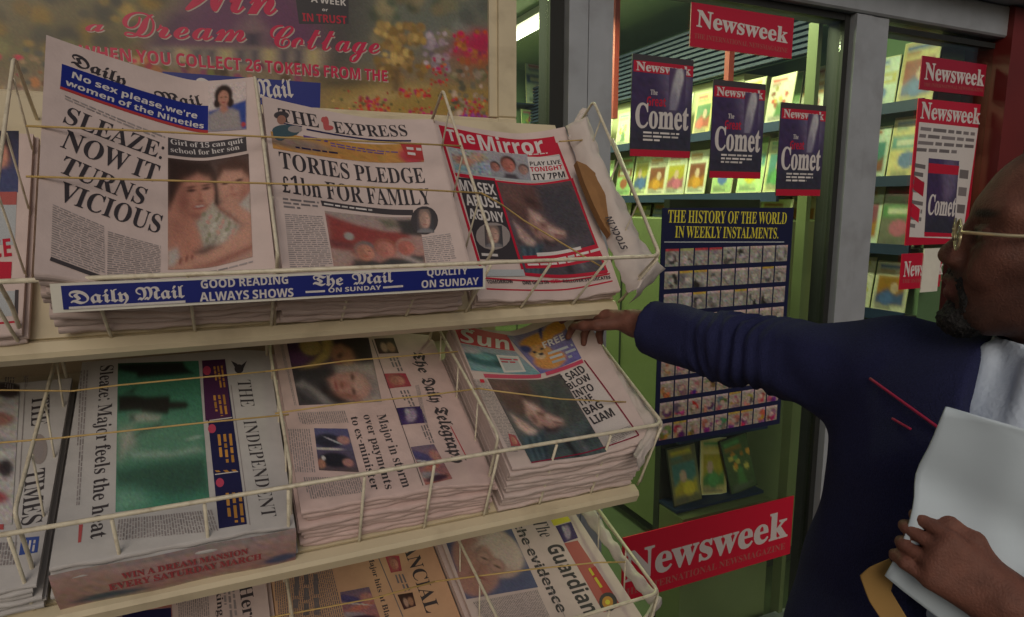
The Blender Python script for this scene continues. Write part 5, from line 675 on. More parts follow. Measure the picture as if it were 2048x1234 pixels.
def soft_paint(nx, ny, top, bot, blobs, noise=0.05, seed=1):
    Y, X = np.mgrid[0:1:ny * 1j, 0:1:nx * 1j]
    a = np.array(top)[None, None] * (1 - Y[..., None]) + np.array(bot)[None, None] * Y[..., None]
    for bl in blobs:
        if bl[0] == 'P':                    # polygon: corner list, colour, edge softness
            _, pts, col, soft = bl
            inner = np.zeros(X.shape, bool)
            dist = np.full(X.shape, 9.0)
            for q in range(len(pts)):
                (ax, ay), (bx, by) = pts[q - 1], pts[q]
                with np.errstate(divide='ignore', invalid='ignore'):
                    inner ^= ((ay > Y) != (by > Y)) & (X < ax + (bx - ax) * (Y - ay) / (by - ay if by != ay else 1e-9))
                vx, vy = bx - ax, by - ay
                t = np.clip(((X - ax) * vx + (Y - ay) * vy) / (vx * vx + vy * vy + 1e-9), 0, 1)
                dist = np.minimum(dist, np.hypot(X - ax - t * vx, Y - ay - t * vy))
            al = 1 / (1 + np.exp(np.clip(np.where(inner, -dist, dist) / soft, -30, 30)))
        else:
            cx, cy, rx, ry, rot, col, soft = bl
            c, s_ = math.cos(R(rot)), math.sin(R(rot))
            dx, dy = X - cx, Y - cy
            d = np.sqrt(((dx * c + dy * s_) / rx) ** 2 + ((-dx * s_ + dy * c) / ry) ** 2)
            al = 1 / (1 + np.exp(np.clip((d - 1) / max(soft * .38, .01), -30, 30)))
        a = a * (1 - al[..., None]) + np.array(col)[None, None] * al[..., None]
    g = np.random.default_rng(seed)
    n = g.normal(0, 1, (ny, nx, 1)) * .6 + g.normal(0, 1, (ny, nx, 3)) * .4
    return np.clip(a * (1 + noise * 2 * n), 0.004, 0.8)
def face(cx, cy, r, skin, hair, k=1.25):
    s2 = tuple(c * .78 for c in skin)
    dk = tuple(c * .42 for c in skin)
    return [(cx, cy - r * .38, r * 1.04, r * 1.05 * k, 0, hair, .12), (cx, cy + r * .05, r * .80, r * .95 * k, 0, skin, .12), (cx + r * .3, cy + r * .2, r * .45, r * .7, 0, tuple(c * 1.25 for c in skin), .5),
            (cx - r * .34, cy - r * .18, r * .17, r * .07, 0, dk, .4), (cx + r * .34, cy - r * .18, r * .17, r * .07, 0, dk, .4), (cx - r * .5, cy, r * .4, r * .9, 0, tuple(c * .8 for c in skin), 1.2), (cx, cy + r * .22, r * .13, r * .25, 0, s2, .5), (cx, cy + r * .62, r * .30, r * .08, 0, (skin[0] * .85, skin[1] * .55, skin[2] * .55), .8)]
SK, SKL, HB = (.46, .21, .15), (.50, .27, .2), (.035, .018, .014)
def garden():
    """a cottage garden: dark house, trees, path and flower beds, as printed on the board"""
    g = random.Random(11)
    out = []
    def at(x, y):                           # sketch units to the printed square
        w = HB_[6] * x + HB_[7] * y + 1
        return (HB_[0] * x + HB_[1] * y + HB_[2]) / w, (HB_[3] * x + HB_[4] * y + HB_[5]) / w
    def rich(col):
        m = sum(col) / 3
        return tuple(min(.6, max(.008, m + (c - m) * 1.45)) for c in col)
    def one(x, y, rx, ry, col, soft=.3):
        col = rich(col)
        a, b = at(x, y)
        out.append((a, b, rx * KX_, ry * KY_, 0, tuple(min(.6, max(.01, c)) for c in col), soft))
    def many(n, x0, x1, y0, y1, r0, r1, cols, soft=.35):
        for i in range(n):
            r, c, m = g.uniform(r0, r1), g.choice(cols), g.uniform(.6, 1.35)
            one(g.uniform(x0, x1), g.uniform(y0, y1), r, r * g.uniform(.7, 1.2), [m * q for q in c], soft)
    def area(pts, col, soft=.012):
        out.append(('P', [at(x, y) for x, y in pts], rich(col), soft))
    DKL, TAN = (.05, .045, .035), (.30, .22, .10)
    area([(-80, -60), (360, -60), (330, 60), (290, 130), (-80, 150)], (.13, .11, .06), .03)
    many(60, -60, 320, -40, 120, 9, 24, [(.22, .15, .05), (.10, .085, .045), (.26, .19, .08), (.055, .05, .035), (.15, .14, .07)], .5)
    area([(620, -60), (760, -60), (760, 70), (690, 160), (630, 150)], (.055, .05, .05), .02)
    area([(740, -60), (1000, -60), (1000, 90), (740, 120)], (.15, .16, .135), .03)
    many(46, 745, 990, -40, 85, 10, 24, [(.12, .14, .10), (.20, .19, .13), (.17, .18, .16), (.09, .11, .08), (.24, .21, .14)], .5)
    area([(300, 96), (350, 30), (420, -50), (560, -50), (640, 40), (655, 92), (560, 100), (420, 98)], (.12, .055, .10), .012)
    area([(300, 96), (350, 30), (372, 34), (330, 98)], (.06, .03, .06), .01)
    area([(470, 60), (505, 22), (540, 62), (535, 96), (475, 94)], (.20, .14, .15), .008)
    area([(490, 66), (520, 67), (520, 92), (490, 91)], (.03, .025, .045), .006)
    area([(310, 96), (650, 100), (645, 136), (315, 128)], (.33, .28, .23), .008)
    for i in range(11):
        area([(328 + i * 29, 100), (345 + i * 29, 100.5), (345 + i * 29, 124 + i * .6), (328 + i * 29, 123 + i * .6)], ((.05, .045, .07), (.44, .37, .22))[i % 3 == 1], .005)
    many(46, 300, 655, 128, 162, 5, 12, [(.20, .07, .11), (.09, .06, .04), (.28, .15, .12), (.12, .12, .05)], .4)
    area([(650, 172), (760, 160), (1000, 178), (1000, 250), (640, 250)], (.30, .22, .10), .02)
    area([(640, 158), (700, 156), (750, 166), (690, 176), (640, 174)], (.075, .06, .04), .015)
    area([(690, 205), (760, 176), (850, 172), (800, 190), (740, 214)], (.42, .33, .19), .012)
    many(90, 752, 850, 50, 158, 6, 13, [(.34, .24, .11), (.22, .15, .07), (.42, .31, .16), (.28, .19, .10)], .4)
    area([(788, 140), (797, 140), (800, 182), (786, 182)], (.09, .06, .04), .006)
    many(34, 850, 902, 66, 150, 5, 11, [(.34, .29, .32), (.22, .19, .23), (.40, .35, .38)], .4)
    area([(905, 110), (920, 76), (955, 60), (1000, 66), (1000, 128), (960, 124)], (.36, .03, .10), .012)
    many(50, 908, 995, 62, 126, 4, 9, [(.46, .04, .12), (.40, .10, .07), (.32, .03, .14), (.46, .20, .10)], .4)
    area([(930, 118), (1000, 112), (1000, 150), (935, 150)], (.26, .12, .07), .02)
    many(70, 900, 995, 135, 235, 4, 10, [(.13, .12, .09), (.24, .21, .15), (.38, .31, .26), (.17, .16, .10)], .4)
    for cx, cy, rx, ry in ((872, 150, 24, 34), (745, 205, 26, 9), (800, 225, 70, 9), (940, 212, 36, 16), (700, 228, 40, 10), (830, 186, 30, 7), (960, 240, 40, 9)):
        many(34, cx - rx, cx + rx, cy - ry, cy + ry, 2.5, 5.5, [(.46, .05, .08), (.42, .09, .07), (.36, .04, .14), (.44, .18, .09)], .4)
    many(90, 660, 990, 180, 246, 2, 4.5, [(.44, .06, .08), (.13, .12, .06), (.42, .32, .16), (.26, .19, .09)])
    many(24, 880, 985, 228, 244, 4, 8, [(.20, .07, .24), (.30, .10, .26)])
    many(150, -40, 330, 100, 240, 3, 10, [(.40, .07, .10), (.18, .09, .06), (.36, .18, .10), (.10, .10, .08), (.34, .25, .16)])
    many(30, -40, 60, 180, 240, 6, 16, [(.40, .35, .31), (.32, .26, .22)])
    return out
def PAINT(name):
    if name == 'mother':
        sh = (.27, .105, .08)
        b = [('P', [(0, 0), (.5, .02), (.57, .12), (.58, .34), (.5, .2), (.35, .14), (.22, .2), (.12, .32), (.09, .47), (0, .52)], HB, .012),
             ('P', [(0, .5), (.3, .5), (.33, .62), (.42, .7), (.36, .85), (.28, 1), (0, 1)], SK, .02), (.1, .62, .08, .1, 0, (.36, .16, .12), .8),
             ('P', [(.11, .33), (.2, .2), (.35, .135), (.48, .18), (.555, .32), (.54, .43), (.46, .51), (.37, .56), (.27, .53), (.16, .57), (.0, .54), (.04, .44)], SK, .014),
             (.47, .36, .07, .12, 0, (.52, .27, .2), .9), (.18, .4, .06, .12, 0, sh, 1.0), (.36, .535, .12, .03, 8, sh, .9), (.27, .295, .055, .016, -6, (.07, .03, .025), .6), (.45, .275, .055, .016, -6, (.07, .03, .025), .6), (.27, .262, .06, .01, -8, (.12, .05, .04), .7), (.45, .243, .06, .01, -4, (.12, .05, .04), .7),
             (.375, .36, .025, .05, 0, (.40, .17, .12), .8), (.385, .395, .035, .012, 0, sh, .8), (.37, .447, .085, .022, -5, (.30, .07, .06), .5), (.37, .443, .055, .009, -5, (.5, .42, .38), .5),
             ('P', [(.58, .22), (.6, .06), (.82, .01), (1, .08), (1, .34), (.95, .22), (.72, .13), (.64, .2)], (.075, .035, .025), .014),
             ('P', [(.59, .22), (.68, .13), (.9, .16), (1, .26), (1, .43), (.86, .49), (.72, .46), (.62, .39)], SKL, .014), (.95, .4, .08, .1, 0, (.36, .15, .11), .9), (.69, .255, .045, .014, 0, (.08, .035, .03), .6), (.87, .25, .045, .014, 0, (.08, .035, .03), .6), (.77, .32, .022, .035, 0, (.42, .19, .14), .8), (.76, .385, .06, .018, 0, (.35, .09, .08), .6),
             ('P', [(.33, .6), (.53, .41), (.64, .52), (.88, .65), (.8, .78), (.66, .85), (.42, .83)], (.40, .36, .30), .012), ('P', [(.85, .49), (1, .40), (1, .6), (.9, .56)], (.46, .42, .38), .012)]
        for q in range(26):
            x, y = .42 + .40 * ((q * 37) % 26) / 26, .52 + .28 * ((q * 17) % 26) / 26
            if x - .32 > (.6 - y) * .9 and abs(y - .66) < .17:
                b.append((x, y, .028, .02, q * 40, ((.26, .25, .17), (.48, .28, .24), (.5, .46, .4), (.30, .27, .22))[q % 4], .3))
        b += [('P', [(.57, .16), (.585, .3), (.60, .42), (.63, .5), (.55, .43), (.56, .34)], (.03, .016, .014), .01), ('P', [(.60, .47), (.66, .43), (.74, .36), (.79, .38), (.80, .45), (.88, .51), (1, .60), (1, .71), (.87, .66), (.76, .56)], SKL, .012), ('P', [(.60, .47), (.76, .565), (.87, .665), (.84, .67), (.70, .57)], sh, .012),
              ('P', [(.30, .86), (.48, .80), (.66, .84), (.45, .91)], (.10, .06, .05), .014), ('P', [(.08, .97), (.3, .91), (.6, .83), (.88, .72), (1, .68), (1, .92), (.7, .95), (.4, 1), (.05, 1)], SKL, .014), ('P', [(.3, .99), (.7, .925), (1, .89), (1, .93), (.6, 1)], sh, .015),
              ('P', [(0, .85), (.1, .82), (.13, .9), (.06, .97), (0, .98)], (.46, .42, .38), .012), (.14, .93, .016, .03, 20, sh, .4), (.21, .91, .016, .03, 20, sh, .4), (.27, .9, .014, .025, 20, sh, .4)]
        return 72, 96, (.08, .05, .045), (.42, .25, .2), b, .05
    if name == 'group':
        b = [('P', [(0, .05), (.3, .2), (.6, .3), (.86, .33), (.88, .55), (.5, .62), (.25, .78), (0, .66)], (.27, .055, .05), .015), ('P', [(0, .5), (.26, .58), (.26, .66), (0, .62)], (.16, .05, .05), .02), (.21, .43, .05, .07, 0, (.34, .32, .3), .25),
             ('P', [(.55, .06), (.7, .05), (.78, .2), (.62, .24)], (.15, .14, .1), .02), ('P', [(.74, .06), (1, .05), (1, .42), (.78, .36)], (.05, .045, .045), .015),
             ('P', [(.0, .68), (.2, .7), (.24, .86), (.1, 1), (0, 1)], (.36, .26, .23), .02), ('P', [(.18, 1), (.22, .86), (.35, .82), (.5, .9), (.62, .82), (.8, .86), (.86, .8), (1, .85), (1, 1)], (.05, .055, .055), .015), ('P', [(.70, .62), (.78, .78), (.98, .98), (.92, 1), (.72, .8)], (.40, .34, .32), .015)]
        for cx, cy, r, tone, crown in ((.36, .72, .115, SK, (.17, .14, .14)), (.585, .66, .12, (.46, .19, .15), (.30, .10, .07)), (.81, .64, .11, (.44, .15, .12), (.36, .22, .18))):
            b += face(cx, cy, r, tone, crown, 1.4)
        return 60, 44, (.34, .27, .25), (.42, .2, .17), b, .06
    if name in ('collar', 'collar2'):
        dk = (.07, .06, .075) if name == 'collar' else (.075, .10, .105)
        lt = 1.0 if name == 'collar' else 1.2
        sk, sd, lite = (.34 * lt, .20 * lt, .17 * lt), (.17, .085, .075), (.50 * lt, .36 * lt, .32 * lt)
        b = [('P', [(.52, 0), (1, 0), (1, .64), (.7, .62), (.5, .3)], (.05, .046, .058) if name == 'collar' else (.065, .075, .07), .03),
             ('P', [(0, .03), (.52, .02), (.52, .27), (.36, .30), (.29, .42), (.2, .48), (.06, .38)], (.105, .055, .05), .02), (.2, .14, .14, .08, 20, (.16, .085, .075), .9), (.4, .2, .1, .05, 30, (.055, .03, .028), .9),
             ('P', [(.25, 1), (.3, .76), (.5, .69), (.71, .65), (1, .60), (1, 1)], dk, .012),
             ('P', [(.34, .29), (.47, .35), (.55, .46), (.70, .55), (.69, .60), (.62, .62), (.50, .67), (.41, .63), (.31, .60), (.27, .46)], sk, .012), ('P', [(.35, .31), (.46, .37), (.47, .42), (.38, .43)], lite, .015), ('P', [(.5, .47), (.69, .56), (.66, .58), (.52, .54)], lite, .015),
             ('P', [(.42, .43), (.52, .45), (.5, .49), (.43, .48)], sd, .012), ('P', [(.57, .56), (.68, .585), (.66, .6), (.57, .58)], (.15, .05, .05), .008), ('P', [(.40, .60), (.5, .64), (.62, .63), (.52, .70), (.40, .68)], (.04, .03, .035), .012), (.34, .52, .03, .05, 0, sd, .8),
             ('P', [(.07, .46), (.17, .55), (.28, .66), (.24, .72), (.15, .70), (.08, .62)], lite, .012), ('P', [(.12, .52), (.2, .6), (.16, .62)], sk, .015), ('P', [(.05, .72), (.20, .71), (.38, .67), (.30, .80), (.22, 1), (0, 1)], (.045, .075, .10), .012)]
        for q in range(6):
            b.append(('P', [(.08 + q * .045, .74), (.10 + q * .045, .73), (.07 + q * .03, 1), (.05 + q * .03, 1)], ((.10, .15, .18), (.02, .03, .045))[q % 2], .012))
        b += [('P', [(.55, .78), (.62, .76), (.66, 1), (.58, 1)], (.025, .024, .03), .012), ('P', [(.72, .72), (.75, .71), (.80, .95), (.76, .96)], (.15, .15, .165), .015), ('P', [(.82, .8), (1, .7), (1, .73), (.83, .84)], (.03, .03, .036), .015)]
        return 56, 64, (.13, .08, .085), dk, b, .09
    if name == 'green':
        dk, pl = (.016, .018, .016), (.34, .37, .32)
        b = [('P', [(0, .45), (.3, .40), (.6, .45), (1, .5), (1, .72), (0, .70)], (.12, .27, .185), .06),
             ('P', [(0, 0), (.8, 0), (.83, .05), (.93, .11), (.24, .125), (.22, .09), (0, .06)], dk, .008),
             ('P', [(.01, .257), (.2, .257), (.33, .278), (.61, .278), (.62, .32), (.81, .333), (.84, .36), (.8, .386), (.61, .386), (.58, .417), (.29, .396), (.27, .38), (.01, .375)], (.022, .022, .018), .007),
             ('P', [(.08, .245), (.22, .2), (.18, .245)], (.03, .05, .04), .008), ('P', [(.14, .41), (.3, .4), (.5, .43), (.46, .46), (.2, .45)], pl, .01), ('P', [(.13, .40), (.2, .405), (.2, .45), (.15, .44)], (.05, .09, .07), .01), ('P', [(.14, .575), (.27, .52), (.5, .48), (.49, .5), (.28, .54)], (.07, .11, .085), .008),
             ('P', [(.04, .52), (.16, .50), (.2, .60), (.05, .68)], (.36, .38, .33), .025), ('P', [(.15, .66), (.55, .675), (.6, .69), (.9, .665), (.96, .69), (.6, .71), (.2, .69)], (.30, .42, .35), .012), (.88, .60, .09, .012, -4, (.28, .42, .35), .5),
             ('P', [(0, .76), (.35, .74), (.62, .73), (.98, .74), (1, .95), (.6, .96), (.3, .90), (0, .86)], (.04, .10, .07), .02), ('P', [(0, .88), (.25, .91), (.35, .97), (.1, 1), (0, 1)], (.16, .34, .25), .02)]
        return 60, 84, (.055, .20, .12), (.07, .25, .165), b, .06
    if name == 'scarf':
        sh = (.26, .11, .085)
        b = [('P', [(0, 0), (.5, 0), (.4, .45), (0, .45)], (.07, .03, .075), .02), (.1, .33, .12, .1, 0, (.13, .05, .13), .6), (.27, .15, .125, .14, 0, (.40, .28, .09), .15), (.27, .15, .06, .1, 20, (.46, .34, .14), .9),
             ('P', [(.42, 0), (.55, 0), (.54, .18), (.45, .34), (.3, .46), (.1, .52), (.28, .38), (.40, .22)], (.46, .33, .10), .015),
             ('P', [(.55, 0), (1, 0), (.98, .36), (.8, .40), (.6, .2)], (.035, .02, .018), .02), ('P', [(.52, .16), (.64, .11), (.75, .2), (.78, .34), (.68, .48), (.54, .44), (.5, .3)], (.36, .17, .10), .015), (.6, .3, .05, .03, -50, (.10, .05, .04), .8), (.68, .42, .07, .05, 0, (.42, .22, .1), .8), (.57, .4, .05, .03, 20, (.25, .07, .06), .8),
             ('P', [(.52, .46), (.7, .44), (1, .42), (1, 1), (.5, 1)], (.42, .36, .33), .02),
             ('P', [(0, .50), (.42, .48), (.5, .6), (.46, .78), (.6, .94), (.5, 1), (0, 1)], (.05, .045, .05), .015), ('P', [(0, .72), (.1, .66), (.3, .85), (.4, 1), (.3, 1)], (.24, .22, .22), .015), ('P', [(.02, .8), (.12, .76), (.24, .92), (.2, .94)], (.10, .09, .10), .015), ('P', [(.3, .7), (.4, .82), (.6, .97), (.74, .96), (.72, 1), (.5, 1), (.3, .84)], (.03, .022, .024), .015),
             ('P', [(.40, .66), (.5, .58), (.66, .55), (.82, .56), (.94, .66), (.95, .82), (.86, .93), (.7, .97), (.54, .92), (.43, .8)], (.46, .24, .2), .015), ('P', [(.78, .55), (.92, .6), (.99, .75), (.94, .92), (.82, .94), (.90, .8), (.86, .66)], (.24, .21, .21), .018), (.76, .72, .08, .13, 0, (.52, .33, .28), .9),
             (.70, .63, .022, .05, 5, (.13, .065, .055), .7), (.68, .84, .022, .05, -5, (.13, .065, .055), .7), (.58, .74, .06, .035, 0, (.40, .17, .14), .8), (.55, .75, .02, .045, 0, sh, .7), (.48, .75, .018, .07, 0, (.30, .09, .08), .7), (.6, .9, .12, .04, 15, sh, .9)]
        return 64, 58, (.06, .025, .05), (.12, .10, .10), b, .06
    if name == 'bald':
        b = [(.62, .40, .34, .42, -20, (.46, .33, .28), .08), (.78, .42, .2, .3, -20, (.52, .42, .37), .2), (.30, .5, .28, .42, -10, (.40, .22, .18), .12), (.2, .75, .26, .24, 0, (.38, .2, .17), .15), (.55, .64, .12, .1, 0, (.45, .26, .22), .2),
             (.43, .47, .10, .11, 0, (.22, .14, .12), .3), (.43, .47, .085, .095, 0, (.42, .25, .21), .2), (.57, .62, .11, .11, 0, (.22, .14, .12), .3), (.57, .62, .095, .095, 0, (.42, .25, .21), .2), (.44, .48, .05, .016, 40, (.10, .06, .05), .6), (.57, .63, .05, .016, 40, (.10, .06, .05), .6), (.36, .63, .05, .07, 40, (.34, .17, .14), .8), (.33, .6, .09, .012, -50, (.27, .13, .11), .8), (.6, .2, .2, .05, -20, (.55, .46, .41), .9), (.4, .33, .09, .03, -30, (.3, .2, .17), .3), (.27, .72, .10, .018, 40, (.27, .09, .08), .7), (.2, .62, .1, .012, -40, (.30, .15, .12), .8)]
        return 56, 56, (.07, .08, .17), (.10, .11, .20), b, .05
    if name == 'lady':
        b = [('P', [(0, .58), (1, .40), (1, 1), (0, 1)], (.03, .06, .26), .01), ('P', [(.02, .66), (.25, .56), (.62, .54), (.8, .62), (.88, 1), (0, 1)], (.30, .265, .26), .015), (.40, .25, .24, .22, 0, (.03, .016, .013), .12), (.24, .42, .1, .1, 0, (.03, .016, .013), .2), (.57, .42, .1, .1, 0, (.03, .016, .013), .2),
             (.40, .31, .14, .155, 0, (.44, .21, .15), .12), ('P', [(.33, .42), (.48, .42), (.52, .58), (.40, .64), (.30, .57)], (.40, .18, .13), .015), (.34, .29, .035, .012, 0, (.09, .04, .03), .5), (.46, .29, .035, .012, 0, (.09, .04, .03), .5), (.40, .40, .05, .013, 0, (.3, .07, .07), .5), (.92, .9, .06, .05, 0, (.42, .05, .06), .2)]
        return 30, 38, (.57, .475, .455), (.57, .475, .455), b, .05
    if name == 'oval':
        return 22, 30, (.05, .045, .05), (.06, .06, .07), face(.5, .45, .34, (.44, .28, .23), (.2, .15, .13), 1.1) + [(.5, 1.0, .5, .18, 0, (.2, .19, .2), .2)], .06
    if name == 'heads':
        return 38, 26, (.34, .33, .36), (.28, .29, .33), face(.13, .62, .12, (.36, .16, .13), (.05, .03, .03), 1.5) + face(.48, .48, .19, (.42, .15, .12), (.05, .025, .02), 1.5) + face(.85, .62, .13, (.34, .2, .17), (.08, .05, .05), 1.4) + [('P', [(.3, 1), (.36, .82), (.62, .82), (.7, 1)], (.06, .05, .06), .02)], .07
    if name == 'faces':
        b = [(.7, .06, .4, .07, 0, (.05, .035, .035), .2), (.2, .07, .25, .05, 0, (.34, .18, .14), .2), (.1, .16, .3, .02, 0, (.25, .35, .16), .2), (.5, .30, .4, .055, 0, (.36, .18, .15), .25), (.3, .28, .2, .04, 0, (.1, .06, .05), .3), (.6, .48, .45, .045, 0, (.35, .33, .34), .2), (.35, .64, .3, .05, 0, (.3, .15, .12), .25), (.75, .65, .2, .06, 0, (.05, .04, .045), .25), (.5, .84, .35, .04, 0, (.36, .08, .09), .3)]
        return 14, 60, (.48, .46, .45), (.50, .48, .47), b, .08
    if name == 'garden':
        return 330, 140, (.11, .10, .09), (.26, .19, .11), garden(), .05
    if name == 'comet':
        b = [(.7, .25, .25, .3, 20, (.14, .11, .2), .4), (.2, .4, .3, .3, 0, (.05, .03, .09), .4), (.5, .86, .5, .12, 0, (.035, .035, .055), .4)]
        return 22, 30, (.06, .04, .12), (.04, .035, .06), b, .08
    if name == 'tail':
        b = [(.62, .2, .22, .22, 0, (.62, .62, .64), .3), (.45, .5, .25, .5, 22, (.42, .41, .45), .35), (.3, .8, .2, .3, 25, (.24, .22, .30), .4)]
        return 18, 26, (.09, .05, .12), (.06, .045, .12), b, .05
    if name == 'face2':
        b = [(.3, .5, .5, .5, 0, (.35, .15, .08), .2)] + face(.62, .4, .26, SK, (.03, .02, .03), 1.0) + [(.8, .8, .3, .2, 0, (.06, .07, .16), .2)]
        return 26, 26, (.03, .03, .05), (.08, .09, .2), b, .06
    if name == 'promo':
        b = [(.35, .5, .4, .3, 10, (.03, .10, .12), .2), (.3, .4, .2, .14, 0, (.12, .28, .30), .3), (.6, .66, .16, .16, 0, (.02, .04, .05), .3), (.1, .2, .2, .14, 0, (.4, .38, .42), .3)]
        return 36, 26, (.28, .30, .36), (.15, .30, .33), b, .09
    if name == 'bear':
        b = [(.45, .25, .35, .16, -6, (.50, .24, .04), .12), (.85, .15, .2, .15, 0, (.48, .22, .04), .12), (.35, .55, .22, .2, 0, (.50, .27, .10), .12), (.4, .78, .34, .2, 0, (.52, .24, .07), .15), (.3, .62, .1, .08, 0, (.55, .40, .25), .2), (.25, .5, .035, .03, 0, (.02, .02, .04), .2), (.42, .48, .035, .03, 0, (.02, .02, .04), .2), (.34, .58, .05, .03, 0, (.02, .02, .04), .2), (.6, .08, .03, .2, 20, (.05, .05, .16), .3), (.15, .38, .1, .1, 0, (.04, .05, .16), .3), (.62, .42, .05, .06, 0, (.05, .05, .18), .3)]
        return 44, 36, (.20, .17, .26), (.13, .12, .34), b, .08
    if name == 'suit':
        b = [(.35, .3, .4, .17, 0, (.03, .03, .05), .2), (.8, .28, .18, .1, 0, (.42, .22, .2), .2), (.3, .5, .5, .02, 0, (.5, .46, .44), .2), (.45, .75, .4, .17, 0, (.02, .02, .03), .2), (.78, .8, .14, .09, 0, (.4, .2, .18), .2), (.15, .72, .05, .05, 0, (.6, .58, .56), .2), (.08, .85, .1, .1, 0, (.42, .2, .14), .3), (.5, .3, .25, .02, 20, (.4, .4, .45), .3)]
        return 32, 38, (.10, .10, .22), (.1, .07, .08), b, .08
    if name == 'orange':
        b = [(.93, .6, .1, .5, 0, (.45, .05, .07), .2), (.15, .5, .2, .3, 0, (.28, .2, .16), .4)]
        return 40, 10, (.46, .24, .06), (.50, .25, .07), b, .06
    if name == 'tiny1':
        b = [(.3, .5, .3, .2, 30, (.4, .2, .14), .3), (.6, .3, .2, .2, 0, (.42, .28, .2), .3), (.7, .7, .25, .2, 0, (.28, .34, .42), .3), (.2, .8, .2, .15, 0, (.2, .3, .35), .3)]
        return 22, 16, (.36, .36, .38), (.3, .35, .4), b, .15
    if name.startswith('mini'):
        k = int(name[4])
        if k == 4:
            b = [(.3, .3, .6, .12, 20, (.08, .07, .18), .3), (.6, .55, .5, .1, -15, (.46, .17, .13), .3), (.3, .8, .4, .1, 10, (.30, .26, .28), .3), (.8, .3, .2, .15, 0, (.42, .2, .17), .3), (.5, .9, .4, .08, 0, (.07, .03, .05), .3), (.4, .45, .5, .02, 12, (.5, .46, .45), .3)]
            return 26, 32, (.16, .12, .18), (.4, .16, .14), b, .1
        if k == 2:
            return 24, 18, (.40, .05, .08), (.35, .06, .08), face(.5, .5, .36, SK, (.3, .08, .08), .9), .08
        if k == 3:
            b = [(.5, .5, .2, .4, 20, (.34, .27, .38), .3), (.4, .3, .1, .2, 0, (.4, .34, .4), .3)]
            return 22, 18, (.035, .02, .10), (.06, .03, .12), b, .12
        return 22, 14, (.05, .025, .02), (.07, .03, .03), [(.35, .6, .16, .3, 0, (.42, .27, .2), .2), (.7, .6, .2, .3, 0, (.36, .2, .12), .2)], .06
    if name.startswith('cover '):
        k = int(name[6:])
        g = np.random.default_rng(50 + k)
        row = k // 9
        colr = row >= 4
        base = (.30, .28, .24) if row < 3 else (.36, .3, .24)
        b = []
        for i in range(4):
            c = g.uniform(.02, .42) * np.array([1, .95, .88]) if not colr else g.uniform(.02, .5, 3) * np.array([1, .55, .45])
            b.append((g.uniform(.2, .8), g.uniform(.4, .95), g.uniform(.12, .4), g.uniform(.08, .3), g.uniform(0, 90), tuple(c), .2))
        b.append((.5 + g.uniform(-.1, .1), .55, .2, .16, 0, (.46, .34, .28) if colr else (.42, .4, .36), .2))
        topc = [(.40, .05, .06), (.34, .36, .14), (.40, .05, .06), (.40, .05, .06), (.46, .4, .38), (.44, .38, .36), (.5, .4, .37), (.5, .42, .4), (.5, .4, .38)][k % 9] if row == 0 else (.52, .40, .38) if g.random() < .75 else (.45, .30, .06)
        b.append((.5, .06, .9, .11, 0, topc, .06))
        return 9, 12, base, base, b, .14
    return 8, 8, (.3, .3, .3), (.3, .3, .3), [], .1
_paint = {}
def painted(name):
    if name not in _paint:
        nx, ny, t, b, bl, nz = PAINT(name)
        _paint[name] = soft_paint(nx, ny, t, b, bl, nz, len(name) * 7 + ord(name[-1]))
    return _paint[name]
def shade(c):
    k = random.uniform(.8, 1.2)
    return tuple(x * k for x in c)
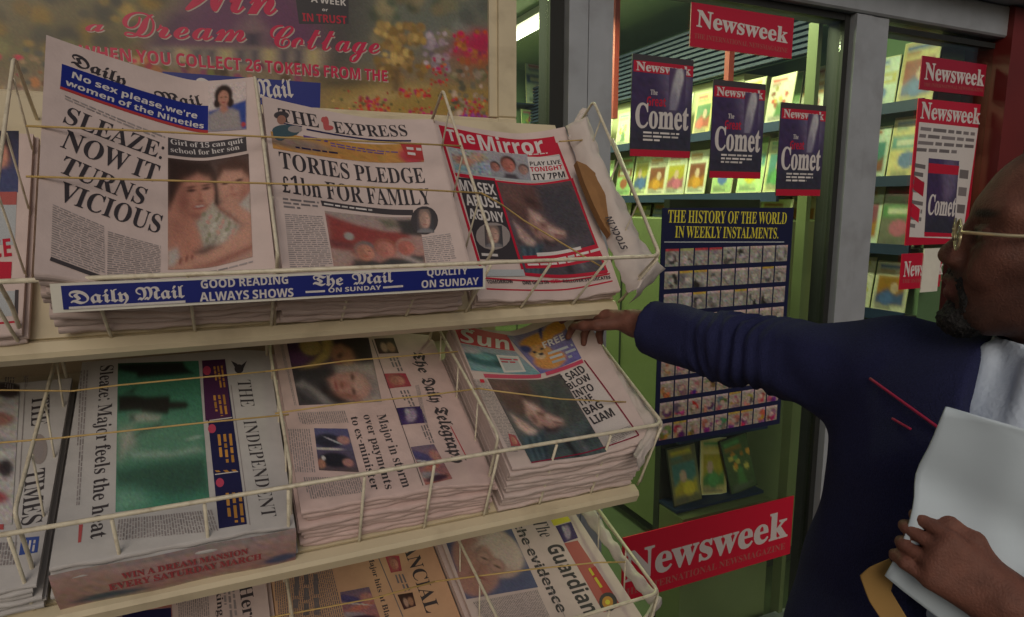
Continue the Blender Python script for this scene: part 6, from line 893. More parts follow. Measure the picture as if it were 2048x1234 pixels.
class Page:
    """a page lying in a tilted plane: local x across, y up the page, z out of it"""
    def __init__(s, d):
        s.d = d
        s.y, s.z, s.tilt = d['f']
        s.h0, s.L, s.aL, s.pL, s.R, s.aR, s.pR, s.sc = d['s']
        s.w, s.H, s.b0, s.X0 = d['w'], d['H'], d['b0'], d['X0']
        s.loc, s.rot = (s.X0, s.y, s.z), (R(s.tilt), 0, 0)
    def bulge(s, a, b):
        h = 0.0
        k = s.sc[0] + (s.sc[1] - s.sc[0]) * min(max((b - s.b0) / s.H, 0), 1)
        if s.L and a < s.aL:
            h += k * s.L * ((s.aL - a) / s.aL) ** s.pL
        if s.R and a > s.aR:
            h += k * s.R * ((a - s.aR) / (s.w - s.aR)) ** s.pR
        return h
    def surf(s, a, b):
        return s.h0 + s.bulge(a, b)
    def prints(s, parent, m, cull=None):
        parts, under = {}, []
        for e in s.d['el']:
            if e[0] == 'T':
                x0_, x1_ = sorted((e[5], e[7]))
                y0_, y1_ = sorted((e[6], e[8]))
                box = (x0_ - e[9] * (y1_ - y0_ > x1_ - x0_), y0_ - e[9] * .3, x1_ + e[9] * (y1_ - y0_ > x1_ - x0_), y1_ + e[9])
            elif e[0] == 'E':
                box = (e[3] - abs(e[5]), e[4] - abs(e[8]), e[3] + abs(e[5]), e[4] + abs(e[8]))
            else:
                box = (min(e[-1][0::2]), min(e[-1][1::2]), max(e[-1][0::2]), max(e[-1][1::2]))
            lay = 1 + max([l for b, l in under if b[0] < box[2] and box[0] < b[2] and b[1] < box[3] and box[1] < b[3]], default=0)
            under.append((box, lay))
            z = 0.0003 + lay * 0.00016
            key = (e[1], len(parts)) if e[0] in 'TI' else ('text_column', len(parts)) if e[0] == 'B' else ('colour_block' if e[1] in ('headline', 'body_text', 'masthead', 'photograph', 'lettering') else e[1], len(parts))
            mb = parts.setdefault(key, MB())
            P = lambda a, b: (a, b, s.surf(a, b) + z)
            if e[0] == 'T':
                _, _, font, txt, col, a0, b0, a1, b1, cap = e
                pol, adv = text_polys(font, txt)
                A, B = np.array([a0, b0]) * 1e-4, np.array([a1, b1]) * 1e-4
                d = (B - A)
                u = d / np.linalg.norm(d)
                up = np.array([-u[1], u[0]]) * cap * 1e-4 / CAPH[font]
                sh = 0.0
                for pts, tri in pol:
                    mb.add([P(*(A + d * (px / adv) + up * py)) for px, py in pts], tri, COL[col])
            elif e[0] in 'RI':
                q = np.array(e[3], float).reshape(4, 2) * 1e-4
                if e[0] == 'R':
                    lx = max(np.linalg.norm(q[1] - q[0]), np.linalg.norm(q[2] - q[3]))
                    ly = max(np.linalg.norm(q[3] - q[0]), np.linalg.norm(q[2] - q[1]))
                    nx, ny = min(60, max(2, int(lx / .005) + 2)), min(60, max(2, int(ly / .012) + 2))
                    img = None
                else:
                    img = painted(e[2])
                    ny, nx = img.shape[:2]
                n0 = len(mb.v)
                for j in range(ny):
                    v = j / (ny - 1)
                    for i in range(nx):
                        t = i / (nx - 1)
                        p = (q[0] * (1 - t) + q[1] * t) * (1 - v) + (q[3] * (1 - t) + q[2] * t) * v
                        mb.v.append(P(*p))
                        mb.c.append(COL[e[2]] if img is None else tuple(img[j, i]))
                for j in range(ny - 1):
                    for i in range(nx - 1):
                        k = n0 + j * nx + i
                        mb.f.append((k, k + nx, k + nx + 1, k + 1))
            elif e[0] == 'E':
                _, _, col, a, b, xa, xb, ya, yb = e
                c = np.array([a, b]) * 1e-4
                x, y = np.array([xa, xb]) * 1e-4, np.array([ya, yb]) * 1e-4
                n = 18
                mb.add([P(*(c + x * math.cos(2 * math.pi * k / n) + y * math.sin(2 * math.pi * k / n))) for k in range(n)] + [P(*c)], [(k, (k + 1) % n, n) for k in range(n)], COL[col])
            elif e[0] == 'B':
                _, _, col, n, q = e
                q = np.array(q, float).reshape(4, 2) * 1e-4
                wl = np.linalg.norm(q[1] - q[0])
                ht = np.linalg.norm(q[3] - q[0])
                if n > 4:
                    n = int(min(60, ht / .0036))
                lh = ht / n
                for i in range(n):
                    v0, v1 = (i + .25) / n, (i + .75) / n
                    t, end = 0.0, 1.0 if i < n - 1 else random.uniform(.45, .9)
                    while t < end - .01:
                        wd = random.uniform(1.4, 4.2) * lh * .8 / wl
                        t1 = min(end, t + wd)
                        mb.add([P(*((q[0] * (1 - a) + q[1] * a) * (1 - v) + (q[3] * (1 - a) + q[2] * a) * v)) for a, v in ((t, v0), (t1, v0), (t1, v1), (t, v1))], [(0, 3, 2, 1)], shade(COL[col]))
                        t = t1 + .45 * lh / wl
        out = {}
        for nm, mb in parts.items():
            out[nm] = mb.build(nm[0], m, parent)
        return out
    def slab(s, lo, hi, ja, jb, seed, front=True, na=26, nb=12):
        """a folded newspaper between the fractions lo and hi of the stack height"""
        g = np.random.default_rng(seed)
        ph = g.uniform(0, 6.3, 6)
        w, H, b0 = s.w, s.H, s.b0
        v, f = [], []
        bs = [b0 + H * (i / nb) for i in range(nb, -1, -1)]
        ang = [0.5, 1.0, 1.5, 2.05, 2.6]
        m = 0
        for i in range(na + 1):
            a = w * i / na
            ring = []
            wob = 0.0011 * math.sin(a * 28 + ph[0]) + 0.0008 * math.sin(a * 61 + ph[1])
            top = lambda b: (s.surf(a, b)) * hi + (wob * max(0, 1 - (b - b0) / .12) * (1 if hi < 1 else .0))
            bot = lambda b: (s.surf(a, b)) * lo + wob * max(0, 1 - (b - b0) / .12) * (1 if lo > 0 else 0) + .0008
            rr = 0.5 * (top(b0) - bot(b0))
            for b in bs:
                ring.append((a + ja, b + jb, top(b)))
            zc = 0.5 * (top(b0) + bot(b0))
            ed = 0.0012 * math.sin(a * 47 + ph[2]) + 0.0009 * math.sin(a * 113 + ph[3])
            for q in ang:
                ring.append((a + ja, b0 + jb - (rr * .75) * math.sin(q) + ed, zc + rr * math.cos(q)))
            for b in bs[::-1]:
                ring.append((a + ja, b + jb, bot(b)))
            m = len(ring)
            v += ring
        for i in range(na):
            for k in range(m):
                f.append((i * m + k, i * m + (k + 1) % m, (i + 1) * m + (k + 1) % m, (i + 1) * m + k))
        def cap(i, flip):
            n = len(bs)
            for k in range(n - 1):
                q = (i * m + k, i * m + k + 1, i * m + m - 2 - k, i * m + m - 1 - k)
                f.append(q if flip else q[::-1])
            q = tuple(i * m + k for k in range(n - 1, n + len(ang) + 1))
            f.append(q if flip else q[::-1])
        cap(0, False)
        cap(na, True)
        return v, f
# ================================================================== the street and the shop
def structure(o):
    o['kind'] = 'structure'
    return o
def flatsheet(name, x0, x1, y0, y1, z, m):
    return structure(meshobj(name, [(x0, y0, z), (x1, y0, z), (x1, y1, z), (x0, y1, z)], [(0, 1, 2, 3)], m))
G = 1.55
flatsheet("ground", -60, 60, -60, 60, -0.15, M['asphalt'])
_pv = MB()
_pv.box(-20, 20, -2.4, 1.52, -0.14, 0.0)
structure(_pv.build("pavement", M['pave']))
flatsheet("shop_floor", -3, 3.4, 1.66, 5.3, 0.03, M['lino'])
# cream shop wall behind the rack
t = empty("shop_wall", (0, 0, 0))
tag(t, "cream painted wall behind the newspaper rack, left of the shop windows", "wall")
MB().box(-4, .60, G - .01, G + .14, 0, 3.2).build("wall", M['wall'], t)
MB().box(-4, .60, G - .03, G - .012, 0, .25).build("skirting", M['alu'], t)
# the glazed front
t = empty("shop_front", (1.4, G, 0))
tag(t, "grey aluminium shop front with two tall panes of glass", "shop front")
def part(name, mb, m, parent, smooth=False):
    o = mb.build(name, m, parent, smooth)
    o.matrix_parent_inverse = Matrix.Translation(parent.location).inverted() if parent.rotation_euler.x == 0 else parent.matrix_basis.inverted()
    return o
def mullion(x0, xs, x1, z0=0.02, z1=ZC + .592):
    o = part("mullion", MB().box(x0, xs - .002, G - .035, G + .06, z0, z1, bev=.004), M['alu'], t)
    o2 = MB().box(xs + .002, x1, G - .032, G + .06, z0, z1, bev=.004).build("door_stop", M['alu'], o)
    return o
mullion(.848, .905, .980)
mullion(1.872, 1.950, 2.022)
part("gasket", MB().box(.806, .846, G - .012, G + .05, .03, ZC + .592), M['gasket'], t)
part("gasket", MB().box(1.848, 1.870, G - .012, G + .05, .03, ZC + .592), M['gasket'], t)
part("gasket", MB().box(.982, 1.846, G - .012, G + .05, ZC + .572, ZC + .592), M['gasket'], t)
part("gasket", MB().box(2.024, 2.62, G - .012, G + .05, ZC + .560, ZC + .578), M['gasket'], t)
part("inner_frame", MB().box(1.828, 1.847, G + .07, G + .11, .03, ZC + .59), M['greenpanel'], t)
part("header", MB().box(.60, 2.64, G - .04, G + .08, ZC + .594, ZC + .70, bev=.006), M['alu'], t)
part("header", MB().box(.60, 3.4, G - .16, G + .08, ZC + .702, ZC + 1.0, bev=.008), M['alu'], t)
part("sill", MB().box(.60, 2.64, G - .05, G + .09, .02, .12, bev=.006), M['alu'], t)
for x0, x1 in ((.60, .805), (.981, 1.847), (2.023, 2.63)):
    part("window_pane", MB().box(x0, x1, G - .003, G + .003, .12, ZC + .592), M['glass'], t)
t2 = empty("pilaster", (2.95, G, 0))
tag(t2, "dark red painted pilaster at the right end of the shop front", "pilaster")
part("shaft", MB().box(2.632, 3.4, G - .06, G + .2, .2, ZC + .70, bev=.01), M['red'], t2)
part("plinth", MB().box(2.628, 3.4, G - .09, G + .2, 0, .198, bev=.01), M['alu'], t2)
# ------------------------------------------------------------------ the shop inside
def wallthing(name, label, x0, x1, y0, y1, z0, z1, m):
    o = MB().box(x0, x1, y0, y1, z0, z1).build(name, m)
    return tag(o, label, "wall")
wallthing("back_wall", "dark green wall at the back of the shop", -2.6, 3.4, 5.2, 5.3, .03, ZC + 1.02, M['inwall'])
wallthing("side_wall", "dark green wall inside the shop behind the card display", 2.62, 2.7, 1.72, 5.2, .03, ZC + 1.02, M['inwall'])
wallthing("side_wall", "far left inner wall of the shop, out of the light", -2.7, -2.6, 1.72, 5.2, .03, ZC + 1.02, M['inwall'])
_c = MB().box(-2.7, 3.4, 1.64, 5.3, ZC + 1.022, ZC + 1.1).build("ceiling", M['ceil'])
structure(_c)
M['postred'] = mat('dull_red_paint', (.22, .025, .02), 0.6)
def ceiling_lamp(x, y0, y1, label):
    o = empty("ceiling_lamp", (x, (y0 + y1) / 2, ZC + 1.02))
    tag(o, label, "ceiling lamp", "fluorescent lamps on the shop ceiling")
    part("housing", MB().box(x - .05, x + .05, y0, y1, ZC + .985, ZC + 1.02, bev=.006), M['whiteplastic'], o)
    part("lamp_tube", MB().tube([(x, y0 + .03, ZC + .955), (x, y1 - .03, ZC + .955)], .021, 10), M['tube'], o, True)
    l = bpy.data.lights.new("lamp_light", 'AREA')
    l.shape = 'RECTANGLE'
    l.size, l.size_y = .12, y1 - y0
    l.energy = LAMP_W
    l.color = (.93, 1.0, .58)
    lo = bpy.data.objects.new("lamp_light", l)
    lo.location = (0, 0, -.085)
    link(lo, o)
LAMP_W = 40
ceiling_lamp(1.66, 2.55, 3.70, "lit fluorescent tube seen through the narrow window beside the poster")
ceiling_lamp(1.30, 4.05, 4.95, "rear fluorescent tube on the shop ceiling")
ceiling_lamp(.2, 2.4, 3.6, "left fluorescent tube on the shop ceiling, hidden from the street")
ceiling_lamp(1.52, 1.78, 2.30, "short fluorescent tube on the ceiling just inside the window")
# ribbed teal pelmet over the card display
t3 = empty("pelmet", (2.25, 3, ZC + .7))
tag(t3, "ribbed teal pelmet above the greeting cards", "pelmet")
part("board", MB().box(2.24, 2.26, 2.0, 5.0, ZC + .60, ZC + .86), M['pelmet'], t3)
_m = MB()
for k in range(11):
    _m.box(2.215, 2.238, 2.0, 5.0, ZC + .605 + k * .0235, ZC + .618 + k * .0235)
part("slats", _m, M['shelfstrip'], t3)
for i, (x, y) in enumerate(((1.92, 2.95), (2.06, 2.28))):
    tag(MB().box(x - .014, x + .014, y - .014, y + .014, ZC + .44, ZC + 1.02).build("hanging_post", M['postred']), ("slim red post hanging from the ceiling behind the upper magazine cover", "slim red post hanging from the ceiling right of the big red sticker")[i], "post", "red posts hanging in the shop")
# card display along the right wall: green base, shelves, navy edges
cd = empty("card_display", (2.2, 3.2, 0))
tag(cd, "greeting card display of stepped shelves over a green base", "card display")
part("base", MB().box(1.84, 2.60, 1.98, 4.9, .10, ZC - .06, bev=.006), M['greenpanel'], cd)
part("kick_plate", MB().box(1.88, 2.60, 1.99, 4.9, .03, .10), M['darkwood'], cd)
_m = MB()
for y in (2.35, 2.72, 3.1, 3.5, 3.95, 4.4):
    _m.box(1.834, 1.842, y - .004, y + .004, .11, ZC - .065)
part("panel_seam", _m, M['darkwood'], cd)
part("backing", MB().box(2.28, 2.60, 2.42, 4.9, ZC - .06, ZC + .60), M['cardstock'], cd)
for z in (ZC + .325, ZC + .045, ZC - .20):
    s_ = part("shelf", MB().box(2.10, 2.28, 2.0, 4.9, z - .008, z), M['darkwood'], cd)
    MB().box(2.085, 2.10, 2.0 - 3.2, 4.9 - 3.2, z - .03, z + .008).build("shelf_edge", M['shelfstrip'], s_)
    s_.children[0].location = (0, 3.2, 0)
# cards
cardpal = [(.62, .66, .40), (.60, .60, .30), (.66, .66, .52), (.45, .62, .28), (.64, .52, .22), (.58, .66, .56), (.62, .58, .46), (.30, .48, .20)]
accpal = [(.50, .08, .05), (.55, .25, .04), (.10, .30, .10), (.45, .12, .20), (.08, .14, .36), (.60, .50, .05), (.30, .09, .05), (.12, .34, .32)]
CN = ("red", "orange", "green", "pink", "blue", "yellow", "brown", "teal")
PN = ("pale lime", "pale yellow", "off-white", "leaf green", "golden", "mint white", "cream", "dark green")
def card(name, loc, w, h, rot, seed, label, cat, group, dark=False):
    g = np.random.default_rng(seed)
    i, j, k = int(g.integers(len(cardpal))), int(g.integers(len(accpal))), int(g.integers(len(accpal)))
    base = np.array(cardpal[i]) * (0.25 if dark else 1.0)
    o = empty(name, loc, rot)
    MB().box(-w / 2, w / 2, -.002, .002, 0, h).build("card", M['cardstock'] if not dark else M['darkwood'], o)
    box = lambda x0, y0, x1, y1, c: ('P', [(x0, y0), (x1, y0), (x1, y1), (x0, y1)], tuple(c), .012)
    kind = int(g.integers(3))
    A1, A2 = np.array(accpal[j]), np.array(accpal[k])
    bl = [box(.08, .05, g.uniform(.6, .92), .13, A2), box(.08, .17, g.uniform(.4, .8), .21, A1 * .7)]
    if kind == 0:                           # a picture panel with a figure
        bl += [box(.08, .28, .92, .86, A1 * .6), ('P', [(.08, .7), (.4, .55), (.7, .66), (.92, .58), (.92, .86), (.08, .86)], tuple(A2 * .7), .02), (g.uniform(.35, .65), .52, .12, .11, 0, (.5, .34, .26), .15), (g.uniform(.35, .65), .76, .2, .14, 0, tuple(A2), .15)]
    elif kind == 1:                         # a bunch of flowers
        for q in range(12):
            bl.append((.5 + g.normal(0, .16), .5 + g.normal(0, .12), g.uniform(.05, .1), g.uniform(.04, .08), 0, tuple((A1, A2, np.array((.5, .42, .1)))[q % 3] * g.uniform(.6, 1.2)), .2))
        bl += [('P', [(.42, .6), (.58, .6), (.68, .9), (.32, .9)], (.08, .2, .06), .015)]
    else:                                   # bands and small print
        bl += [box(.0, .3, 1, .52, A1 * .8), box(.15, .36, .85, .46, (.6, .58, .45)), (.5, .7, .26, .14, 0, tuple(A2), .12)]
    for q in range(3):
        bl.append(box(.12, .88 + q * .035, g.uniform(.5, .9), .895 + q * .035, (.12, .12, .10)))
    im = soft_paint(18, 24, tuple(base), tuple(base * g.uniform(.75, 1.1)), bl, .05, seed)
    v = [((x / 17 - .5) * w * .96, -.0026, h * (.98 - .96 * y / 23)) for y in range(24) for x in range(18)]
    f = [(y * 18 + x, (y + 1) * 18 + x, (y + 1) * 18 + x + 1, y * 18 + x + 1) for y in range(23) for x in range(17)]
    meshobj("printed_front", v, f, M['gloss'], o, cols=im.reshape(-1, 3))
    tag(o, label(PN[i] if not dark else "dark", CN[j], CN[k]), cat, group)
    return o
rows = (("upper", ZC + .335, .21, .145, 2.13), ("lower", ZC + .055, .24, .155, 2.13))
n_ = 0
OR = ("first", "second", "third", "fourth", "fifth", "sixth", "seventh", "eighth", "ninth", "tenth", "eleventh", "twelfth", "thirteenth", "fourteenth", "fifteenth", "sixteenth", "seventeenth", "eighteenth", "nineteenth", "twentieth", "twenty-first")
for rn, z, h, w, x in rows:
    for i in range(17):
        y = 2.06 + i * .162
        hh = h * random.uniform(.82, 1.08)
        card("greeting_card", (x + random.uniform(-.01, .02), y, z), w * random.uniform(.85, 1.04), hh, (R(-8), 0, R(-90 + random.uniform(-5, 5))), 100 + n_,
             lambda a, b, c, rn=rn, i=i: f"{a} greeting card, {b} and {c} picture, {OR[i]} from the door, {rn} shelf", "greeting card", f"greeting cards on the {rn} shelf")
        n_ += 1
for i in range(14):
    y = 2.08 + i * .19
    card("book", (2.14, y, ZC - .19), .17, random.uniform(.19, .235), (R(-10), 0, R(-90)), 300 + i,
         lambda a, b, c, i=i: f"{a} covered book, {b} and {c} picture, {OR[i]} from the door, bottom shelf", "book", "books on the bottom shelf", dark=i % 3 != 0)
# cards at the back, seen left of the first mullion
for i, (x, z, w, h) in enumerate(((2.28, ZC + .74, .25, .30), (2.2, ZC + .53, .13, .17), (2.36, ZC + .53, .13, .17), (2.2, ZC + .31, .13, .17), (2.36, ZC + .31, .13, .17))):
    card("wall_card", (x, 4.5 + .02 * i, z), w, h, (R(-4), 0, R(10)), 500 + i, lambda a, b, c, i=i: ("large", "first small", "second small", "third small", "fourth small")[i] + f" {a} card with {b} print on the rear stand seen beside the poster", "card", "cards on the rear stand")
t4 = empty("card_stand", (2.28, 4.6, 0))
tag(t4, "wire card stand at the back of the shop, left of the first mullion", "card stand")
part("back_board", MB().box(2.05, 2.55, 4.62, 4.65, .05, ZC + 1.0), M['inwall'], t4)
for z in (.31, .53, .74):
    part("ledge", MB().box(2.05, 2.55, 4.47, 4.618, ZC + z - .012, ZC + z - .002), M['shelfstrip'], t4)
# card rack just inside the door glass
dr = empty("door_card_rack", (2.5, 1.9, 0))
tag(dr, "card rack beside the door, seen through the door glass", "card rack")
part("back_panel", MB().box(2.47, 2.60, 1.63, 2.36, .10, ZC + .66), M['inwall'], dr)
part("plinth", MB().box(2.44, 2.60, 1.63, 2.41, .03, .098), M['darkwood'], dr)
dz = (.375, .10, -.16, -.42, -.70)
for z in dz:
    p_ = part("ledge", MB().box(2.40, 2.468, 1.63, 2.41, ZC + z - .012, ZC + z - .002), M['darkwood'], dr)
    MB().box(2.385, 2.398, 1.63, 2.41, ZC + z - .028, ZC + z + .012).build("ledge_edge", M['shelfstrip'], p_)
for r_, z in enumerate(dz):
    for i in range(5):
        card("rack_card", (2.435, 1.70 + i * .155 + .01 * r_, ZC + z), .148, random.uniform(.20, .245), (R(-7), 0, R(-90 + random.uniform(-4, 4))), 900 + r_ * 5 + i,
             lambda a, b, c, r_=r_, i=i: f"{a} card, {b} and {c} picture, {OR[i]} on the {OR[r_]} ledge of the door rack", "card", "cards on the door rack", dark=r_ == 2 and i % 2 == 0)
# magazine rack in the window, facing the street
mr = empty("magazine_rack", (1.62, 1.78, 0))
tag(mr, "window rack of magazines standing behind the navy cover poster", "magazine rack")
part("back_panel", MB().box(1.40, 1.80, 1.80, 1.83, .05, ZC + .02), M['darkwood'], mr)
part("base", MB().box(1.40, 1.80, 1.665, 1.795, .03, .56), M['greenpanel'], mr)
mz = (ZC - .26, ZC - .52, ZC - .79, ZC - 1.04)
for z in mz:
    part("ledge", MB().box(1.40, 1.80, 1.70, 1.798, z - .014, z - .004), M['shelfstrip'], mr)
n_ = 0
for r_, z in enumerate(mz):
    for c_ in range(3):
        x = 1.47 + c_ * .13
        card("magazine", (x, 1.725 + .02 * (c_ % 2), z), .125, .205, (R(-12), R(random.uniform(-4, 4)) if r_ < 3 else R((-3, 8, -9)[c_]), 0), 700 + n_ + 40,
             lambda a, b, c, r_=r_, c_=c_: f"{a} magazine, {b} and {c} cover, {('left', 'middle', 'right')[c_]} on the {('top', 'second', 'third', 'bottom')[r_]} window ledge", "magazine", "magazines in the window rack", dark=(r_ * 3 + c_) not in (2, 10))
        n_ += 1
# ------------------------------------------------------------------ things stuck on the glass
STICK = dict(comet1=("magazine_cover", "largest magazine cover poster with big white headline, left of three", "R", "magazine cover", True), comet2=("magazine_cover", "middle magazine cover poster of three, below the big red sticker", "", "magazine cover", True),
             comet3=("magazine_cover", "rightmost and lowest magazine cover poster, next to the mullion", "", "magazine cover", True),
             news1=("window_sticker", "red sticker with white title at the top of the window", "", "sticker", False), news2=("window_sticker", "large bright red sticker low in the window beside the rack", "", "sticker", False),
             news3=("window_sticker", "dark red title sticker on the door glass above the letter poster", "", "sticker", False), news4=("window_sticker", "small red sticker on the door glass in front of the man's nose", "", "sticker", False),
             letter=("letter_poster", "red bordered poster with lines of script and a small cover", "", "poster", False), hist=("cover_poster", "navy poster with yellow title over rows of small magazine covers", "", "poster", False))
for k, (nm, lab, _, cat, _) in STICK.items():
    pg = Page(PAGES[k])
    o = empty(nm, pg.loc, pg.rot)
    tag(o, lab, cat, {"magazine cover": "magazine covers on the window", "sticker": "red stickers on the glass"}.get(cat))
    c = COL['R'] if k.startswith('news') or k == 'letter' else (.012, .014, .05) if k == 'hist' else COL['K2']
    if k == 'news2':
        c = (.52, .006, .03)
    if k in ('news3',):
        c = (.32, .008, .03)
    mb = MB()
    v = [Vector((x, y, z)) for z in (-.003, 0.0) for x, y in ((0, pg.b0), (pg.w, pg.b0), (pg.w, pg.b0 + pg.H), (0, pg.b0 + pg.H))]
    mb.add(v, [(3, 2, 1, 0), (4, 5, 6, 7), (0, 1, 5, 4), (1, 2, 6, 5), (2, 3, 7, 6), (3, 0, 4, 7)], c)
    mb.build("sheet", M['gloss'], o)
    pg.prints(o, M['gloss'])
# the pale card stuck on the door glass behind the man's mouth
tag(MB().box(2.345, 2.44, G - .007, G - .004, ZC - .315, ZC - .155).build("notice_card", M['whiteplastic']), "plain white card stuck to the door glass beside the man's mouth", "card")
# ------------------------------------------------------------------ poster board
pg = Page(PAGES['board'])
o = empty("poster_board", pg.loc, pg.rot)
tag(o, "cream framed advertising board with cottage garden picture and pink lettering", "poster board")
x1 = .660 - pg.X0
MB().box(-.02, x1 - .01, .16, .86, -.03, -.001).build("backing", M['wall'], o)
fr = MB().box(x1 - .044, x1, .20, .90, -.02, .016, bev=.003)
fr.box(-.05, x1 - .0445, .152, .197, -.02, .0155, bev=.003)
fr.box(x1 - .0440, x1, .152, .1995, -.02, .0158, bev=.003)
fr.box(-.05, -.002, .20, .90, -.02, .016, bev=.003)
fr.box(-.05, x1, .901, .945, -.02, .0157, bev=.003)
fr.box(x1 - .064, x1 - .0445, .20, .90, -.004, .008, bev=.002)
fr.build("frame", M['cream'], o)
pg.prints(o, M['gloss'])
# ================================================================== the newspaper rack
TIER = {k: v for k, v in TIERS.items()}
def tf(t, X, b, h):
    y, z, a = TIER[t]
    a = R(a)
    return Vector((X, y + b * math.cos(a) - h * math.sin(a), z + ZC + b * math.sin(a) + h * math.cos(a)))
rk = empty("newspaper_rack", (.1, 1.15, 0))
tag(rk, "cream metal newspaper rack with sloping shelves and wire fronts", "newspaper rack")
XL, XR = -.945, .775
DIV = [XR - .3445 * k for k in range(6)]
def rounded(pts, r=.012, n=4):
    pts = [Vector(p) for p in pts]
    out = [pts[0]]
    for i in range(1, len(pts) - 1):
        a, b, c = pts[i - 1], pts[i], pts[i + 1]
        p, q = b + (a - b).normalized() * r, b + (c - b).normalized() * r
        for k in range(n + 1):
            t_ = k / n
            out.append(p * (1 - t_) ** 2 + b * 2 * t_ * (1 - t_) + q * t_ ** 2)
    return out + [pts[-1]]
TOPB = {1: .42, 2: .455, 3: .44}
for t_ in (1, 2, 3):
    y, z, a = TIER[t_]
    Mx = Matrix.Translation((0, y, z + ZC)) @ Matrix.Rotation(R(a), 4, 'X')
    sh = MB()
    sh.box(XL, XR - .018, .004, TOPB[t_] + .05, -.006, -.0008, Mx)
    sh.box(XL, XR - .016, -.026, .0035, -.030, .001, Mx, bev=.006)
    part("shelf", sh, M['cream'], rk)
    part("basket_rail", MB().tube(rounded([tf(t_, XL, .011, .161), tf(t_, XR, .011, .161), tf(t_, XR, .30, .152)], .02), .0035, 8), M['wire'], rk, True)
    x = XR - .006
    while x > XL:
        fw = MB().tube(rounded([tf(t_, x, .006, .159), tf(t_, x, -.002, .02), tf(t_, x, -.002, -.004)], .01), .0026, 7)
        part("front_wire", fw, M['wire'], rk, True)
        x -= .1148
    for X in DIV[:5]:
        d = MB()
        fb = .03 if X < XR - .01 else .014
        fh = .178 if X < XR - .01 else .163
        d.tube(rounded([tf(t_, X, .0, .002), tf(t_, X, fb * .8, .07), tf(t_, X, fb, fh), tf(t_, X, .418, .138), tf(t_, X, .418, .0)], .014), .0029, 8)
        dv = part("divider", d, M['wire'], rk, True)
        zz = MB()
        for k in range(3):
            b0 = .09 + k * .115
            h = fh + (.138 - fh) * (b0 + .03 - fb) / (.418 - fb)
            zz.tube([tf(t_, X + .003, b0, .004), tf(t_, X + .003, b0 + .05, h - .002)], .0017, 6)
        zz.build("brace_wires", M['wire'], dv, True)
for x in (-.80, .60):
    up = MB().box(x - .018, x + .018, 1.455, 1.49, 0, ZC + .13)
    part("upright", up, M['cream'], rk)
    part("foot", MB().box(x - .02, x + .02, .85, 1.454, 0.0, .035, bev=.006), M['cream'], rk)
    for t_ in (1, 2, 3):
        a = tf(t_, x, .02, -.012)
        b = Vector((x, 1.455, tf(t_, x, .40, -.02).z - .05 if t_ > 1 else ZC - .12))
        part("bracket", MB().tube([a, b], .008, 6), M['cream'], rk)
# title strip on the top rail
pg = Page(PAGES['strip'])
o = empty("title_strip", pg.loc, pg.rot)
tag(o, "blue advertising strip with white lettering along the top wire rail", "sign")
PX = lambda x: x - pg.X0
x0s, x1s = STRIPX[0] - pg.X0, STRIPX[1] - pg.X0
zb, zt = STRIPZ[0], STRIPZ[1]
MB().box(x0s - .012, x1s + .005, zb - .004, zt + .003, -.006, -.0012).build("holder", M['whiteplastic'], o)
MB().box(x0s, x1s, zb, zt, -.001, .0002).build("insert", M['strip'], o)
pg.prints(o, M['gloss'])
# ------------------------------------------------------------------ newspapers
NP = dict(
    dm=("tabloid with huge black headline and mother and child photo", "left", "top", 12, 'paper', "stack of tabloids with mother and child photo"),
    ex=("tabloid with orange banner and group photo, behind the blue strip", "middle", "top", 11, 'paper', "stack of tabloids with orange banner"),
    mi=("red-topped tabloid with a close-up photo of a dark-haired man", "right", "top", 3, 'paper', "stack of red-topped tabloids on the top shelf"),
    lf=("red lettered tabloid cut off by the left edge of the photo", "far left", "top", 3, 'paper', "stack of red lettered tabloids"),
    ti=("broadsheet with column of small faces at the far left", "far left", "middle", 7, 'grey_paper', "stack of broadsheets with small faces"),
    te=("broadsheet with grey-haired man photo and blackletter title", "middle", "middle", 9, 'paper2', "stack of broadsheets with blackletter title"),
    su=("red-topped tabloid with teal collar photo, top corner being lifted", "right", "middle", 12, 'paper', "stack of red-topped tabloids on the middle shelf"),
    gu=("broadsheet with bald man in glasses on blue", "right", "bottom", 9, 'paper', "stack of broadsheets with the bald man"),
    ft=("salmon pink broadsheet on the bottom shelf", "middle", "bottom", 5, 'salmon', "stack of salmon pink broadsheets"),
    he=("grey broadsheet with dark picture at bottom left", "left", "bottom", 5, 'paper', "stack of grey broadsheets"))
NP['in'] = ("broadsheet with green underwater photo and black figures", "left", "middle", 8, 'grey_paper', "stack of broadsheets with green photo")
k_ = 0
for key, (desc, col, shf, n, mname, grp) in NP.items():
    pg = Page(PAGES[key])
    fr = [i / n for i in range(n + 1)]
    jit = np.random.default_rng(hash_ := (sum(map(ord, key)) * 13))
    for i in range(n - 1):
        v, f = pg.slab(fr[i], fr[i + 1], float(jit.normal(0, .0040)), float(jit.normal(0, .0030)), hash_ + i, nb=10)
        o = meshobj("newspaper", v, f, M[mname], None, False, None, pg.loc)
        o.rotation_euler = pg.rot
        lab = f"{OR[n - 2 - i]} copy under the top of the {grp}"
        tag(o, lab, "newspaper", "copies in the " + grp)
        k_ += 1
    o = empty("newspaper", pg.loc, pg.rot)
    tag(o, "top copy: " + desc, "newspaper", "top copies on the rack")
    v, f = pg.slab(fr[-2], 1.0, 0, 0, hash_ + 90, na=36, nb=20)
    meshobj("sheet", v, f, M[mname], o)
    pg.prints(o, M['ink'])
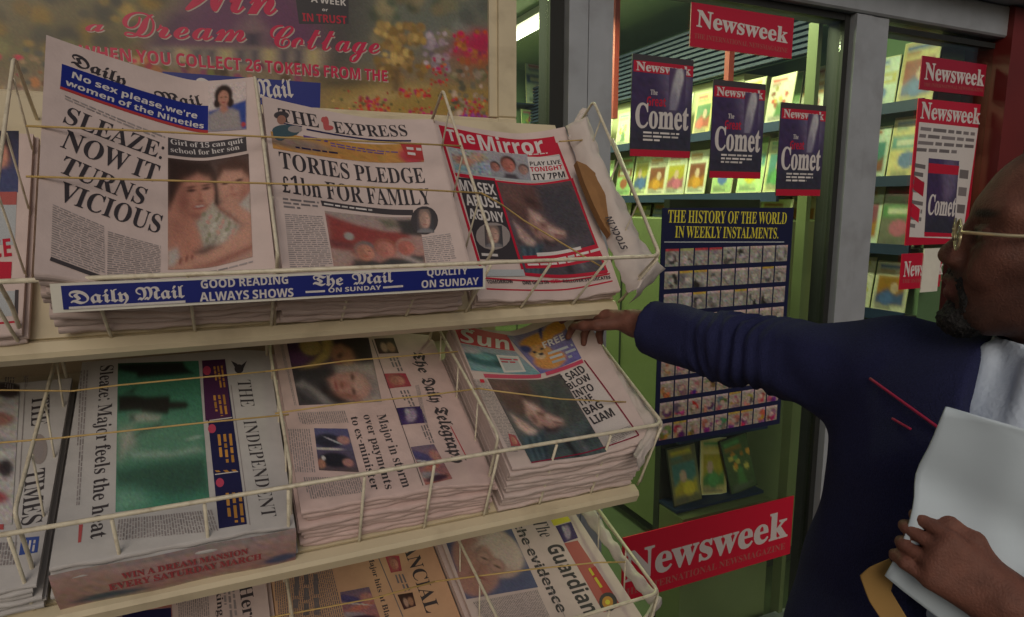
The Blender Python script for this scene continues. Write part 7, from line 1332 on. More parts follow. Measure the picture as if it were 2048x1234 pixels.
# printed wrapper round the front of the green-photo stack
pg = Page(PAGES['in'])
o = empty("wrapper_band", pg.loc, pg.rot)
tag(o, "pinkish printed wrapper across the front of the green-photo stack", "wrapper")
w, hh = pg.w, pg.h0
v, f, c = [], [], []
im = soft_paint(60, 14, (.42, .30, .29), (.42, .22, .20), [(.1, .5, .2, .4, 0, (.40, .26, .22), .4), (.2, .85, .14, .12, 0, (.07, .10, .13), .3), (.93, .8, .08, .14, 0, (.08, .10, .2), .3), (.5, .98, .5, .06, 0, (.38, .30, .24), .3), (.6, .05, .5, .05, 0, (.30, .26, .26), .4)], .06, 5)
for j in range(14):
    for i in range(60):
        a = w * i / 59
        v.append((a, pg.b0 - .0115 - .004 * math.sin(math.pi * j / 13) + .0012 * math.sin(a * 40), hh * (1 - j / 13) * .97 + .001))
f = [(j * 60 + i, (j + 1) * 60 + i, (j + 1) * 60 + i + 1, j * 60 + i + 1) for j in range(13) for i in range(59)]
meshobj("printed_band", v, f, M['ink'], o, cols=im.reshape(-1, 3))
mb = MB()
for txt, y, x0, x1, cp in (("WIN A DREAM MANSION", .60, .26, .78, .014), ("EVERY SATURDAY MARCH", .36, .20, .84, .015)):
    pol, adv = text_polys('slab', txt)
    for pts, tri in pol:
        mb.add([(w * (x0 + (x1 - x0) * px / adv), pg.b0 - .0172, hh * y + py * cp / CAPH['slab']) for px, py in pts], tri, (.40, .07, .08))
mb.build("lettering", M['ink'], o)
# ------------------------------------------------------------------ elastic bands
for i, (pts, lab) in enumerate(BANDS):
    tag(MB().tube([Vector(p) for p in pts], .0016, 6).build("elastic_band", M['band'], None, True), lab, "elastic band", "elastic bands across the papers")
# ------------------------------------------------------------------ torn wrapping paper at the right end of each shelf
def torn(name, label, left, right, cols, hprof, t_, mname, holes=None, thick=.0015):
    n = len(left)
    y, z, a = TIER[t_]
    Mx = Matrix.Translation((0, y, z + ZC)) @ Matrix.Rotation(R(a), 4, 'X')
    def sm(ps, t2):
        x = t2 * (len(ps) - 1)
        i = min(int(x), len(ps) - 2)
        u = x - i
        return [ps[i][k] * (1 - u) + ps[i + 1][k] * u for k in range(len(ps[0]))]
    nr = 40
    v, f = [], []
    for j in range(nr):
        l, r = sm(left, j / (nr - 1)), sm(right, j / (nr - 1))
        for i in range(cols):
            u = i / (cols - 1)
            h = hprof(u, j / (nr - 1)) + .0045 * math.sin(j * .55 + i * 1.7) * (u * (1 - u) * 4) + .003 * math.sin(j * 1.3 - i * .8)
            v.append(Vector((l[0] * (1 - u) + r[0] * u + (.004 * math.sin(j * 1.9) if i == cols - 1 else 0), l[1] * (1 - u) + r[1] * u, h)))
    N = len(v)
    v += [p + Vector((0, 0, -thick)) for p in v]
    g = lambda j, i: j * cols + i
    for j in range(nr - 1):
        for i in range(cols - 1):
            f += [(g(j, i), g(j, i + 1), g(j + 1, i + 1), g(j + 1, i)), (N + g(j, i), N + g(j + 1, i), N + g(j + 1, i + 1), N + g(j, i + 1))]
        f += [(g(j, 0), g(j + 1, 0), N + g(j + 1, 0), N + g(j, 0)), (g(j, cols - 1), N + g(j, cols - 1), N + g(j + 1, cols - 1), g(j + 1, cols - 1))]
    for j in (0, nr - 1):
        for i in range(cols - 1):
            f.append((g(j, i), N + g(j, i), N + g(j, i + 1), g(j, i + 1)))
    o = empty(name, Mx.translation, (R(a), 0, 0))
    tag(o, label, "wrapping paper", "torn wrappers at the right end of the shelves")
    meshobj("sheet", v, f, M[mname], o, True)
    return o, hprof
WR = WRAPS
o, hp = torn("wrapping_paper", "torn white wrapping paper with a brown patch beside the top-shelf papers", WR['a'][0], WR['a'][1], 10, lambda u, t2: .035 + .055 * math.sin(math.pi * (.15 + .75 * u)), 1, 'wrap')
pat = WR['a'][2]
mb = MB()
cx = sum(p[0] for p in pat) / len(pat)
cy = sum(p[1] for p in pat) / len(pat)
n = len(pat)
mb.add([(p[0], p[1], WR['ah'] + .006) for p in pat] + [(cx, cy, WR['ah'] + .012)] + [(p[0], p[1], WR['ah'] - .01) for p in pat], [(k, (k + 1) % n, n) for k in range(n)] + [(k, n + 1 + k, n + 1 + (k + 1) % n, (k + 1) % n) for k in range(n)])
mb.build("brown_patch", M['brown'], o)
mb = MB()
(ax, ay), (bx, by) = WR['a'][3]
pol, adv = text_polys('sans', 'STOCK IN')
d = np.array([bx - ax, by - ay])
L_ = np.linalg.norm(d)
up = np.array([-d[1], d[0]]) / L_ * .017 / CAPH['sans']
for pts, tri in pol:
    mb.add([(ax + d[0] * px / adv + up[0] * py, ay + d[1] * px / adv + up[1] * py, WR['ah'] + .016) for px, py in pts], tri, COL['K2'])
mb.build("lettering", M['ink'], o)
tag(torn("wrapping_paper", "torn ear of white wrapping paper standing above the top-shelf papers", WR['e'][0], WR['e'][1], 5, lambda u, t2: .06 + .01 * math.sin(3 * u), 1, 'wrap')[0], "torn ear of white wrapping paper standing above the top-shelf papers", "wrapping paper", "torn wrappers at the right end of the shelves")
torn("wrapping_paper", "crumpled white wrapping paper right of the middle-shelf papers, under the man's hand", WR['b'][0], WR['b'][1], 8, lambda u, t2: .118 + .022 * math.sin(math.pi * (.2 + .6 * u)) + .03 * (1 - t2) * (1 - u), 2, 'wrap')
torn("wrapping_paper", "folded white wrapping paper at the right end of the bottom shelf", WR['c'][0], WR['c'][1], 8, lambda u, t2: .07 + .02 * math.sin(math.pi * u), 3, 'wrap')
# ================================================================== the man reaching for a paper
class Field:
    """signed distance grid; shapes are blended in and meshed as one continuous surface"""
    def __init__(s, lo, hi, h):
        s.lo, s.h = np.array(lo, float), h
        s.n = np.ceil((np.array(hi) - s.lo) / h).astype(int) + 1
        s.d = np.full(tuple(s.n), 0.2, np.float32)
    def _win(s, lo, hi):
        i0 = np.clip(np.floor((np.array(lo) - s.lo) / s.h).astype(int), 0, s.n)
        i1 = np.clip(np.ceil((np.array(hi) - s.lo) / s.h).astype(int) + 1, 0, s.n)
        if (i1 <= i0).any():
            return None
        sl_ = tuple(slice(a, b) for a, b in zip(i0, i1))
        ax = [s.lo[k] + s.h * np.arange(i0[k], i1[k]) for k in range(3)]
        P = np.stack(np.meshgrid(*ax, indexing='ij'), -1).astype(np.float32)
        return sl_, P
    def mix(s, sl_, q, k, sub=False):
        d = s.d[sl_]
        if sub:
            d, q = -d, q
        if k > 0:
            h = np.clip(.5 + .5 * (d - q) / k, 0, 1)
            r = d * (1 - h) + q * h - k * h * (1 - h)
        else:
            r = np.minimum(d, q)
        s.d[sl_] = -r if sub else r
    def cap(s, a, b, ra, rb=None, k=.02, sub=False, wr=None, fl=None):
        a, b = np.array(a, float), np.array(b, float)
        rb = ra if rb is None else rb
        m = max(ra, rb) + .05 + k
        w = s._win(np.minimum(a, b) - m, np.maximum(a, b) + m)
        if w is None:
            return s
        sl_, P = w
        ab = b - a
        t_ = np.clip(((P - a) @ ab) / max(ab @ ab, 1e-9), 0, 1)
        v = P - a - t_[..., None] * ab
        if fl is not None:
            ax, f = fl
            ax = np.array(ax, float)
            v = v + ((v @ ax) * (1 / f - 1))[..., None] * ax
        q = np.sqrt((v ** 2).sum(-1)) - (ra + (rb - ra) * t_)
        if wr is not None:
            q = q + wr(P, t_)
        s.mix(sl_, q.astype(np.float32), k, sub)
        return s
    def ell(s, c, r, Rm=None, k=.02, sub=False):
        c, r = np.array(c, float), np.array(r, float)
        m = max(r) + .05 + k
        w = s._win(c - m, c + m)
        if w is None:
            return s
        sl_, P = w
        v = P - c
        if Rm is not None:
            v = v @ Rm
        k0 = np.sqrt(((v / r) ** 2).sum(-1))
        k1 = np.sqrt(((v / (r * r)) ** 2).sum(-1)) + 1e-9
        s.mix(sl_, (k0 * (k0 - 1) / k1).astype(np.float32), k, sub)
        return s
    def half(s, p, n, k=.004):
        """cut away everything on the side of the plane that n points to"""
        ax = [s.lo[i] + s.h * np.arange(s.n[i]) for i in range(3)]
        q = (ax[0][:, None, None] - p[0]) * n[0] + (ax[1][None, :, None] - p[1]) * n[1] + (ax[2][None, None, :] - p[2]) * n[2]
        s.d = np.maximum(s.d, q.astype(np.float32))
        return s
    def mesh(s):
        d, n = s.d, s.n
        ins = d < 0
        cs = sum(ins[i:n[0] - 1 + i, j:n[1] - 1 + j, k:n[2] - 1 + k].astype(np.int8) for i in (0, 1) for j in (0, 1) for k in (0, 1))
        cells = np.argwhere((cs > 0) & (cs < 8))
        idx = -np.ones(cs.shape, int)
        idx[tuple(cells.T)] = np.arange(len(cells))
        acc, cnt = np.zeros((len(cells), 3)), np.zeros(len(cells))
        cor = [(i, j, k) for i in (0, 1) for j in (0, 1) for k in (0, 1)]
        for a in cor:
            for ax in range(3):
                if a[ax]:
                    continue
                b = list(a)
                b[ax] = 1
                da = d[tuple((cells + a).T)]
                db = d[tuple((cells + b).T)]
                m = (da < 0) != (db < 0)
                t_ = np.where(m, da / np.where(m, da - db, 1), 0)
                p = np.repeat(np.array([a], float), len(cells), 0)
                p[:, ax] += t_
                acc[m] += p[m]
                cnt[m] += 1
        v = s.lo + (cells + acc / cnt[:, None]) * s.h
        faces = []
        for ax in range(3):
            o1, o2 = [(1, 2), (2, 0), (0, 1)][ax]
            sh = [slice(1, -1)] * 3
            A = d
            sl0 = [slice(1, n[k] - 1) for k in range(3)]
            sl0[ax] = slice(0, n[ax] - 1)
            sl1 = list(sl0)
            sl1[ax] = slice(1, n[ax])
            e = (A[tuple(sl0)] < 0) != (A[tuple(sl1)] < 0)
            ii = np.argwhere(e) + [sl0[k].start for k in range(3)]
            neg = A[tuple(ii.T)] < 0
            def cell(d1, d2):
                c = ii.copy()
                c[:, o1] -= d1
                c[:, o2] -= d2
                return idx[tuple(c.T)]
            q = np.stack([cell(1, 1), cell(0, 1), cell(0, 0), cell(1, 0)], 1)
            q[~neg] = q[~neg][:, ::-1]
            faces.append(q[(q >= 0).all(1)])
        return v, np.concatenate(faces)
def fast_mesh(name, v, f, m, parent, cols=None):
    me = bpy.data.meshes.new(name)
    me.vertices.add(len(v))
    me.vertices.foreach_set("co", np.asarray(v, np.float32).ravel())
    me.loops.add(len(f) * 4)
    me.loops.foreach_set("vertex_index", np.asarray(f, np.int32).ravel())
    me.polygons.add(len(f))
    me.polygons.foreach_set("loop_start", np.arange(0, len(f) * 4, 4, dtype=np.int32))
    me.polygons.foreach_set("use_smooth", np.ones(len(f), bool))
    me.update(calc_edges=True)
    if cols is not None:
        at = me.color_attributes.new("Col", 'FLOAT_COLOR', 'POINT')
        c = np.ones((len(v), 4), np.float32)
        c[:, :3] = cols
        at.data.foreach_set("color", c.ravel())
    me.materials.append(m)
    o = bpy.data.objects.new(name, me)
    link(o, parent)
    o.matrix_parent_inverse = Matrix.Translation(parent.location).inverted()
    return o
A_ = lambda *p: np.array([p[0], p[1], p[2] + ZC])
def unit(v):
    v = np.array(v, float)
    return v / np.linalg.norm(v)
# joints (metres; z measured from eye height)
SR, ER, WRI = A_(.895, .630, -.238), A_(.830, .880, -.247), A_(.770, 1.085, -.237)
NK = A_(.925, .41, -.215)
SL, EL_ = A_(.955, .215, -.235), A_(.88, .17, -.47)
WL = A_(.709, .349, -.398)
PEL = A_(.875, .475, -.78)
man = empty("person", (.93, .43, 0))
tag(man, "man in navy jacket and glasses reaching left for a paper, holding white papers", "person")
# head frame
hf = unit((-.58, .81, 0))
hl = np.array([-hf[1], hf[0], 0.0])
tl = R(2)
hx = hf * math.cos(tl) + np.array([0, 0, 1.]) * math.sin(tl)
hz = np.array([0, 0, 1.]) * math.cos(tl) - hf * math.sin(tl)
HM = np.stack([hx, hl, hz], 1)                # columns: forward, left, up
NOSE = A_(.825, .523, -.060)
HC = NOSE - HM @ np.array([.116, 0, -.018])
hp = lambda x, y, z: HC + HM @ np.array([x, y, z])
def wrap_noise(P, amp, fr):
    return amp * (np.sin(P[..., 0] * fr + 1.3 * np.sin(P[..., 2] * fr * .7)) * np.sin(P[..., 1] * fr * .9 + 2 * np.sin(P[..., 0] * fr * .5)) * np.sin(P[..., 2] * fr * 1.1 + 1.0))
def hand(F, wrist, D, B, side, curls, thumb, sc=1.0):
    """palm and five fingers: D towards the knuckles, B out of the back, side=+1 when the thumb lies along D x B"""
    D = unit(D)
    B = unit(np.array(B) - D * np.dot(B, D))
    S = np.cross(D, B) * side
    w = np.array(wrist)
    F.cap(w - D * .05, w + D * .015, .029 * sc, .027 * sc, k=.01, fl=(B, .80))
    for u, pane in ((.030, .088), (.010, .092), (-.011, .088), (-.030, .080)):
        F.cap(w + D * .012 + S * u * .55, w + D * pane * sc + S * u * sc, .017 * sc, .0125 * sc, k=.014)
    lens = ((.042, .026, .020), (.046, .029, .021), (.043, .027, .020), (.034, .021, .018))
    for i, (u, pane) in enumerate(((.032, .088), (.011, .093), (-.011, .089), (-.031, .080))):
        p = w + D * pane * sc + S * u * sc
        ang = 0.0
        sp = u * 3.0 * curls[i][3] if len(curls[i]) > 3 else 0
        for j in range(3):
            ang += curls[i][j]
            d = unit(D * math.cos(ang) - B * math.sin(ang) + S * sp * .3)
            q = p + d * lens[i][j] * sc
            r0, r1 = ((.0095, .0088), (.0087, .0080), (.0080, .0066))[j]
            F.cap(p, q, r0 * sc, r1 * sc, k=.0035)
            p = q
    p = w + D * .022 * sc + S * .024 * sc - B * .006
    for j, (dd, pane, r0, r1) in enumerate(zip(thumb, (.045, .034, .027), (.0145, .0105, .0098), (.0115, .0098, .0078))):
        d = unit(D * dd[0] + S * dd[1] - B * dd[2])
        q = p + d * pane * sc
        F.cap(p, q, r0 * sc, r1 * sc, k=.006)
        p = q
# ---- the body: one continuous surface from head to hips, arms and hands included
F = Field(A_(.54, .02, -.98), A_(1.14, 1.34, .16), .0032)
F.cap(PEL, NK - np.array([0, 0, .12]), .115, .125, k=.05, fl=((0, 1, 0), 1.3))
F.cap(NK + np.array([.02, 0, -.02]), hp(-.035, 0, -.06), .062, .058, k=.04)
F.cap(SL, SR, .055, k=.05)
F.cap(SR, ER, .048, .040, k=.03).cap(ER, WRI, .039, .029, k=.02)
F.cap(SL, EL_, .048, .040, k=.03).cap(EL_, WL, .039, .029, k=.02)
# skull, face
F.ell(hp(-.012, 0, .032), (.098, .076, .092), HM, k=.02)
F.ell(hp(.018, 0, -.02), (.074, .066, .085), HM, k=.03)
F.ell(hp(.036, 0, -.062), (.056, .050, .046), HM, k=.02)
F.ell(hp(.078, 0, -.092), (.022, .026, .019), HM, k=.02)
F.cap(hp(-.02, .058, -.045), hp(.060, .028, -.088), .020, .016, k=.025).cap(hp(-.02, -.058, -.045), hp(.060, -.028, -.088), .020, .016, k=.025)
for s_ in (1, -1):
    F.cap(hp(.070, .012 * s_, .040), hp(.056, .050 * s_, .036), .014, .012, k=.014)
    F.ell(hp(.056, .043 * s_, -.016), (.026, .024, .020), HM, k=.018)
    F.ell(hp(.092, .031 * s_, .011), (.018, .018, .012), HM, k=.012, sub=True)
    F.ell(hp(.068, .031 * s_, .011), (.0145, .0145, .0140), HM, k=.003)
    F.cap(hp(.083, .020 * s_, .0155), hp(.077, .042 * s_, .0135), .0042, k=.004)
    F.cap(hp(.082, .020 * s_, .0055), hp(.077, .042 * s_, .0055), .0034, k=.004)
    F.ell(hp(.099, .0145 * s_, -.0235), (.0125, .0095, .0085), HM, k=.008)
    F.ell(hp(.101, .008 * s_, -.0305), (.006, .0038, .003), HM, k=.003, sub=True)
    F.ell(hp(-.012, .078 * s_, -.002), (.020, .0075, .032), HM, k=.006)
    F.ell(hp(-.006, .085 * s_, .000), (.010, .005, .018), HM, k=.004, sub=True)
for s_ in (1, -1):
    F.cap(hp(.092, .026 * s_, -.030), hp(.082, .036 * s_, -.054), .0035, .0025, k=.006, sub=True)
    F.ell(hp(.070, .040 * s_, -.036), (.018, .016, .016), HM, k=.016)
F.cap(hp(.080, 0, .020), hp(.104, 0, -.012), .0095, .0105, k=.012)
F.ell(hp(.103, 0, -.0195), (.0145, .0125, .0105), HM, k=.010)
F.ell(hp(.084, 0, -.050), (.020, .030, .022), HM, k=.014)
F.cap(hp(.097, .013, -.0495), hp(.101, 0, -.0480), .0058, .0068, k=.006).cap(hp(.097, -.013, -.0495), hp(.101, 0, -.0480), .0058, .0068, k=.006)
F.cap(hp(.094, .013, -.0625), hp(.098, 0, -.0640), .0062, .0078, k=.006).cap(hp(.094, -.013, -.0625), hp(.098, 0, -.0640), .0062, .0078, k=.006)
F.cap(hp(.104, .020, -.0562), hp(.107, 0, -.0560), .0022, k=.002, sub=True).cap(hp(.104, -.020, -.0562), hp(.107, 0, -.0560), .0022, k=.002, sub=True)
# hands
DR = unit((-.31, .94, .08))
hand(F, WRI, DR, (.35, -.28, .90), -1, ((.20, .30, .25), (.45, .55, .35), (.60, .75, .45), (.70, .85, .5)), ((.75, .55, .35), (.95, .12, .25), (.95, -.15, .2)))
DLh = unit((-.50, .58, .42))
BL = unit((-.70, -.60, .30))
hand(F, WL, DLh, BL, 1, ((.62, .95, .55), (.70, 1.05, .6), (.72, 1.05, .6), (.50, .70, .45)), ((.80, .50, .10), (.95, .02, .25), (.90, -.15, .45)), .78)
v, f = F.mesh()
loc = (v - HC) @ HM
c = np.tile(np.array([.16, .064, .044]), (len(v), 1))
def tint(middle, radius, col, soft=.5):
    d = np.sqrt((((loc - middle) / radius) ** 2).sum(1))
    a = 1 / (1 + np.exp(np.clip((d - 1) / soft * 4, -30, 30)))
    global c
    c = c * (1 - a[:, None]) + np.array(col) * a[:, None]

tint((.06, 0, -.088), (.060, .062, .032), (.030, .016, .012), .9)
tint((.098, 0, -.041), (.016, .034, .010), (.030, .016, .012), .8)
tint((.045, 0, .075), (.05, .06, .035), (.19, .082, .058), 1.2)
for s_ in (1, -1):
    tint((.065, .030 * s_, .008), (.030, .026, .020), (.085, .034, .024), .9)  # darker eye sockets: their shade is put into the skin colour
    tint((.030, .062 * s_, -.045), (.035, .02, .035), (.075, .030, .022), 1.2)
    tint((.080, .031 * s_, .010), (.0055, .0115, .0045), (.24, .18, .15), .35)  # eye whites darkened in colour for the shade they lie in
    tint((.0835, .0285 * s_, .010), (.007, .0060, .0058), (.012, .007, .006), .3)
    tint((.076, .032 * s_, .034), (.016, .022, .0055), (.02, .012, .01), .5)
tint((.10, 0, -.057), (.014, .024, .011), (.17, .050, .046))
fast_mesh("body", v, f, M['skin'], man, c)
# ---- hair, moustache and beard
H = Field(A_(.76, .22, -.22), A_(1.08, .56, .16), .003)
H.ell(hp(-.020, 0, .040), (.102, .082, .094), HM, k=.01)
H.ell(hp(.078, 0, .032), (.066, .085, .084), HM, k=.010, sub=True)
H.ell(hp(.03, 0, -.075), (.12, .1, .085), HM, k=.01, sub=True)
H.half(hp(0, 0, -.012), -hz)
H.d += (.0016 * np.random.default_rng(2).normal(size=H.d.shape)).astype(np.float32)
v, f = H.mesh()
fast_mesh("hair", v, f, M['hair'], man)
Bd = Field(A_(.74, .38, -.26), A_(.98, .62, -.03), .0025)
Bd.cap(hp(.0975, .003, -.0400), hp(.0905, .026, -.0480), .0082, .0062, k=.004).cap(hp(.0975, -.003, -.0400), hp(.0905, -.026, -.0480), .0082, .0062, k=.004)
for s_ in (1, -1):
    Bd.cap(hp(.089, .026 * s_, -.052), hp(.082, .026 * s_, -.080), .0060, .0075, k=.006)
Bd.ell(hp(.083, 0, -.098), (.027, .034, .021), HM, k=.008)
Bd.ell(hp(.092, 0, -.081), (.011, .016, .010), HM, k=.006)
for s_ in (1, -1):
    Bd.cap(hp(.068, .026 * s_, -.097), hp(.010, .058 * s_, -.062), .0120, .0070, k=.008)
Bd.d += (.0011 * np.random.default_rng(3).normal(size=Bd.d.shape)).astype(np.float32)
v, f = Bd.mesh()
fast_mesh("beard", v, f, M['hair'], man)
# ---- glasses
gl = MB()
def gpt(x, y, z):
    return Vector(hp(x, y, z))
rims = MB()
for s_ in (1, -1):
    ring = [gpt(.104 - .10 * abs(.033 + .024 * math.cos(a)) ** 1.0 * .45, s_ * (.033 + .024 * math.cos(a)), .008 + .018 * math.sin(a)) for a in [2 * math.pi * k / 24 for k in range(25)]]
    rims.tube(ring, .0013, 6)
    rims.tube([gpt(.1015, s_ * .057, .012), gpt(.060, s_ * .074, .011), gpt(-.012, s_ * .083, .012), gpt(-.03, s_ * .083, -.004)], .0021, 6)
rims.tube([gpt(.103, -.010, .012), gpt(.106, 0, .014), gpt(.103, .010, .012)], .0013, 6)
g_ = rims.build("glasses", M['gold'], man, True)
g_.matrix_parent_inverse = Matrix.Translation(man.location).inverted()
for s_ in (1, -1):
    pane = MB()
    pts = [gpt(.104 - .045 * abs(.033 + .022 * math.cos(a)), s_ * (.033 + .022 * math.cos(a)), .008 + .0165 * math.sin(a)) for a in [2 * math.pi * k / 24 for k in range(24)]]
    middle = gpt(.1035, s_ * .033, .008)
    back = [p - Vector(hx) * .0012 for p in pts] + [middle - Vector(hx) * .0012]
    pane.add(pts + [middle] + back, [(k, (k + 1) % 24, 24) for k in range(24)] + [(25 + (k + 1) % 24, 25 + k, 49) for k in range(24)] + [(k, 25 + k, 25 + (k + 1) % 24, (k + 1) % 24) for k in range(24)])
    pane.build("lens", M['glass'], g_, True)
# ---- shirt with a collar
T_ = Field(A_(.72, .14, -.60), A_(1.10, .68, -.10), .004)
T_.cap(PEL + np.array([0, 0, .2]), NK - np.array([0, 0, .10]), .132, .138, k=.05, fl=((0, 1, 0), 1.3))
T_.cap(SL, SR, .066, k=.05)
T_.cap(NK + np.array([-.0, 0, -.03]), NK + np.array([-.012, .012, .045]), .082, .068, k=.02)
T_.cap(NK + np.array([-.06, .06, .03]), NK + np.array([-.115, .045, -.06]), .020, .014, k=.006).cap(NK + np.array([-.075, .0, .03]), NK + np.array([-.12, -.0, -.06]), .020, .014, k=.006)
T_.half(NK + np.array([0, 0, .020]), unit((.35, -.25, .9)))
T_.cap(NK + np.array([.01, .01, .02]), NK + np.array([-.02, .02, .1]), .062, .066, k=.003, sub=True)
v, f = T_.mesh()
fast_mesh("shirt", v, f, M['shirt'], man)
# ---- jacket
J = Field(A_(.60, -.02, -.96), A_(1.16, 1.12, -.06), .0042)
tor = lambda P, t_: wrap_noise(P, .007, 22) + .0025 * np.sin(P[..., 2] * 60 + P[..., 1] * 40)
J.cap(PEL + np.array([-.02, .02, .02]), NK - np.array([.035, -.03, .13]), .165, .160, k=.06, fl=((0, 1, 0), 1.28), wr=tor)
J.cap(SL + np.array([0, 0, -.005]), SR + np.array([.0, -.03, -.005]), .080, .082, k=.06)
def sleeve(P, t_):
    crease = .0052 * np.exp(-((t_ - .88) / .22) ** 2) * np.sin(t_ * 60 + 45 * P[..., 2] + 2.5 * np.sin(P[..., 0] * 40 + P[..., 2] * 25)) + .0015 * np.sin(t_ * 15 + P[..., 2] * 50)
    return crease + wrap_noise(P, .0050, 24) + .0024 * np.sin((P @ np.array([45., 18., -58.])) + 2 * np.sin(P[..., 1] * 26))
def sleeve2(P, t_):
    crease = .0038 * np.exp(-((t_ - .05) / .18) ** 2) * np.sin(t_ * 58 + 2 - 60 * P[..., 2] + 3 * np.sin(P[..., 0] * 50)) + .0012 * np.sin(t_ * 14 - P[..., 2] * 55)
    return crease + wrap_noise(P, .0040, 26) + .0022 * np.sin((P @ np.array([38., 20., 62.])) + 2 * np.sin(P[..., 1] * 30))
down = np.array([0, 0, -1.])
J.cap(SR + down * .008, ER + down * .006, .074, .062, k=.03, wr=sleeve).cap(ER + down * .006, WRI - DR * .005, .062, .052, k=.012, wr=sleeve2)
J.cap(SR + np.array([.0, -.04, -.10]), SR + np.array([-.01, .04, -.05]), .072, .050, k=.05)
J.cap(SL, EL_, .070, .058, k=.05, wr=sleeve).cap(EL_, WL - unit(WL - EL_) * .03, .058, .047, k=.02, wr=sleeve2)
J.cap(A_(.845, .585, -.37), A_(.81, .60, -.80), .058, .085, k=.06, wr=lambda P, t_: wrap_noise(P, .005, 24))
dl = unit(WL - EL_)
# collar, and the open front that shows the shirt
J.cap(NK + np.array([.045, -.03, .035]), NK + np.array([.035, .085, .020]), .050, .046, k=.02)
J.cap(NK + np.array([.02, .09, .012]), NK + np.array([-.085, .105, -.085]), .036, .026, k=.018)
J.cap(NK + np.array([-.02, .0, .12]), NK + np.array([-.105, -.005, -.01]), .080, .058, k=.010, sub=True)
J.cap(NK + np.array([-.13, -.01, .0]), NK + np.array([-.19, -.03, -.20]), .052, .024, k=.010, sub=True)
sl_, P = J._win(WRI - .10, WRI + .12)
q = (P - WRI) @ DR + .036 + .002 * np.sin((P[..., 2]) * 160)
J.d[sl_] = np.maximum(J.d[sl_], np.minimum(q, .1).astype(np.float32))
hem = WRI - DR * .050
J.cap(hem - DR * .002, hem + DR * .010, .0545, k=.003)
sl_, P = J._win(WRI - .10, WRI + .12)
q = (P - WRI) @ DR + .036
J.d[sl_] = np.maximum(J.d[sl_], np.minimum(q, .1).astype(np.float32))
sl_, P = J._win(WL - .09, WL + .10)
q = (P - WL) @ dl + .02
J.d[sl_] = np.maximum(J.d[sl_], q.astype(np.float32))
v, f = J.mesh()
jk = fast_mesh("jacket", v, f, M['jacket'], man)
Jv = v
def on_jacket(p, out=.0015):
    """nearest jacket surface point to the ray from the camera through p"""
    o = np.array([0, 0, ZC])
    d = unit(p - o)
    r = Jv - o
    t_ = r @ d
    e = np.linalg.norm(r - t_[:, None] * d, axis=1)
    ok = e < .006
    i = np.argmin(np.where(ok, t_, 9)) if ok.any() else np.argmin(e)
    return o + d * (t_[i] - out)
for (x0, y0, z0), (x1, y1, z1), r_ in (((0.855, 0.624, -0.248), (0.797, 0.480, -0.272), .0019), ((0.816, 0.558, -0.283), (0.809, 0.527, -0.287), .0016)):
    a_, b_ = A_(x0, y0, z0), A_(x1, y1, z1)
    mb = MB().tube([on_jacket(a_ * (1 - k / 12) + b_ * k / 12) for k in range(13)], r_, 6)
    o = mb.build("piping", M['piping'], man, True)
    o.matrix_parent_inverse = Matrix.Translation(man.location).inverted()
# ---- trousers and shoes
Tr = Field(A_(.66, .12, -1.60), A_(1.18, .72, -.72), .009)
Tr.cap(PEL + np.array([0, -.06, .0]), PEL + np.array([0, .06, 0]), .145, k=.04)
for s_ in (1, -1):
    leg_start = PEL + np.array([0, .095 * s_, -.03])
    bend = PEL + np.array([-.03, .11 * s_, -.40])
    low = PEL + np.array([.02, .12 * s_, -.765])
    Tr.cap(leg_start, bend, .098, .072, k=.04, wr=lambda P, t_: wrap_noise(P, .006, 30))
    Tr.cap(bend, low, .072, .062, k=.02, wr=lambda P, t_: wrap_noise(P, .006, 30))
v, f = Tr.mesh()
fast_mesh("trousers", v, f, M['trouser'], man)
for s_ in (1, -1):
    Sh = Field(A_(.66, .16, -1.622), A_(1.06, .70, -1.44), .006)
    low = PEL + np.array([.02, .12 * s_, -.80])
    Sh.cap(low + np.array([.03, 0, .0]), low + np.array([-.05, 0, .005]), .042, .042, k=.03)
    Sh.cap(low + np.array([-.05, 0, -.005]), low + np.array([-.185, .01 * s_, -.012]), .040, .032, k=.03)
    Sh.half(A_(0, 0, -1.618), (0, 0, -1))
    v, f = Sh.mesh()
    fast_mesh("shoe", v, f, M['shoe'], man)
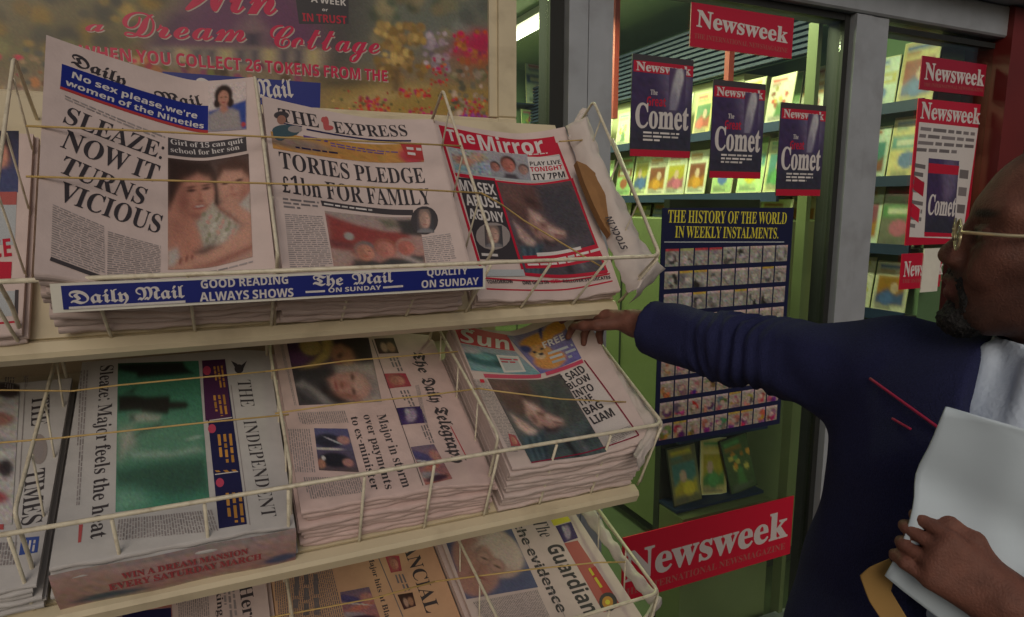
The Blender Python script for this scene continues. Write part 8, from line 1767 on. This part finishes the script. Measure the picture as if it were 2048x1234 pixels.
# ------------------------------------------------------------------ papers in the left hand
def hand_sheet(name, label, cat, outline, depth, m, curl):
    """a real sheet of paper held upright, cut to the given outline (metres right and up)"""
    o_ = np.array([0, 0, ZC])
    rt_, up_ = np.array([math.cos(R(-24.5)), math.sin(R(-24.5)), 0]), np.array([0, 0, 1.])
    fw_ = np.array([-math.sin(R(-24.5)), math.cos(R(-24.5)), 0])
    n = 22
    pts = np.array(outline, float)
    lo, hi = pts.min(0), pts.max(0)
    def inside_span(y):
        xs = []
        for i in range(len(pts)):
            p, q = pts[i], pts[(i + 1) % len(pts)]
            if (p[1] <= y) != (q[1] <= y):
                xs.append(p[0] + (q[0] - p[0]) * (y - p[1]) / (q[1] - p[1]))
        return (min(xs), max(xs)) if len(xs) > 1 else None
    v, f = [], []
    for j in range(n + 1):
        y = lo[1] + (hi[1] - lo[1]) * (.004 + .992 * j / n)
        a, b = inside_span(y)
        for i in range(n + 1):
            x = a + (b - a) * i / n
            v.append(o_ + rt_ * x + up_ * y + fw_ * (depth + curl(x, y)))
    N = len(v)
    v += [p + fw_ * .0016 for p in v]
    g = lambda j, i: j * (n + 1) + i
    for j in range(n):
        for i in range(n):
            f += [(g(j, i), g(j, i + 1), g(j + 1, i + 1), g(j + 1, i)), (N + g(j, i), N + g(j + 1, i), N + g(j + 1, i + 1), N + g(j, i + 1))]
        f += [(g(j, 0), g(j + 1, 0), N + g(j + 1, 0), N + g(j, 0)), (g(j, n), N + g(j, n), N + g(j + 1, n), g(j + 1, n))]
    for i in range(n):
        f += [(g(0, i), N + g(0, i), N + g(0, i + 1), g(0, i + 1)), (g(n, i), g(n, i + 1), N + g(n, i + 1), N + g(n, i))]
    o = meshobj(name, v, f, m, None, True)
    return tag(o, label, cat)
# the sheets, with faint fold lines
hand_sheet("paper_sheets", "large white sheets of paper held upright in the man's left hand", "paper", [(0.4506, -0.2055), (0.4669, -0.2123), (0.4763, -0.2148), (0.4813, -0.2086), (0.4925, -0.2139), (0.5158, -0.2198), (0.5462, -0.2229), (0.5622, -0.4337), (0.4964, -0.4659), (0.4591, -0.4392), (0.4134, -0.4074), (0.425, -0.3621), (0.437, -0.3125), (0.4431, -0.266)],
           .672, M['wpaper'], lambda x, y: -.55 * (x - .42) + .006 * math.sin(y * 24 + x * 18) + .010 * math.exp(-((y + .31 + .5 * (x - .48)) / .03) ** 2) - .008 * math.exp(-((x - .50) / .02) ** 2))
hand_sheet("envelope", "tan envelope edge sticking out under the man's left hand", "envelope", [(0.4239, -0.3918), (0.4335, -0.408), (0.431, -0.4331), (0.4504, -0.4689), (0.4373, -0.4926), (0.4127, -0.452), (0.4034, -0.4242), (0.41, -0.4096)],
           .684, M['manila'], lambda x, y: -.55 * (x - .42) + .008 * math.sin(y * 40))
